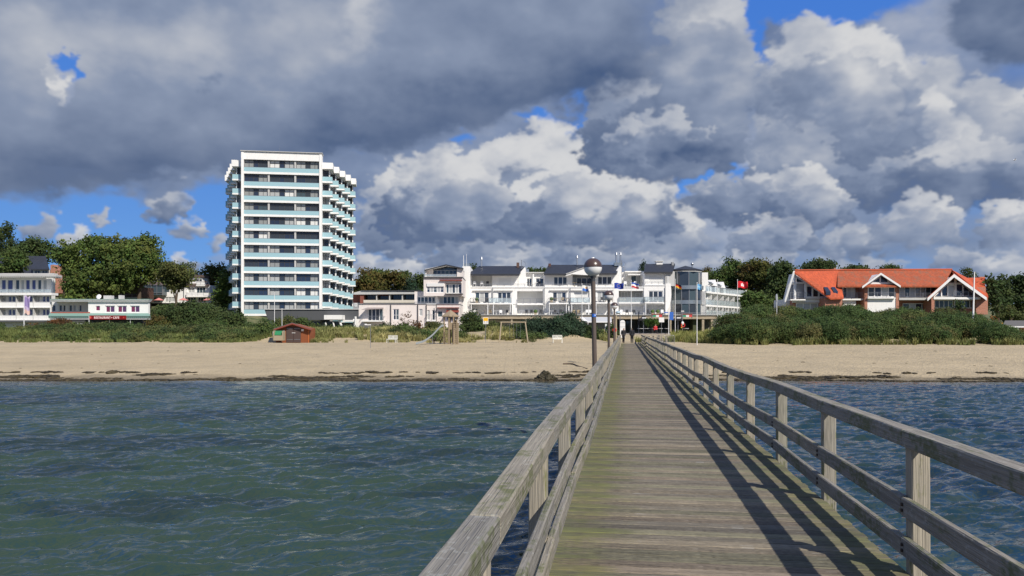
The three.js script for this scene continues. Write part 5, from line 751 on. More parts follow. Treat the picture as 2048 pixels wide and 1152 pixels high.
// trees east of the tower
tree('lime_tree', 'rounded tree next to the east side of the tower block', 180, 735, 600, [[735, 556, 22, 16], [722, 568, 18, 16], [748, 570, 20, 16], [735, 580, 32, 12]], 'autumn');
tree('lime_tree', 'broad tree in the middle over the brick terrace roof', 186, 785, 600, [[770, 556, 20, 13], [795, 560, 28, 15], [770, 572, 28, 14], [810, 572, 22, 14]], 'autumn');
tree('lime_tree', 'broad dark tree behind the row, over the brick terrace', 196, 765, 600, [[765, 552, 26, 11], [795, 552, 30, 9], [745, 565, 24, 12]], 'mid');
tree('spruce_tree', 'blue green spruce beside the pink house', 178, 822, 600, [[822, 566, 8, 12], [822, 578, 14, 12]], 'conifer', { size: 0.4 });
tree('dark_tree', 'dark tree half hidden behind the pink house', 184, 842, 600, [[842, 560, 14, 14], [845, 575, 16, 14]], 'dark');
for (const [x, y, l] of [[945, 530, 'treetop between the flues and first dark roof of the hotel'], [1062, 538, 'treetop above the first roof terrace of the hotel'], [1085, 535, 'treetop against the second dark roof of the hotel']]) tree('distant_tree', l, 205, x, 600, [[x, y + 8, 14, 8], [x + 8, y + 12, 12, 8]], 'dark', { size: 0.5, fine: 4 });
tree('spruce_tree', 'small dark spruce by the third hotel roof', 190, 1285, 600, [[1286, 530, 4, 8], [1286, 542, 8, 10]], 'conifer', { size: 0.3, fine: 4 }); tree('small_tree', 'small autumn coloured tree behind the glass tower', 190, 1414, 600, [[1414, 545, 9, 9]], 'autumn', { size: 0.35, fine: 5 });
// wood east of the hotel
tree('beech_tree', 'light green tree nearest the hotel side wing', 172, 1462, 620, [[1462, 535, 26, 16], [1445, 555, 26, 20], [1480, 558, 30, 24], [1470, 585, 34, 24]], 'mid', { trunk: 0.45 });
tree('beech_tree', 'tallest tree in the wood between the hotel and orange roof', 168, 1515, 620, [[1512, 530, 28, 14], [1535, 545, 30, 24], [1500, 560, 32, 28], [1540, 580, 34, 26], [1500, 600, 34, 18]], 'autumn', { trunk: 0.45 });
tree('beech_tree', 'dark tree close to the gable of the orange roofed house', 162, 1565, 620, [[1572, 540, 26, 16], [1560, 565, 28, 26], [1545, 595, 30, 26], [1580, 590, 22, 26]], 'dark', { trunk: 0.4 });
tree('beech_tree', 'deep green tree at the foot of the wood behind the thicket', 158, 1500, 625, [[1500, 600, 22, 16], [1530, 605, 26, 14], [1475, 605, 18, 12]], 'mid');
tree('oak_tree', 'round dark treetop over the ridge near the skylights', 180, 1638, 620, [[1635, 530, 28, 12], [1655, 535, 20, 12], [1618, 540, 18, 14]], 'dark');
tree('oak_tree', 'flat treetop over the middle of the orange ridge', 185, 1715, 620, [[1712, 538, 26, 7], [1730, 542, 16, 6]], 'dark', { fine: 5 });
tree('oak_tree', 'small treetop over the dormer side of the ridge', 185, 1785, 620, [[1785, 536, 20, 7], [1770, 540, 10, 5]], 'dark', { fine: 5 });
tree('birch_tree', 'thin pale tree behind the hip of the orange roof', 185, 1934, 620, [[1932, 545, 12, 10], [1942, 552, 10, 8]], 'olive', { size: 0.35, cover: 0.6, fine: 5 });
tree('pine_tree', 'dark pine nearest the east end of the orange roofed house', 130, 1995, 640, [[1990, 570, 20, 18], [1985, 600, 22, 24], [2005, 590, 20, 22]], 'dark', { trunk: 0.3 });
tree('pine_tree', 'dense dark trees at the far edge behind the shed', 138, 2035, 640, [[2030, 562, 26, 14], [2045, 580, 26, 22], [2025, 600, 26, 26], [2050, 620, 26, 22], [2015, 630, 22, 14]], 'dark', { trunk: 0.35 });
tree('autumn_tree', 'olive tree under the dark pines beside the shed', 120, 2020, 650, [[2018, 622, 20, 14], [2038, 632, 18, 10]], 'olive', { size: 0.35, fine: 5 });
// shrubs
shrub('hedge', 'tall dark hedge below the hillside house', 136, 276, 476, 597, 655, 'dark', { size: 0.32, rows: 3 });
shrub('rust_shrub', 'rust brown shrub before the terrace apartments', 116, 92, 148, 634, 664, 'rust'); shrub('rust_shrub', 'small dark red shrub beside the larger rust shrub', 114, 50, 84, 648, 664, 'rust'); shrub('dome_shrub', 'domed brownish shrub at the end of the restaurant', 118, 292, 336, 629, 662, 'autumn');
shrub('dark_shrub', 'dark shrub at the very edge before the apartments', 116, -12, 10, 645, 664, 'dark'); shrub('dune_shrub', 'rounded green shrub on the dune between hedge and beach hut', 110, 350, 480, 640, 680, 'mid'); shrub('dune_shrub', 'green bush close behind the beach hut and basket chair', 104, 500, 562, 640, 683, 'mid'); shrub('pine_shrub', 'tall olive shrub behind the beach hut roof', 112, 535, 600, 628, 680, 'olive'); shrub('pine_shrub', 'dark pine shrub behind the hut gable', 116, 585, 622, 634, 676, 'dark');
shrub('pine_shrub', 'shrub left of the entrance arches', 116, 612, 640, 640, 676, 'mid'); shrub('dark_shrub', 'long dark shrub row below the pink house', 112, 738, 806, 646, 676, 'dark'); shrub('dark_shrub', 'dark shrub under the bare sapling of the pink house', 113, 790, 826, 644, 672, 'mid'); shrub('rust_shrub', 'orange brown shrub below the pink house', 110, 820, 850, 642, 670, 'rust'); shrub('olive_shrub', 'olive green bank of shrub before the pink side wall', 112, 846, 892, 640, 668, 'olive');
shrub('pine_shrub', 'dark green pine shrub between play tower and yellow notice', 110, 918, 968, 620, 672, 'dark'); shrub('olive_shrub', 'olive shrub behind the yellow notice', 112, 960, 1010, 640, 672, 'olive');
shrub('pine_thicket', 'big dark green pine bush behind the swing', 106, 1035, 1110, 632, 682, 'conifer', { rows: 4 }); shrub('pine_thicket', 'biggest dark green pine bush behind the lattice bench', 105, 1085, 1180, 624, 684, 'conifer', { rows: 4 }); shrub('pine_shrub', 'low dark bush beside the first lamp pole', 104, 1160, 1206, 648, 684, 'dark'); shrub('olive_shrub', 'yellow green bush beside the pier entrance', 106, 1208, 1236, 648, 684, 'bright'); shrub('bare_shrub', 'reddish leafless sapling before the pink wall', 114, 800, 826, 622, 664, 'rust', { cover: 0.12, size: 0.16 });
shrub('tall_shrub', 'tall dark bush before the east gable of the orange roofed house', 108, 1908, 1938, 597, 640, 'dark'); shrub('flower_shrub', 'orange flowering bush at the end of the brick wall', 108, 1982, 2000, 627, 648, 'orange', { size: 0.2 });
shrub('dune_shrub', 'dark bush filling the gap between the hedge and the tower base', 128, 436, 500, 622, 668, 'dark', { size: 0.32 }); shrub('dune_shrub', 'low green bush before the tower base beside the flagpoles', 118, 480, 540, 644, 680, 'mid');
// thicket of beach roses on the eastern dune
{
  const r = mulberry(99), L = [];
  for (let i = 0; i < 390; i++) {
    const d = 88.4 + (i < 250 ? 22 : 6) * r(), x = 16 + r() * 62, t = (d - 88) / 22, px = CX + FPX * x / d; if (x < mixn(24.5, 21.5, t) || px > 2120) continue; if (d < edge(x) + 1.2) continue; if (px > 1925 && d > mixn(110, 91.5, Math.min(1, (px - 1925) / 105))) continue; if (px < 1490 && d > mixn(94, 108, (px - 1390) / 100)) continue;
    const h = land(x, d), dens = fbm3(x * 0.12, d * 0.12, 55, 3), rr = (0.85 + 0.8 * r()) * (0.85 + 0.5 * dens), east = sstep(1960, 2050, px), k = 1 - 0.55 * east, w = 1 - 0.4 * sstep(1500, 1400, px);
    L.push([x, h + (0.45 + rr * 0.55) * k * w, -d, rr * 1.25, rr * 0.95 * k * w, rr * 1.1, r() < 0.72 ? Math.floor(r() * 2) : 2 + Math.floor(r() * 2)]);
  }
  const m = mesh('rose_thicket', foliage(L, 0.155, [[0.074, 0.120, 0.036], [0.088, 0.132, 0.038], [0.120, 0.148, 0.045], [0.140, 0.138, 0.050]], r, 1.55), leafMat, undefined, 'stuff');
  note(m, 'thick dark green mass of beach rose bushes on the dune below the orange roofed house', 'bushes');
}
// low green creeping growth on the western dune
{
  const r = mulberry(123), L = [];
  for (let i = 0; i < 330; i++) { const d = 98.6 + 13 * Math.pow(r(), 0.8), x = -76 + r() * 80, px = CX + FPX * x / d; if (px < -40 || px > 1190 || Math.abs(px - 582) < 48) continue; const dens = fbm3(x * 0.1, d * 0.16, 15, 3) + (px < 520 ? 0.32 : -0.12); if (dens < 0) continue; const rr = 0.4 + 0.75 * Math.min(1, dens * 1.6) * (0.6 + 0.6 * r()); L.push([x, land(x, d) + rr * 0.35, -d, rr * 1.7, rr * 0.75, rr * 1.4, Math.floor(r() * 4)]); }
  const m = mesh('dune_scrub', foliage(L, 0.2, [[0.070, 0.112, 0.034], [0.090, 0.126, 0.038], [0.115, 0.132, 0.044], [0.062, 0.094, 0.031]], r, 1.5), leafMat, undefined, 'stuff'); note(m, 'low green scrub covering the dune before the restaurant and tower', 'scrub');
}
// marram grass
{
  const r = mulberry(321), pos = [], N = 22;
  for (let b = 0; b < N; b++) { const a = r() * 6.28, lean = 0.12 + 0.5 * r(), h = 0.45 + 0.55 * r(), w = 0.022 + 0.014 * r(), bx = (r() - 0.5) * 0.3, bz = (r() - 0.5) * 0.3, dx = Math.cos(a), dz = Math.sin(a), p = (t) => [bx + dx * lean * t * t * h, h * t * (1 - 0.18 * lean * t), bz + dz * lean * t * t * h], q = (t, k) => { const c = p(t); return [c[0] - dz * w * k, c[1], c[2] + dx * w * k]; };
    const A = q(0, -1), B = q(0, 1), C = q(0.55, -0.8), D = q(0.55, 0.8), E = p(1); pos.push(...A, ...B, ...C, ...B, ...D, ...C, ...C, ...D, ...E); }
  const g = new THREE.BufferGeometry(); g.setAttribute('position', new THREE.Float32BufferAttribute(pos, 3)); g.computeVertexNormals();
  const list = [];
  const put = (x, d, s, c) => list.push([x, land(x, d) - 0.03, -d, s, c]);
  for (let i = 0; i < 15000; i++) {                       // western dune and the strip at its foot
    const d = 97 + 15 * r(), x = -78 + r() * 96, px = CX + FPX * x / d; if (px < -30 || px > 1215) continue; if (Math.abs(px - 582) < 40 && d < 101) continue; if (px > 1028 && px < 1200 && d > 98.6) continue; if (px > 905 && px < 972 && d > 101) continue; const front = d < 100, n = fbm3(x * 0.22, d * 0.3, 5, 3); if (n < (front ? 0.02 : -0.18) + (px > 1020 && front ? 0.1 : 0)) continue;
    const y = sstep(520, 760, px) * (0.5 + n); put(x, d, (0.62 + 0.55 * r()) * (front ? 0.62 : 1), mixc([0.135, 0.172, 0.052], [0.42, 0.375, 0.16], Math.min(1, Math.max(0, y * 0.9 + 0.25 * r() - 0.05))));
  }
  for (let i = 0; i < 3600; i++) { const d = 86.5 + 12 * r(), x = 15 + r() * 46, px = CX + FPX * x / d, e = edge(x); if (d < e - 0.9 || d > e + 2.2 || fbm3(x * 0.3, d * 0.3, 25, 2) < -0.12) continue; put(x, d, 0.55 + 0.55 * r(), mixc([0.14, 0.175, 0.052], [0.28, 0.27, 0.10], r())); }
  for (let i = 0; i < 1500; i++) { const d = 98 + 10 * r(), px = 1345 + r() * 110, x = (px - CX) / FPX * d; put(x, d, 0.6 + 0.6 * r(), mixc([0.16, 0.19, 0.05], [0.30, 0.28, 0.095], r())); }
  for (let i = 0; i < 1200; i++) { const d = 96 + 8 * r(), px = 1600 + r() * 450; const x = (px - CX) / FPX * d; put(x, d, 0.8 + 0.6 * r(), [0.14, 0.14, 0.05]); }
  const m = new THREE.InstancedMesh(g, new THREE.MeshPhysicalMaterial({ color: 0xffffff, roughness: 0.8, side: THREE.DoubleSide, specularIntensity: 0.3 }), list.length), q = new THREE.Object3D(), c = new THREE.Color();
  list.forEach(([x, y, z, s, k], i) => { q.position.set(x, y, z); q.rotation.set((r() - 0.5) * 0.3 + 0.1, r() * 6.28, (r() - 0.5) * 0.3); q.scale.setScalar(s); q.updateMatrix(); m.setMatrixAt(i, q.matrix); const t = 0.75 + 0.5 * r(); m.setColorAt(i, c.setRGB(k[0] * t, k[1] * t, k[2] * t)); });
  m.name = 'marram_grass'; note(m, 'yellow green beach grass along the foot and top of the dunes', 'grass', null, 'stuff'); scene.add(m);
}
// seaweed washed up along the waterline
{
  const r = mulberry(444), b = new THREE.IcosahedronGeometry(1, 2).toNonIndexed(), p = b.attributes.position; for (let i = 0; i < p.count; i++) { const x = p.getX(i), y = p.getY(i), z = p.getZ(i), k = 1 + 0.55 * fbm3(x * 2.1, y * 2.1, z * 2.1 + 7, 3); p.setXYZ(i, x * k, Math.max(-0.3, y * k), z * k); } b.computeVertexNormals();
  const list = [];
  const lines = [[0.25, 0.14, 1.1], [1.4, 0.2, 0.36], [2.6, 0.28, 0.62], [4.0, 0.24, 0.10]];
  for (const [off, spread, dens] of lines) for (let i = 0; i < 2300; i++) {
    const x = -42 + r() * 84, me = off + 0.9 * noise3(x * 0.11, off * 7, 3) + 0.4 * noise3(x * 0.5, off * 7, 9), patch = Math.max(off < 1 ? 0.55 : 0, sstep(-0.25, 0.4, fbm3(x * 0.22, off * 3.3, 12, 3))); if (r() > patch * dens * 2) continue;
    const d = shore(x) + Math.max(-0.15, me) + (r() + r() - 1) * spread; list.push([x, Math.max(0, land(x, d)), -d, 0.06 + 0.20 * r() * r() + 0.10 * patch, r()]);
  }
  for (let i = 0; i < 150; i++) { const x = -45 + r() * 90, d = shore(x) + 5 + 36 * r(); list.push([x, land(x, d), -d, 0.03 + 0.09 * r() * r(), 0.6 + r()]); }
  const m = new THREE.InstancedMesh(b, std([1, 1, 1], 0.75), list.length), q = new THREE.Object3D(), c = new THREE.Color();
  list.forEach(([x, y, z, s, k], i) => { q.position.set(x, y, z); q.rotation.set(0, r() * 6.28, 0); q.scale.set(s * (1 + 1.2 * r()), s * (0.2 + 0.22 * r()), s * 0.9); q.updateMatrix(); m.setMatrixAt(i, q.matrix); const t = 0.55 + 0.8 * k; m.setColorAt(i, c.setRGB(0.046 * t, 0.034 * t, 0.013 * t)); });
  m.name = 'seaweed'; note(m, 'dark brown seaweed washed up in bands along the waterline', 'seaweed', null, 'stuff'); scene.add(m);
  const o = at(1090, 760, 49.0), h = thing('seaweed_heap', 'rounded heap of brown seaweed at the waterline left of the pier', 'seaweed heap', [o[0], 0.0, o[2]]), parts = []; for (const [x, y, z, s] of [[0, 0.26, 0, 0.34], [0.10, 0.16, 0.1, 0.38], [-0.12, 0.12, 0, 0.38], [0.45, 0.0, 0, 0.3], [-0.4, 0.0, 0.1, 0.28], [0.02, 0.38, 0, 0.26]]) { const g = b.clone().scale(s, s * 0.8, s).rotateY(x * 9).translate(x, y, z); parts.push(g); } mesh('mound', parts, std([0.040, 0.033, 0.014], 0.7), h);
}
// ---------- things on the beach and promenade ----------
function ground(px, py, far = 118) { let d = 46; for (; d < far; d += 0.25) { const p = at(px, py, d); if (land(p[0], d) >= p[1]) break; } return at(px, py, d); }
function onLand(px, d) { const x = (px - CX) / FPX * d; return [x, land(x, d), -d]; }
const K = (d) => d / FPX;
// beach hut and basket chair
{
  const H = house('beach_hut', 'red brown wooden beach hut with felt gable roof and dark double doors', 'hut', 97, 585, 684);
  H.add('wall', [H.b(552, 617.6, 657, 686, -3.2, 0), H.poly([[552, 657], [584.5, 647.5], [617.6, 657]], -3.2, 0)], M.hut); const bd = []; for (let x = 552; x < 617; x += 2.6) if (x < 571 || x > 602) bd.push(H.b(x, x + 2.3, 656.5, 686, 0, 0.03)); H.add('cladding', bd, M.hut, H.g, 'stuff');
  H.add('roof', [H.slab([[546.5, 657.5, 0.5], [584.5, 645, 0.5], [584.5, 645, -3.6], [546.5, 657.5, -3.6]], 0.13), H.slab([[584.5, 645, 0.5], [623.5, 657.5, 0.5], [623.5, 657.5, -3.6], [584.5, 645, -3.6]], 0.13)], M.felt); H.add('bargeboard', [H.slab([[547, 658.5, 0.56], [584.5, 646.2, 0.56], [584.5, 646.2, 0.5], [547, 658.5, 0.5]], 0.16), H.slab([[584.5, 646.2, 0.56], [623, 658.5, 0.56], [623, 658.5, 0.5], [584.5, 646.2, 0.5]], 0.16)], M.redWood);
  for (const [a, b] of [[572.5, 586.6], [587.2, 601.4]]) { const dr = H.add('door', H.b(a, b, 653.5, 684.5, 0.02, 0.09), M.hutDoor); H.add('hinge', [H.b(a + 1, b - 1, 657, 657.7, 0.09, 0.11), H.b(a + 1, b - 1, 678.5, 679.3, 0.09, 0.11)], M.rail, dr); }
  H.add('latch', H.b(583.5, 590.5, 665.3, 666.2, 0.1, 0.14), M.trim); H.add('corner_board', [H.b(551.6, 553.4, 657, 686, 0.03, 0.08), H.b(616, 618, 657, 686, 0.03, 0.08)], std([0.42, 0.12, 0.03], 0.8)); H.add('notice', H.b(602.4, 607.3, 658.4, 662.2, 0.04, 0.08), M.trim);
}
{
  const H = house('beach_basket_chair', 'hooded basket beach chair with green awning standing before the hut', 'beach chair', 95.6, 556, 683), s = H.s;
  H.add('basket', [H.b(547, 565, 671, 681, -0.5, 0.55), H.b(546, 548, 662, 681, -0.5, 0.5), H.b(564, 566, 662, 681, -0.5, 0.5), H.b(546.5, 565.5, 662, 681, -0.62, -0.5)], M.wood); const hood = []; for (let i = 0; i < 6; i++) { const a = i / 6 * 1.5, b = (i + 1) / 6 * 1.5, p = (t) => [-0.62 + 0.95 * Math.sin(t), 0.82 + 0.52 * Math.cos(t) - 0.05]; const A = p(a), B = p(b); hood.push(hexa([[H.X(547), A[1], A[0]], [H.X(565), A[1], A[0]], [H.X(565), B[1], B[0]], [H.X(547), B[1], B[0]], [H.X(547), A[1] - 0.05, A[0]], [H.X(565), A[1] - 0.05, A[0]], [H.X(565), B[1] - 0.05, B[0]], [H.X(547), B[1] - 0.05, B[0]]])); }
  H.add('hood', hood, M.green); H.add('hood_side', [prism([[-0.62, 0.3], [0.3, 0.75], [0.2, 1.05], [-0.1, 1.25], [-0.62, 1.3]], 0, 0.05).rotateY(-Math.PI / 2).translate(H.X(547), 0, 0), prism([[-0.62, 0.3], [0.3, 0.75], [0.2, 1.05], [-0.1, 1.25], [-0.62, 1.3]], 0, 0.05).rotateY(-Math.PI / 2).translate(H.X(566), 0, 0)], M.trim); H.add('cushion', [H.b(548.5, 563.5, 671, 673.5, -0.4, 0.5), H.b(548.5, 563.5, 662, 671, -0.5, -0.35)], std([0.35, 0.12, 0.08], 0.9)); H.add('leg', [548, 563].flatMap((x) => [H.b(x, x + 1.2, 681, 684, 0.2, 0.3), H.b(x, x + 1.2, 681, 684, -0.5, -0.4)]), M.wood);
}
// play tower with slide
const towerWood = std([0.28, 0.22, 0.145], 0.85);
{
  const D = 90.5, o = at(901, 688, D), g = thing('play_tower', 'wooden play tower with pointed roof, net ladder and grey slide', 'play tower', o), s = K(D), X = (x) => (x - 901) * s, Y = (y) => (688 - y) * s, add = (n, geo, m, p = g) => mesh(n, geo, m, p);
  for (const [x, z] of [[889, 0.55], [899, -0.8], [899, 0.95], [908, 0.95], [914, 0.3], [908, -0.8]]) add('post', bar([X(x), -0.3, z], [X(x), Y(631), z], 0.095, 0.085, 8), towerWood);
  const ap = [X(901), Y(619.5), 0.05], ev = []; for (let i = 0; i < 6; i++) { const a = (i + 0.5) / 6 * Math.PI * 2; ev.push([X(901) + 1.12 * Math.cos(a), Y(632.5), 0.05 + 1.12 * Math.sin(a)]); } for (let i = 0; i < 6; i++) { const a = ev[i], b = ev[(i + 1) % 6]; const pnl = add('roof_panel', hexa([a, b, [ap[0], ap[1], ap[2]], [ap[0] + 0.01, ap[1], ap[2]], [a[0], a[1] - 0.07, a[2]], [b[0], b[1] - 0.07, b[2]], [ap[0], ap[1] - 0.07, ap[2]], [ap[0] + 0.01, ap[1] - 0.07, ap[2]]]), towerWood); }
  add('platform', new THREE.CylinderGeometry(0.78, 0.78, 0.1, 6).translate(X(901.5), Y(659), 0.1), towerWood); add('panel', [box(X(899), X(908), Y(659), Y(645), 0.93, 0.97), box(X(905), X(909), Y(684), Y(659), 0.93, 0.97), box(X(909.5), X(914), Y(657), Y(640), -0.1, -0.05)], towerWood);
  const lad = []; for (let y = 662; y < 687; y += 3.2) lad.push(bar([X(891), Y(y), 0.75], [X(898.5), Y(y), 0.98], 0.035, 0.035, 6)); add('rung', lad, towerWood); const net = [bar([X(909), -0.1, 1.25], [X(909), Y(646), 1.1], 0.075), bar([X(917.5), -0.1, 1.25], [X(917.5), Y(646), 1.1], 0.075)]; for (let y = 646; y < 687; y += 4.2) net.push(bar([X(909), Y(y), 1.2], [X(917.5), Y(y), 1.2], 0.04, 0.04, 6)); net.push(bar([X(913), -0.1, 1.2], [X(913), Y(646), 1.12], 0.022, 0.022, 6)); add('net_ladder', net, towerWood);
  const path = [[X(889), Y(652.5), 0.35], [X(884), Y(653.5), 0.5], [X(866), Y(672), 0.8], [X(850), Y(683.5), 1.05], [X(835), Y(688), 1.3]], cv = new THREE.CatmullRomCurve3(path.map((p) => new THREE.Vector3(...p))), ch = []; for (let i = 0; i < 22; i++) { const a = cv.getPoint(i / 22), b = cv.getPoint((i + 1) / 22); for (const [za, zb, h] of [[-0.24, 0.24, 0.03], [-0.26, -0.22, 0.2], [0.22, 0.26, 0.2]]) ch.push(hexa([[a.x, a.y + h, a.z + za], [a.x, a.y + h, a.z + zb], [b.x, b.y + h, b.z + zb], [b.x, b.y + h, b.z + za], [a.x, a.y - 0.02, a.z + za], [a.x, a.y - 0.02, a.z + zb], [b.x, b.y - 0.02, b.z + zb], [b.x, b.y - 0.02, b.z + za]])); } add('slide', ch, std([0.36, 0.40, 0.42], 0.4, { metalness: 0.5 }));
  add('slide_leg', [bar([X(866), -0.2, 0.8], [X(866), Y(673), 0.8], 0.03)], M.rail);
}
for (const [x, l] of [[868, 'small spring rider nearest the slide'], [881, 'small dark spring rider beside the play tower posts']]) { const d = 91.5, p = onLand(x, d), g = thing('spring_rider', l, 'play equipment', p), hl = []; for (let i = 0; i < 40; i++) { const a = i * 0.7; hl.push([0.1 * Math.cos(a), 0.02 + i * 0.009, 0.1 * Math.sin(a)]); } mesh('spring', tube(hl, 0.018, 120, 5), M.black, g); mesh('seat', [box(-0.3, 0.25, 0.38, 0.46, -0.1, 0.1), prism([[0.2, 0.46], [0.32, 0.75], [0.22, 0.8], [0.05, 0.46]], -0.06, 0.06)], std([0.11, 0.05, 0.04], 0.7), g); mesh('handle', bar([0.24, 0.66, -0.18], [0.24, 0.66, 0.18], 0.02), M.rail, g); }
// swing
{
  const D = 96, s = K(D), o = at(1027, 683, D), g = thing('swing_frame', 'weathered wooden swing frame with hanging chains', 'swing', o), X = (x) => (x - 1027) * s, h = 38.5 * s;
  for (const [a, b] of [[998.5, 1002.5], [1056, 1050.5]]) for (const z of [0.85, -0.95]) mesh('leg', bar([X(a), -0.3, z], [X(b), h, z * 0.08], 0.085, 0.075, 8), M.wood, g); mesh('top_beam', bar([X(1000.5), h, 0], [X(1052.5), h, 0], 0.075, 0.075, 8), M.wood, g);
  for (const x of [1019, 1033]) { for (const q of [0, 8]) mesh('chain', bar([X(x + q), h, 0], [X(x + q * 0.9 + 0.4), 0.48, 0], 0.012, 0.012, 5), M.rail, g); mesh('seat', box(X(x - 0.2), X(x + 8), 0.44, 0.49, -0.12, 0.12), M.black, g); }
}
// benches
function bench(label, px, d, w, turn = 0) {
  const g = thing('lattice_bench', label, 'bench', onLand(px, d), 'white lattice benches on the beach', turn), f = std([0.78, 0.77, 0.70], 0.5), W = w / 2, bars = [];
  for (const s of [-1, 1]) { mesh('leg', [box(s * W * 0.9 - 0.03, s * W * 0.9 + 0.03, 0, 0.43, 0.2, 0.26), box(s * W * 0.9 - 0.03, s * W * 0.9 + 0.03, 0, 0.43, -0.2, -0.14)], f, g); }
  mesh('seat', [box(-W, W, 0.43, 0.47, -0.2, 0.3), ...[0, 1, 2].map((i) => box(-W, W, 0.471, 0.49, -0.15 + i * 0.15, -0.07 + i * 0.15))], f, g);
  for (const s of [-1, 1]) { const c = s * W * 0.5, a = W * 0.47, r = [box(c - a, c + a, 0.88, 0.93, -0.27, -0.22), box(c - a, c + a, 0.5, 0.55, -0.27, -0.22), box(c - a, c - a + 0.04, 0.55, 0.88, -0.268, -0.222), box(c + a - 0.04, c + a, 0.55, 0.88, -0.268, -0.222)]; for (let i = 1; i < 9; i++) r.push(box(c - a + i * a * 2 / 9 - 0.012, c - a + i * a * 2 / 9 + 0.012, 0.551, 0.879, -0.255, -0.235)); for (let i = 1; i < 5; i++) r.push(box(c - a + 0.04, c + a - 0.04, 0.55 + i * 0.066, 0.565 + i * 0.066, -0.25, -0.24)); mesh('backrest', r, f, g); }
  return g;
}
bench('white lattice bench on the sand between the pole and the play tower', 784, 95, 1.25, -0.35); bench('white lattice bench before the big pine bushes beside the swing', 1115, 95.5, 1.2, 0.05);
// yellow notice, marker pole, round sign
{
  const D = 97, s = K(D), o = at(971.5, 680, D), g = thing('beach_notice', 'yellow and white beach notice on a thin pole', 'sign', o), h = (y) => (680 - y) * s; mesh('pole', bar([0, -0.3, -0.04], [0, h(636), -0.04], 0.03), M.rail, g);
  const c = document.createElement('canvas'); c.width = 160; c.height = 200; const q = c.getContext('2d'); q.fillStyle = '#e9e7df'; q.fillRect(0, 0, 160, 200); q.fillStyle = '#e8b00c'; q.fillRect(10, 10, 140, 100); q.fillStyle = '#3b66a8'; for (const x of [24, 100]) q.fillRect(x, 122, 34, 24); q.fillStyle = '#8d8d88'; for (let i = 0; i < 3; i++) q.fillRect(20, 158 + i * 12, 120, 4); const t = new THREE.CanvasTexture(c); t.colorSpace = THREE.SRGBColorSpace;
  const m = new THREE.Mesh(new THREE.BoxGeometry(10.4 * s, 13.2 * s, 0.03).translate(0, h(641.5), 0), [M.rail, M.rail, M.rail, M.rail, std([1, 1, 1], 0.5, { map: t }), M.rail]); m.name = 'board'; g.add(m);
}
{ const D = 86, s = K(D), o = ground(741, 696), g = thing('pointer_pole', 'thin pole on the sand with a small pointer arm', 'pole', o); mesh('pole', bar([0, -0.3, 0], [0, 44 * s, 0], 0.027, 0.024, 8), M.rail, g); mesh('pointer', [box(-11 * s, 0.05, 43 * s, 44.5 * s, -0.03, 0.03), box(-11 * s, -7 * s, 43.2 * s, 45.5 * s, -0.05, 0.05)], M.trim, g); }
{ const D = 97, s = K(D), o = at(1553.5, 645, D), g = thing('round_sign', 'round sign on a thin pole seen side on, at the start of the thicket', 'sign', o); mesh('pole', bar([0, -1.5, 0], [0, 57 * s, 0], 0.035), M.pole, g); mesh('disc', [new THREE.CylinderGeometry(0.42, 0.42, 0.06, 28).rotateX(Math.PI / 2).scale(1.0, 1.15, 1).rotateY(1.0).translate(0, 49 * s, 0)], std([0.42, 0.44, 0.46], 0.4, { metalness: 0.3 }), g); }
// flags
function flagTex(draw, w = 192, h = 128) { const c = document.createElement('canvas'); c.width = w; c.height = h; draw(c.getContext('2d'), w, h); const t = new THREE.CanvasTexture(c); t.colorSpace = THREE.SRGBColorSpace; return t; }
function flagPole(label, px, yTop, yBase, d, flag, { r = 0.045, buried = 0.4 } = {}) {
  const s = K(d), o = at(px, yBase, d), g = thing('flagpole', label, 'flagpole', o), H = (yBase - yTop) * s; mesh('pole', bar([0, -buried, 0], [0, H, 0], r, r * 0.7, 10), M.pole, g); mesh('finial', new THREE.SphereGeometry(r * 1.3, 10, 8).translate(0, H + r * 0.6, 0), M.pole, g);
  if (flag) {
    const [w, h, y, tex, droop = 0.15, amp = 0.12] = flag, W = w * s, Hh = h * s, pg = new THREE.PlaneGeometry(W, Hh, 20, 8), pp = pg.attributes.position; for (let i = 0; i < pp.count; i++) { const u = (pp.getX(i) + W / 2) / W, v = pp.getY(i); pp.setXYZ(i, r + u * W, v - droop * u * u * Hh + 0.05 * Hh * Math.sin(u * 7), amp * Math.sin(u * 8 + v * 2) * u * 1.6); } pg.computeVertexNormals();
    const m = new THREE.Mesh(pg.translate(0, (yBase - y) * s - Hh / 2, 0), std([1, 1, 1], 0.85, { map: tex, side: THREE.DoubleSide })); m.name = 'flag'; m.castShadow = true; g.add(m);
  }
  return g;
}
const stripes = (cols, vertical) => (q, w, h) => cols.forEach((c, i) => { q.fillStyle = c; vertical ? q.fillRect(i * w / cols.length, 0, w / cols.length + 1, h) : q.fillRect(0, i * h / cols.length, w, h / cols.length + 1); });
flagPole('flagpole with blue flag bearing a ring of yellow stars', 1228, 563, 664, 112, [18, 11.5, 566, flagTex((q, w, h) => { q.fillStyle = '#1d3b9c'; q.fillRect(0, 0, w, h); q.fillStyle = '#d8b92a'; for (let i = 0; i < 12; i++) { const a = i / 12 * 6.283, x = w / 2 + 38 * Math.cos(a), y = h / 2 + 38 * Math.sin(a); q.beginPath(); for (let k = 0; k < 10; k++) { const b = -1.571 + k * 0.6283, rr = k % 2 ? 3.2 : 8; q.lineTo(x + rr * Math.cos(b), y + rr * Math.sin(b)); } q.fill(); } }), 0.06]);
flagPole('flagpole with blue, white and red striped flag', 1262.5, 561, 656, 112, [14, 10, 565, flagTex(stripes(['#2c56ad', '#efefec', '#c8303c'])), 0.35]);
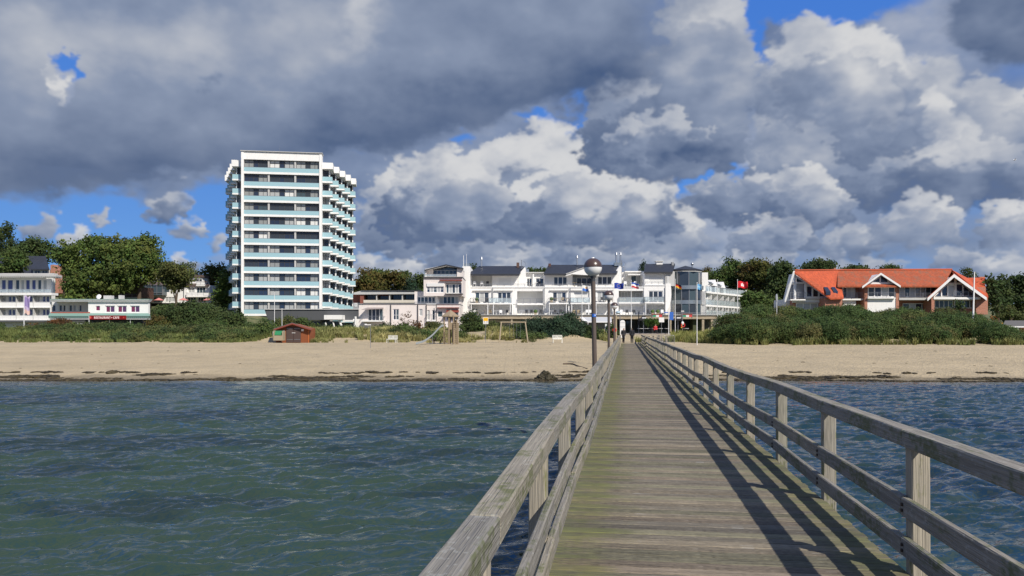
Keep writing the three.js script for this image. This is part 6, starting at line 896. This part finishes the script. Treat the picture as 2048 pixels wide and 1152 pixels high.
flagPole('flagpole with black, red and gold flag beside the glass tower', 1350.5, 559, 662, 114, [11.5, 8, 567, flagTex(stripes(['#17130f', '#c51d1d', '#e6b31c'])), 0.65]);
flagPole('flagpole with pale blue hanging pennant before the glass tower', 1394, 566, 690, 88, [7.5, 11, 568, flagTex(stripes(['#5d9fcf', '#8fc0dc', '#5d9fcf'])), 0.1, 0.05]);
flagPole('bare white flagpole before the hotel side wing', 1435, 560, 642, 114);
flagPole('flagpole with red flag bearing a white castle', 1475, 560, 625, 114, [19, 13, 562.5, flagTex((q, w, h) => { q.fillStyle = '#cf1626'; q.fillRect(0, 0, w, h); q.fillStyle = '#f3efec'; q.fillRect(66, 64, 60, 30); q.fillRect(66, 44, 14, 22); q.fillRect(112, 44, 14, 22); q.fillRect(88, 34, 16, 32); q.beginPath(); q.moveTo(84, 36); q.lineTo(96, 22); q.lineTo(108, 36); q.fill(); q.fillStyle = '#cf1626'; q.fillRect(90, 76, 12, 18); }), 0.12]);
flagPole('flagpole with blue and white flag behind the nearest lamp', 1164, 568, 648, 108, [12, 11, 571, flagTex((q, w, h) => { q.fillStyle = '#e9e6dd'; q.fillRect(0, 0, w, h); q.fillStyle = '#3f73c4'; q.fillRect(0, h * 0.55, w, h * 0.45); q.fillStyle = '#d49a5c'; q.fillRect(w * 0.5, h * 0.2, w * 0.35, h * 0.28); }), 0.12]);
flagPole('mast with tall lilac banner before the terrace apartments', 48, 590, 660, 112, [11, 36, 592, flagTex((q, w, h) => { q.fillStyle = '#b8a8c4'; q.fillRect(0, 0, w, h); q.fillStyle = '#8f7fb0'; q.fillRect(0, h * 0.1, w, h * 0.5); q.fillStyle = '#d9b7ab'; q.fillRect(0, h * 0.78, w, h * 0.22); }, 96, 256), 0.02, 0.04], { r: 0.06 });
flagPole('bare tall flagpole before the tower block', 549, 585, 668, 108); flagPole('short bare flagpole next to the tall one before the tower', 564, 618, 668, 108); flagPole('short white pole below the red restaurant sign', 178, 633, 662, 116);
{ const D = 93, s = K(D), o = at(1946, 640, D), g = thing('boat_mast', 'white twin legged mast rising out of the thicket', 'mast', o); mesh('leg', bar([-1 * s, -1, 0], [2.6 * s, 95 * s, 0], 0.075, 0.05), M.pole, g); mesh('leg', bar([4 * s, -1, -0.3], [3.2 * s, 95 * s, 0], 0.06, 0.04), M.pole, g); mesh('mast_cap', new THREE.SphereGeometry(0.08, 10, 8).translate(3 * s, 95 * s, 0), M.pole, g); }
// promenade furniture by the pier head
const W3 = (px, py, d) => at(px, py, d);
{ const D = 104, s = K(D), o = at(1245, 666, D), g = thing('information_stele', 'white round topped information board at the end of the pier', 'sign', o), sh = new THREE.Shape(); const w = 5.1 * s, h = 26 * s; sh.moveTo(-w, -0.6); sh.lineTo(-w, h - w); sh.absarc(0, h - w, w, Math.PI, 0, true); sh.lineTo(w, -0.6); mesh('board', new THREE.ExtrudeGeometry(sh, { depth: 0.08, bevelEnabled: false, curveSegments: 20 }), M.trim, g); mesh('divider', [box(-w, w, h * 0.78, h * 0.80, 0.08, 0.095), box(-w, w, h * 0.46, h * 0.48, 0.08, 0.095)], M.rail, g); }
{ const D = 97, s = K(D), o = at(1232, 668, D), g = thing('dolphin_pile', 'thick rough wooden pile with a lighter face at the pier head', 'post', o); mesh('trunk', bar([0, -1, 0], [0, 39 * s, 0], 0.13, 0.11, 10), M.wood, g); mesh('top_ring', new THREE.CylinderGeometry(0.13, 0.13, 0.08, 12).translate(0, 38.4 * s, 0), M.rail, g); const o2 = at(1229, 664, D - 0.5); const b = thing('life_ring_box', 'small red life ring holder on the pier railing', 'life ring', o2); mesh('ring', new THREE.TorusGeometry(0.19, 0.065, 10, 24).translate(0, 0.25, 0), M.red, b); mesh('holder', box(-0.05, 0.05, -1.0, 0.5, -0.12, -0.07), M.wood, b); }
{ const D = 108, o = at(1212, 668, D), s = K(D), g = thing('white_pillar', 'slim white pillar sign beside the second lamp', 'sign', o); mesh('panel', box(-1.9 * s, 1.9 * s, 0, 20 * s, -0.06, 0.06), M.trim, g); mesh('foot', box(-2.1 * s, 2.1 * s, -0.8, 0.04, -0.09, 0.09), M.rail, g); }
{ const D = 106, s = K(D), o = at(1240, 664, D), g = thing('street_lamp', 'promenade street lamp with pale domed head near the farthest globe lamp', 'lamp post', o); mesh('pole', bar([0, -0.6, 0], [0, 36 * s, 0], 0.06, 0.05, 10), M.rail, g); mesh('head', [new THREE.SphereGeometry(0.34, 20, 10, 0, 6.3, 0, 1.5708).scale(1, 0.8, 1).translate(-4 * s, 38 * s, 0), new THREE.CylinderGeometry(0.34, 0.2, 0.12, 20).translate(-4 * s, 37 * s, 0), bar([0, 35.5 * s, 0], [-4 * s, 37 * s, 0], 0.03)], std([0.34, 0.45, 0.52], 0.3), g); }
function parasol(label, px, yTop, yEdge, w, d, mat) { const s = K(d), o = at(px, 663, d), g = thing('terrace_parasol', label, 'parasol', o), h = (663 - yEdge) * s, r = w / 2 * s; mesh('canopy', new THREE.ConeGeometry(r * 1.15, (yEdge - yTop) * s, 4, 1, true).rotateY(Math.PI / 4).translate(0, h + (yEdge - yTop) * s / 2, 0), mat, g); mesh('valance', [box(-r * 0.81, r * 0.81, h - 0.2, h, r * 0.80, r * 0.815), box(-r * 0.81, r * 0.81, h - 0.2, h, -r * 0.815, -r * 0.80), box(r * 0.8, r * 0.81, h - 0.2, h, -r * 0.8, r * 0.8), box(-r * 0.81, -r * 0.8, h - 0.2, h, -r * 0.8, r * 0.8)], mat, g); mesh('print', box(-0.3, 0.3, h + 0.12, h + 0.28, r * 0.7, r * 0.71), M.trim, g); mesh('pole', bar([0, -0.3, 0], [0, h + (yEdge - yTop) * s, 0], 0.045), M.rail, g); return g; }
const blackCloth = std([0.022, 0.022, 0.024], 0.9, { side: THREE.DoubleSide });
parasol('black terrace parasol beside the blue, white and red flag', 1287, 631, 638.5, 22, 120, blackCloth); parasol('black terrace parasol behind the black, red and gold flag', 1356, 630, 638.5, 20, 120, blackCloth);
{ const D = 121, s = K(D), o = at(1277.5, 663, D), g = thing('folded_parasol', 'folded dark parasol standing between flag and open parasol', 'parasol', o); mesh('canopy', new THREE.CylinderGeometry(0.05, 0.14, 26 * s, 10).translate(0, 26 * s, 0), M.canvasBlack, g); mesh('pole', bar([0, -0.3, 0], [0, 40 * s, 0], 0.03), M.rail, g); }
for (const [x, l] of [[1303, 'green, white and red banner nearer the pier on the stone terrace'], [1363, 'green, white and red banner under the glass tower']]) { const D = 131.5, s = K(D), o = at(x + 12, 634, D), g = thing('banner', l, 'banner', o); const cs = [[0.03, 0.28, 0.16], [0.75, 0.74, 0.7], [0.62, 0.05, 0.05]]; cs.forEach((c, i) => mesh('stripe', box((-9 + i * 6) * s, (-3 + i * 6) * s, 0, 4.3 * s, 0, 0.03), std(c, 0.7), g)); mesh('red_board', box(-12 * s, 10 * s, 4.4 * s, 6.6 * s, -0.02, 0.06), M.redWood, g); mesh('bracket', [box(-11 * s, -10 * s, -0.2, 4.4 * s, -0.6, -0.01), box(9.4 * s, 10 * s, -0.2, 4.4 * s, -0.6, -0.01)], M.rail, g); }
{ const D = 112, s = K(D), o = at(1323, 664, D), g = thing('notice_board', 'white square notice on a grey post before the restaurant', 'sign', o); mesh('panel', box(-5.2 * s, 5.2 * s, 19.5 * s, 29 * s, 0, 0.05), M.trim, g); mesh('post', bar([0, -0.4, -0.03], [0, 29 * s, -0.03], 0.03), M.rail, g); }
{ const D = 112, s = K(D), o = at(1337.3, 664, D), g = thing('blue_banner_sign', 'tall blue sign panel hanging from a white pole', 'sign', o); mesh('pole', bar([0, -0.4, 0], [0, 40 * s, 0], 0.06), M.pole, g); mesh('panel', box(1.8 * s, 9.5 * s, 24 * s, 40 * s, -0.02, 0.02), M.blueSign, g); mesh('small_panel', box(-9 * s, -1 * s, 38 * s, 40 * s, -0.02, 0.02), M.blueSign, g); mesh('arm', bar([0, 39.6 * s, 0], [9.5 * s, 39.6 * s, 0], 0.02), M.rail, g); }
{ const D = 112, s = K(D), o = at(1365, 664, D), g = thing('rescue_post', 'rescue post with red and yellow ring and white case', 'rescue post', o); mesh('post', bar([0, -0.4, 0], [0, 41 * s, 0], 0.045), M.rail, g); mesh('ring', new THREE.TorusGeometry(0.24, 0.07, 10, 24).translate(0.05, 13.5 * s, 0.09), M.red, g); mesh('case', [new THREE.SphereGeometry(0.2, 12, 10).scale(1, 1.3, 0.7).translate(0, 17.5 * s, 0.05)], M.trim, g); mesh('buoy', box(-0.22, -0.08, 8 * s, 15 * s, 0.02, 0.1), M.yellow, g); mesh('lamp_head', [box(-3 * s, 3 * s, 40 * s, 43 * s, -0.1, 0.1)], M.lightGrey, g); }
{ const D = 118, s = K(D), o = at(1304, 664, D), g = thing('potted_palm', 'leafy green potted palm before the dark restaurant front', 'potted plant', o), r = mulberry(8), L = []; for (let i = 0; i < 9; i++) L.push([(r() - 0.5) * 1.5, 20 * s + (r() - 0.5) * 0.7, (r() - 0.5) * 0.6, 0.38, 0.26, 0.36]); mesh('foliage', foliage(L, 0.2, GREEN.bright, r, 1.2), leafMat, g); mesh('stem', bar([0, 0.3, 0], [0, 20 * s, 0], 0.05), M.stem, g); mesh('pot', new THREE.CylinderGeometry(0.3, 0.22, 0.5, 14).translate(0, 0.1, 0), M.black, g); }
// cafe tables before the restaurants
{
  const r = mulberry(64), names = ['nearest the folded parasol', 'under the parasol by the striped flag', 'beside the potted palm', 'behind the white square notice', 'next to the tall blue sign', 'behind the rescue post']; let first;
  [1281, 1292, 1301, 1320, 1333, 1372].forEach((x, i) => {
    const d = 117 + (i % 3) * 1.2, p = at(x, 663, d); p[1] = 2.48; const label = 'small cafe table ' + names[i];
    if (!first) { first = thing('cafe_table', label, 'table', p, 'cafe tables before the restaurants'); mesh('tabletop', new THREE.CylinderGeometry(0.42, 0.42, 0.04, 20).translate(0, 0.74, 0), M.trim, first); mesh('stem', bar([0, 0, 0], [0, 0.72, 0], 0.035), M.black, first); mesh('foot', new THREE.CylinderGeometry(0.24, 0.26, 0.03, 16).translate(0, 0.015, 0), M.black, first); } else clone(first, label, p, 0);
  });
}
// railing, bicycles
{ const D = 91, s = K(D), p = onLand(1331, D), g = thing('bicycle_barrier', 'grey tubular barrier behind the parked bicycles', 'barrier', p); for (let k = 0; k < 2; k++) { const x0 = -0.9 + k * 1.0, f = [tube([[x0, 0, 0], [x0, 0.85, 0], [x0 + 0.1, 0.95, 0], [x0 + 0.8, 0.95, 0], [x0 + 0.9, 0.85, 0], [x0 + 0.9, 0, 0]], 0.025, 40, 6)]; for (let i = 1; i < 7; i++) f.push(bar([x0 + i * 0.128, 0.2, 0], [x0 + i * 0.128, 0.93, 0], 0.012, 0.012, 5)); f.push(bar([x0, 0.2, 0], [x0 + 0.9, 0.2, 0], 0.015)); mesh('barrier_section', f, M.rail, g); } }
const bikeAt = (px, d) => onLand(px, d);
const bike = (() => {
  const g = thing('bicycle', 'parked bicycle nearest the pier railing', 'bicycle', bikeAt(1301, 88), 'bicycles parked beside the pier head', 0.5), add = (n, geo, m, p = g) => mesh(n, geo, m, p), R = 0.34;
  for (const x of [-0.52, 0.52]) { const w = add('wheel', [new THREE.TorusGeometry(R - 0.02, 0.022, 8, 32).translate(x, R, 0)], M.black); const sp = []; for (let i = 0; i < 8; i++) { const a = i / 8 * Math.PI; sp.push(bar([x - R * 0.95 * Math.cos(a), R - R * 0.95 * Math.sin(a), 0], [x + R * 0.95 * Math.cos(a), R + R * 0.95 * Math.sin(a), 0], 0.004, 0.004, 4)); } add('spokes', sp, M.steel, w); }
  const bb = [-0.05, 0.28, 0], st = [-0.2, 0.78, 0], hd = [0.36, 0.8, 0]; add('frame', [bar(bb, st, 0.02), bar(st, hd, 0.02), bar(bb, [0.38, 0.68, 0], 0.022), bar(st, [-0.52, R, 0], 0.014), bar(bb, [-0.52, R, 0], 0.014), bar(hd, [0.52, R, 0], 0.02)], std([0.05, 0.06, 0.08], 0.4)); add('saddle', new THREE.SphereGeometry(0.13, 12, 8).scale(1, 0.35, 0.6).translate(-0.22, 0.9, 0), M.black); add('handlebar', [bar([0.35, 0.8, 0], [0.33, 1.0, 0], 0.018), bar([0.3, 1.0, -0.28], [0.3, 1.0, 0.28], 0.015)], M.steel); add('carrier', box(-0.72, -0.35, 0.68, 0.71, -0.07, 0.07), M.steel); return g;
})();
clone(bike, 'parked bicycle in the middle of the three by the barrier', bikeAt(1310, 89), 0.3); clone(bike, 'parked bicycle closest to the grey barrier', bikeAt(1320, 90), 0.8);
// driftwood, mooring post, gull
{ const a = ground(1126, 729), b = ground(1140, 729), c = ground(1174, 738.5), g = thing('driftwood', 'long thin driftwood branch on the sand beside the pier', 'driftwood', a), q = (p, h) => [p[0] - a[0], p[1] - a[1] + h, p[2] - a[2]]; mesh('branch', tube([q(a, 0.05), q(b, 0.06), q([(b[0] + c[0]) / 2, (b[1] + c[1]) / 2, (b[2] + c[2]) / 2], 0.05), q(c, 0.03)], 0.05, 30, 6), M.stem, g); mesh('twig', bar(q(b, 0.05), [q(b, 0)[0] + 0.3, q(b, 0.05)[1] + 0.08, q(b, 0)[2] - 0.2], 0.02, 0.01), M.stem, g); }
{ const g = thing('mooring_post', 'dark mooring post standing in the water at the edge of the picture', 'post', [-10.23, 0, -15.9]); mesh('shaft', bar([0, -2, 0], [0, 0.85, 0], 0.045, 0.045, 10), M.black, g); mesh('cap', new THREE.CylinderGeometry(0.05, 0.05, 0.03, 12).translate(0, 0.86, 0), M.anthracite, g); }
{ const o = at(2029, 320, 130), g = thing('gull', 'single gull flying in the cloudy sky above the wood', 'bird', o), w = M.trim; const body = mesh('body', [new THREE.SphereGeometry(0.09, 12, 8).scale(2.4, 1, 1), new THREE.SphereGeometry(0.06, 10, 8).translate(0.24, 0.03, 0), new THREE.ConeGeometry(0.02, 0.07, 6).rotateZ(-1.57).translate(0.32, 0.03, 0), new THREE.ConeGeometry(0.07, 0.16, 4).rotateZ(1.57).scale(1, 0.3, 1).translate(-0.27, 0, 0)], w, g); for (const s of [-1, 1]) mesh('wing', hexa([[0.1, 0.03, s * 0.05], [-0.08, 0.03, s * 0.05], [0.0, 0.2, s * 0.3], [0.1, 0.2, s * 0.3], [0.1, 0.01, s * 0.05], [-0.08, 0.01, s * 0.05], [0.0, 0.18, s * 0.3], [0.1, 0.18, s * 0.3]]), w, g); }
// ---------- people ----------
// a body or a garment as one skin round tapered bones, meshed from their joined distance
function skin(bones, lo, hi, cell, k = 0.03) {
  const size = Math.max(hi[0] - lo[0], hi[1] - lo[1], hi[2] - lo[2]), n = Math.ceil(size / cell) + 4, mc = new MarchingCubes(n, new THREE.MeshBasicMaterial(), false, false, 400000), half = n * cell / 2, c = [0, 1, 2].map((i) => (lo[i] + hi[i]) / 2);
  mc.isolation = 0; let idx = 0;
  for (let z = 0; z < n; z++) for (let y = 0; y < n; y++) for (let x = 0; x < n; x++, idx++) {
    const p = [c[0] + (x / (n / 2) - 1) * half, c[1] + (y / (n / 2) - 1) * half, c[2] + (z / (n / 2) - 1) * half]; let s = 0;
    for (const [a, b, ra, rb, sq = 1] of bones) { const vx = b[0] - a[0], vy = b[1] - a[1], vz = b[2] - a[2], L = vx * vx + vy * vy + vz * vz, t = L ? Math.min(1, Math.max(0, ((p[0] - a[0]) * vx + (p[1] - a[1]) * vy + (p[2] - a[2]) * vz) / L)) : 0, dx = (p[0] - a[0] - vx * t), dy = p[1] - a[1] - vy * t, dz = (p[2] - a[2] - vz * t) * sq; s += Math.exp(-(Math.hypot(dx, dy, dz) - (ra + (rb - ra) * t)) / k); }
    mc.field[idx] = s > 0 ? k * Math.log(s) : -1;
  }
  mc.update(); const cnt = mc.count, g = new THREE.BufferGeometry(), P = new Float32Array(cnt * 3); for (let i = 0; i < cnt; i++) for (let j = 0; j < 3; j++) P[i * 3 + j] = c[j] + mc.positionArray[i * 3 + j] * half; g.setAttribute('position', new THREE.BufferAttribute(P, 3)); g.setAttribute('normal', new THREE.BufferAttribute(mc.normalArray.slice(0, cnt * 3), 3)); return metric(g);
}
function person(label, pos, turn, J, { coat, trousers, hair, lean = 0, face = true }) {
  const g = thing('person', label, 'person', pos, undefined, turn), skinM = std([0.46, 0.27, 0.19], 0.6), lo = [-0.5, -0.05, -0.55], hi = [0.5, 1.8, 0.55];
  const P = J, leg = (s) => [[P['hip' + s], P['knee' + s], 0.085, 0.058], [P['knee' + s], P['ank' + s], 0.056, 0.04], [P['ank' + s], P['toe' + s], 0.042, 0.034]], arm = (s) => [[P['sh' + s], P['el' + s], 0.05, 0.04], [P['el' + s], P['wr' + s], 0.038, 0.028], [P['wr' + s], P['hand' + s], 0.034, 0.028]], torso = [[P.pelvis, P.waist, 0.13, 0.12, 1.35], [P.waist, P.chest, 0.12, 0.145, 1.4], [P.shL, P.shR, 0.06, 0.06], [P.hipL, P.hipR, 0.1, 0.1], [P.chest, P.neck, 0.07, 0.05], [P.neck, P.head, 0.05, 0.055], [P.head, P.crown, 0.082, 0.088]];
  mesh('body', skin([...torso, ...leg('L'), ...leg('R'), ...arm('L'), ...arm('R')], lo, hi, 0.022, 0.016), skinM, g);
  const out = (b, d) => b.map(([a, c, ra, rb, q]) => [a, c, ra + d, rb + d, q]);
  mesh('jacket', skin([...out(torso.slice(0, 4), 0.035), ...out([...arm('L').slice(0, 2), ...arm('R').slice(0, 2)], 0.022), [P.chest, [P.neck[0], P.neck[1] - 0.05, P.neck[2]], 0.12, 0.085]], lo, hi, 0.022, 0.02), coat, g);
  mesh('trousers', skin([...out([...leg('L').slice(0, 2), ...leg('R').slice(0, 2)], 0.02), [P.hipL, P.hipR, 0.12, 0.12]], lo, hi, 0.022, 0.014), trousers, g);
  for (const s of ['L', 'R']) mesh('shoe', skin([[P['ank' + s].map((v, i) => v - (i === 1 ? 0.03 : 0)), P['toe' + s], 0.055, 0.045]], [P['ank' + s][0] - 0.2, -0.06, P['ank' + s][2] - 0.25], [P['ank' + s][0] + 0.2, 0.25, P['ank' + s][2] + 0.25], 0.02, 0.01), M.black, g);
  const h = P.crown; mesh('hair', skin([[[h[0], h[1] + 0.02, h[2] - 0.02], [h[0], h[1] - 0.05, h[2] - 0.05], 0.092, 0.085]], [h[0] - 0.2, h[1] - 0.2, h[2] - 0.2], [h[0] + 0.2, h[1] + 0.2, h[2] + 0.2], 0.016, 0.01), hair, g);
  if (face) { const q = P.head; mesh('nose', new THREE.ConeGeometry(0.016, 0.045, 6).translate(q[0], q[1] + 0.03, q[2] + 0.098), skinM, g); mesh('eye', [-1, 1].map((s) => new THREE.SphereGeometry(0.012, 8, 6).translate(q[0] + s * 0.032, q[1] + 0.06, q[2] + 0.083)), M.black, g); mesh('mouth', box(q[0] - 0.025, q[0] + 0.025, q[1] - 0.03, q[1] - 0.02, q[2] + 0.07, q[2] + 0.09), std([0.3, 0.1, 0.09], 0.6), g); }
  return g;
}
const pose = (o) => ({ pelvis: [0, 0.96, 0], waist: [0, 1.12, 0], chest: [0, 1.32, 0], neck: [0, 1.47, 0], head: [0, 1.57, 0.015], crown: [0, 1.655, 0], shL: [0.185, 1.41, 0], shR: [-0.185, 1.41, 0], elL: [0.26, 1.15, -0.06], elR: [-0.26, 1.15, -0.06], wrL: [0.2, 0.97, 0.1], wrR: [-0.2, 0.97, 0.1], handL: [0.16, 0.92, 0.13], handR: [-0.16, 0.92, 0.13], hipL: [0.09, 0.93, 0], hipR: [-0.09, 0.93, 0], kneeL: [0.1, 0.5, 0.05], kneeR: [-0.1, 0.5, 0.02], ankL: [0.1, 0.08, 0], ankR: [-0.1, 0.08, 0], toeL: [0.12, 0.045, 0.16], toeR: [-0.12, 0.045, 0.16], ...o });
{
  const d1 = 95.0, p1 = at(1247, 685.5, d1), dark = std([0.022, 0.022, 0.026], 0.8), navy = std([0.015, 0.016, 0.022], 0.85), deckAt = DECK + 0.0;
  person('person in a dark jacket walking towards the sea with hands in pockets, hair light brown', [p1[0], deckAt, p1[2]], -0.1, pose({ kneeL: [0.07, 0.52, 0.12], ankL: [0.05, 0.1, 0.12], toeL: [0.06, 0.06, 0.28], kneeR: [-0.07, 0.49, -0.02], ankR: [-0.06, 0.12, -0.2], toeR: [-0.06, 0.05, -0.06], head: [0.03, 1.56, 0.05], crown: [0.045, 1.64, 0.04] }), { coat: dark, trousers: navy, hair: std([0.16, 0.07, 0.03], 0.8) });
  const p2 = at(1264, 686, 94.3);
  person('person all in black walking away beside the other walker, arms at the sides', [p2[0], deckAt, p2[2]], Math.PI - 0.1, pose({ elL: [0.25, 1.14, -0.03], elR: [-0.25, 1.14, -0.03], wrL: [0.24, 0.93, 0.05], wrR: [-0.24, 0.93, 0.05], handL: [0.19, 0.95, 0.1], handR: [-0.19, 0.95, 0.1], kneeL: [0.09, 0.5, 0.08], ankL: [0.09, 0.08, 0.06], toeL: [0.1, 0.045, 0.2], ankR: [-0.09, 0.09, -0.08], toeR: [-0.1, 0.045, 0.06] }), { coat: navy, trousers: navy, hair: std([0.05, 0.03, 0.02], 0.8), face: false });
  const p3 = at(1311, 662, 116); p3[1] = 2.49;
  person('person in a red top sitting at the restaurant behind the bicycles', p3, 0.2, pose(Object.fromEntries(Object.entries(pose({})).map(([k, v]) => /^(knee|ank|toe)/.test(k) ? [k, k[0] === 'k' ? [v[0], 0.5, 0.42] : k[0] === 'a' ? [v[0], 0.08, 0.42] : [v[0], 0.045, 0.58]] : [k, [v[0], v[1] - 0.44, v[2]]]))), { coat: M.red, trousers: navy, hair: std([0.10, 0.06, 0.04], 0.8) });
  const c = thing('cafe_chair', 'dark cafe chair under the seated person in red', 'chair', p3); mesh('seat', box(-0.24, 0.24, 0.34, 0.38, -0.22, 0.26), M.black, c); mesh('backrest', box(-0.24, 0.24, 0.38, 0.85, -0.27, -0.23), M.black, c); for (const x of [-0.21, 0.21]) for (const z of [-0.2, 0.22]) mesh('leg', box(x - 0.02, x + 0.02, 0, 0.34, z - 0.02, z + 0.02), M.black, c);
}
renderer.render(scene, camera);
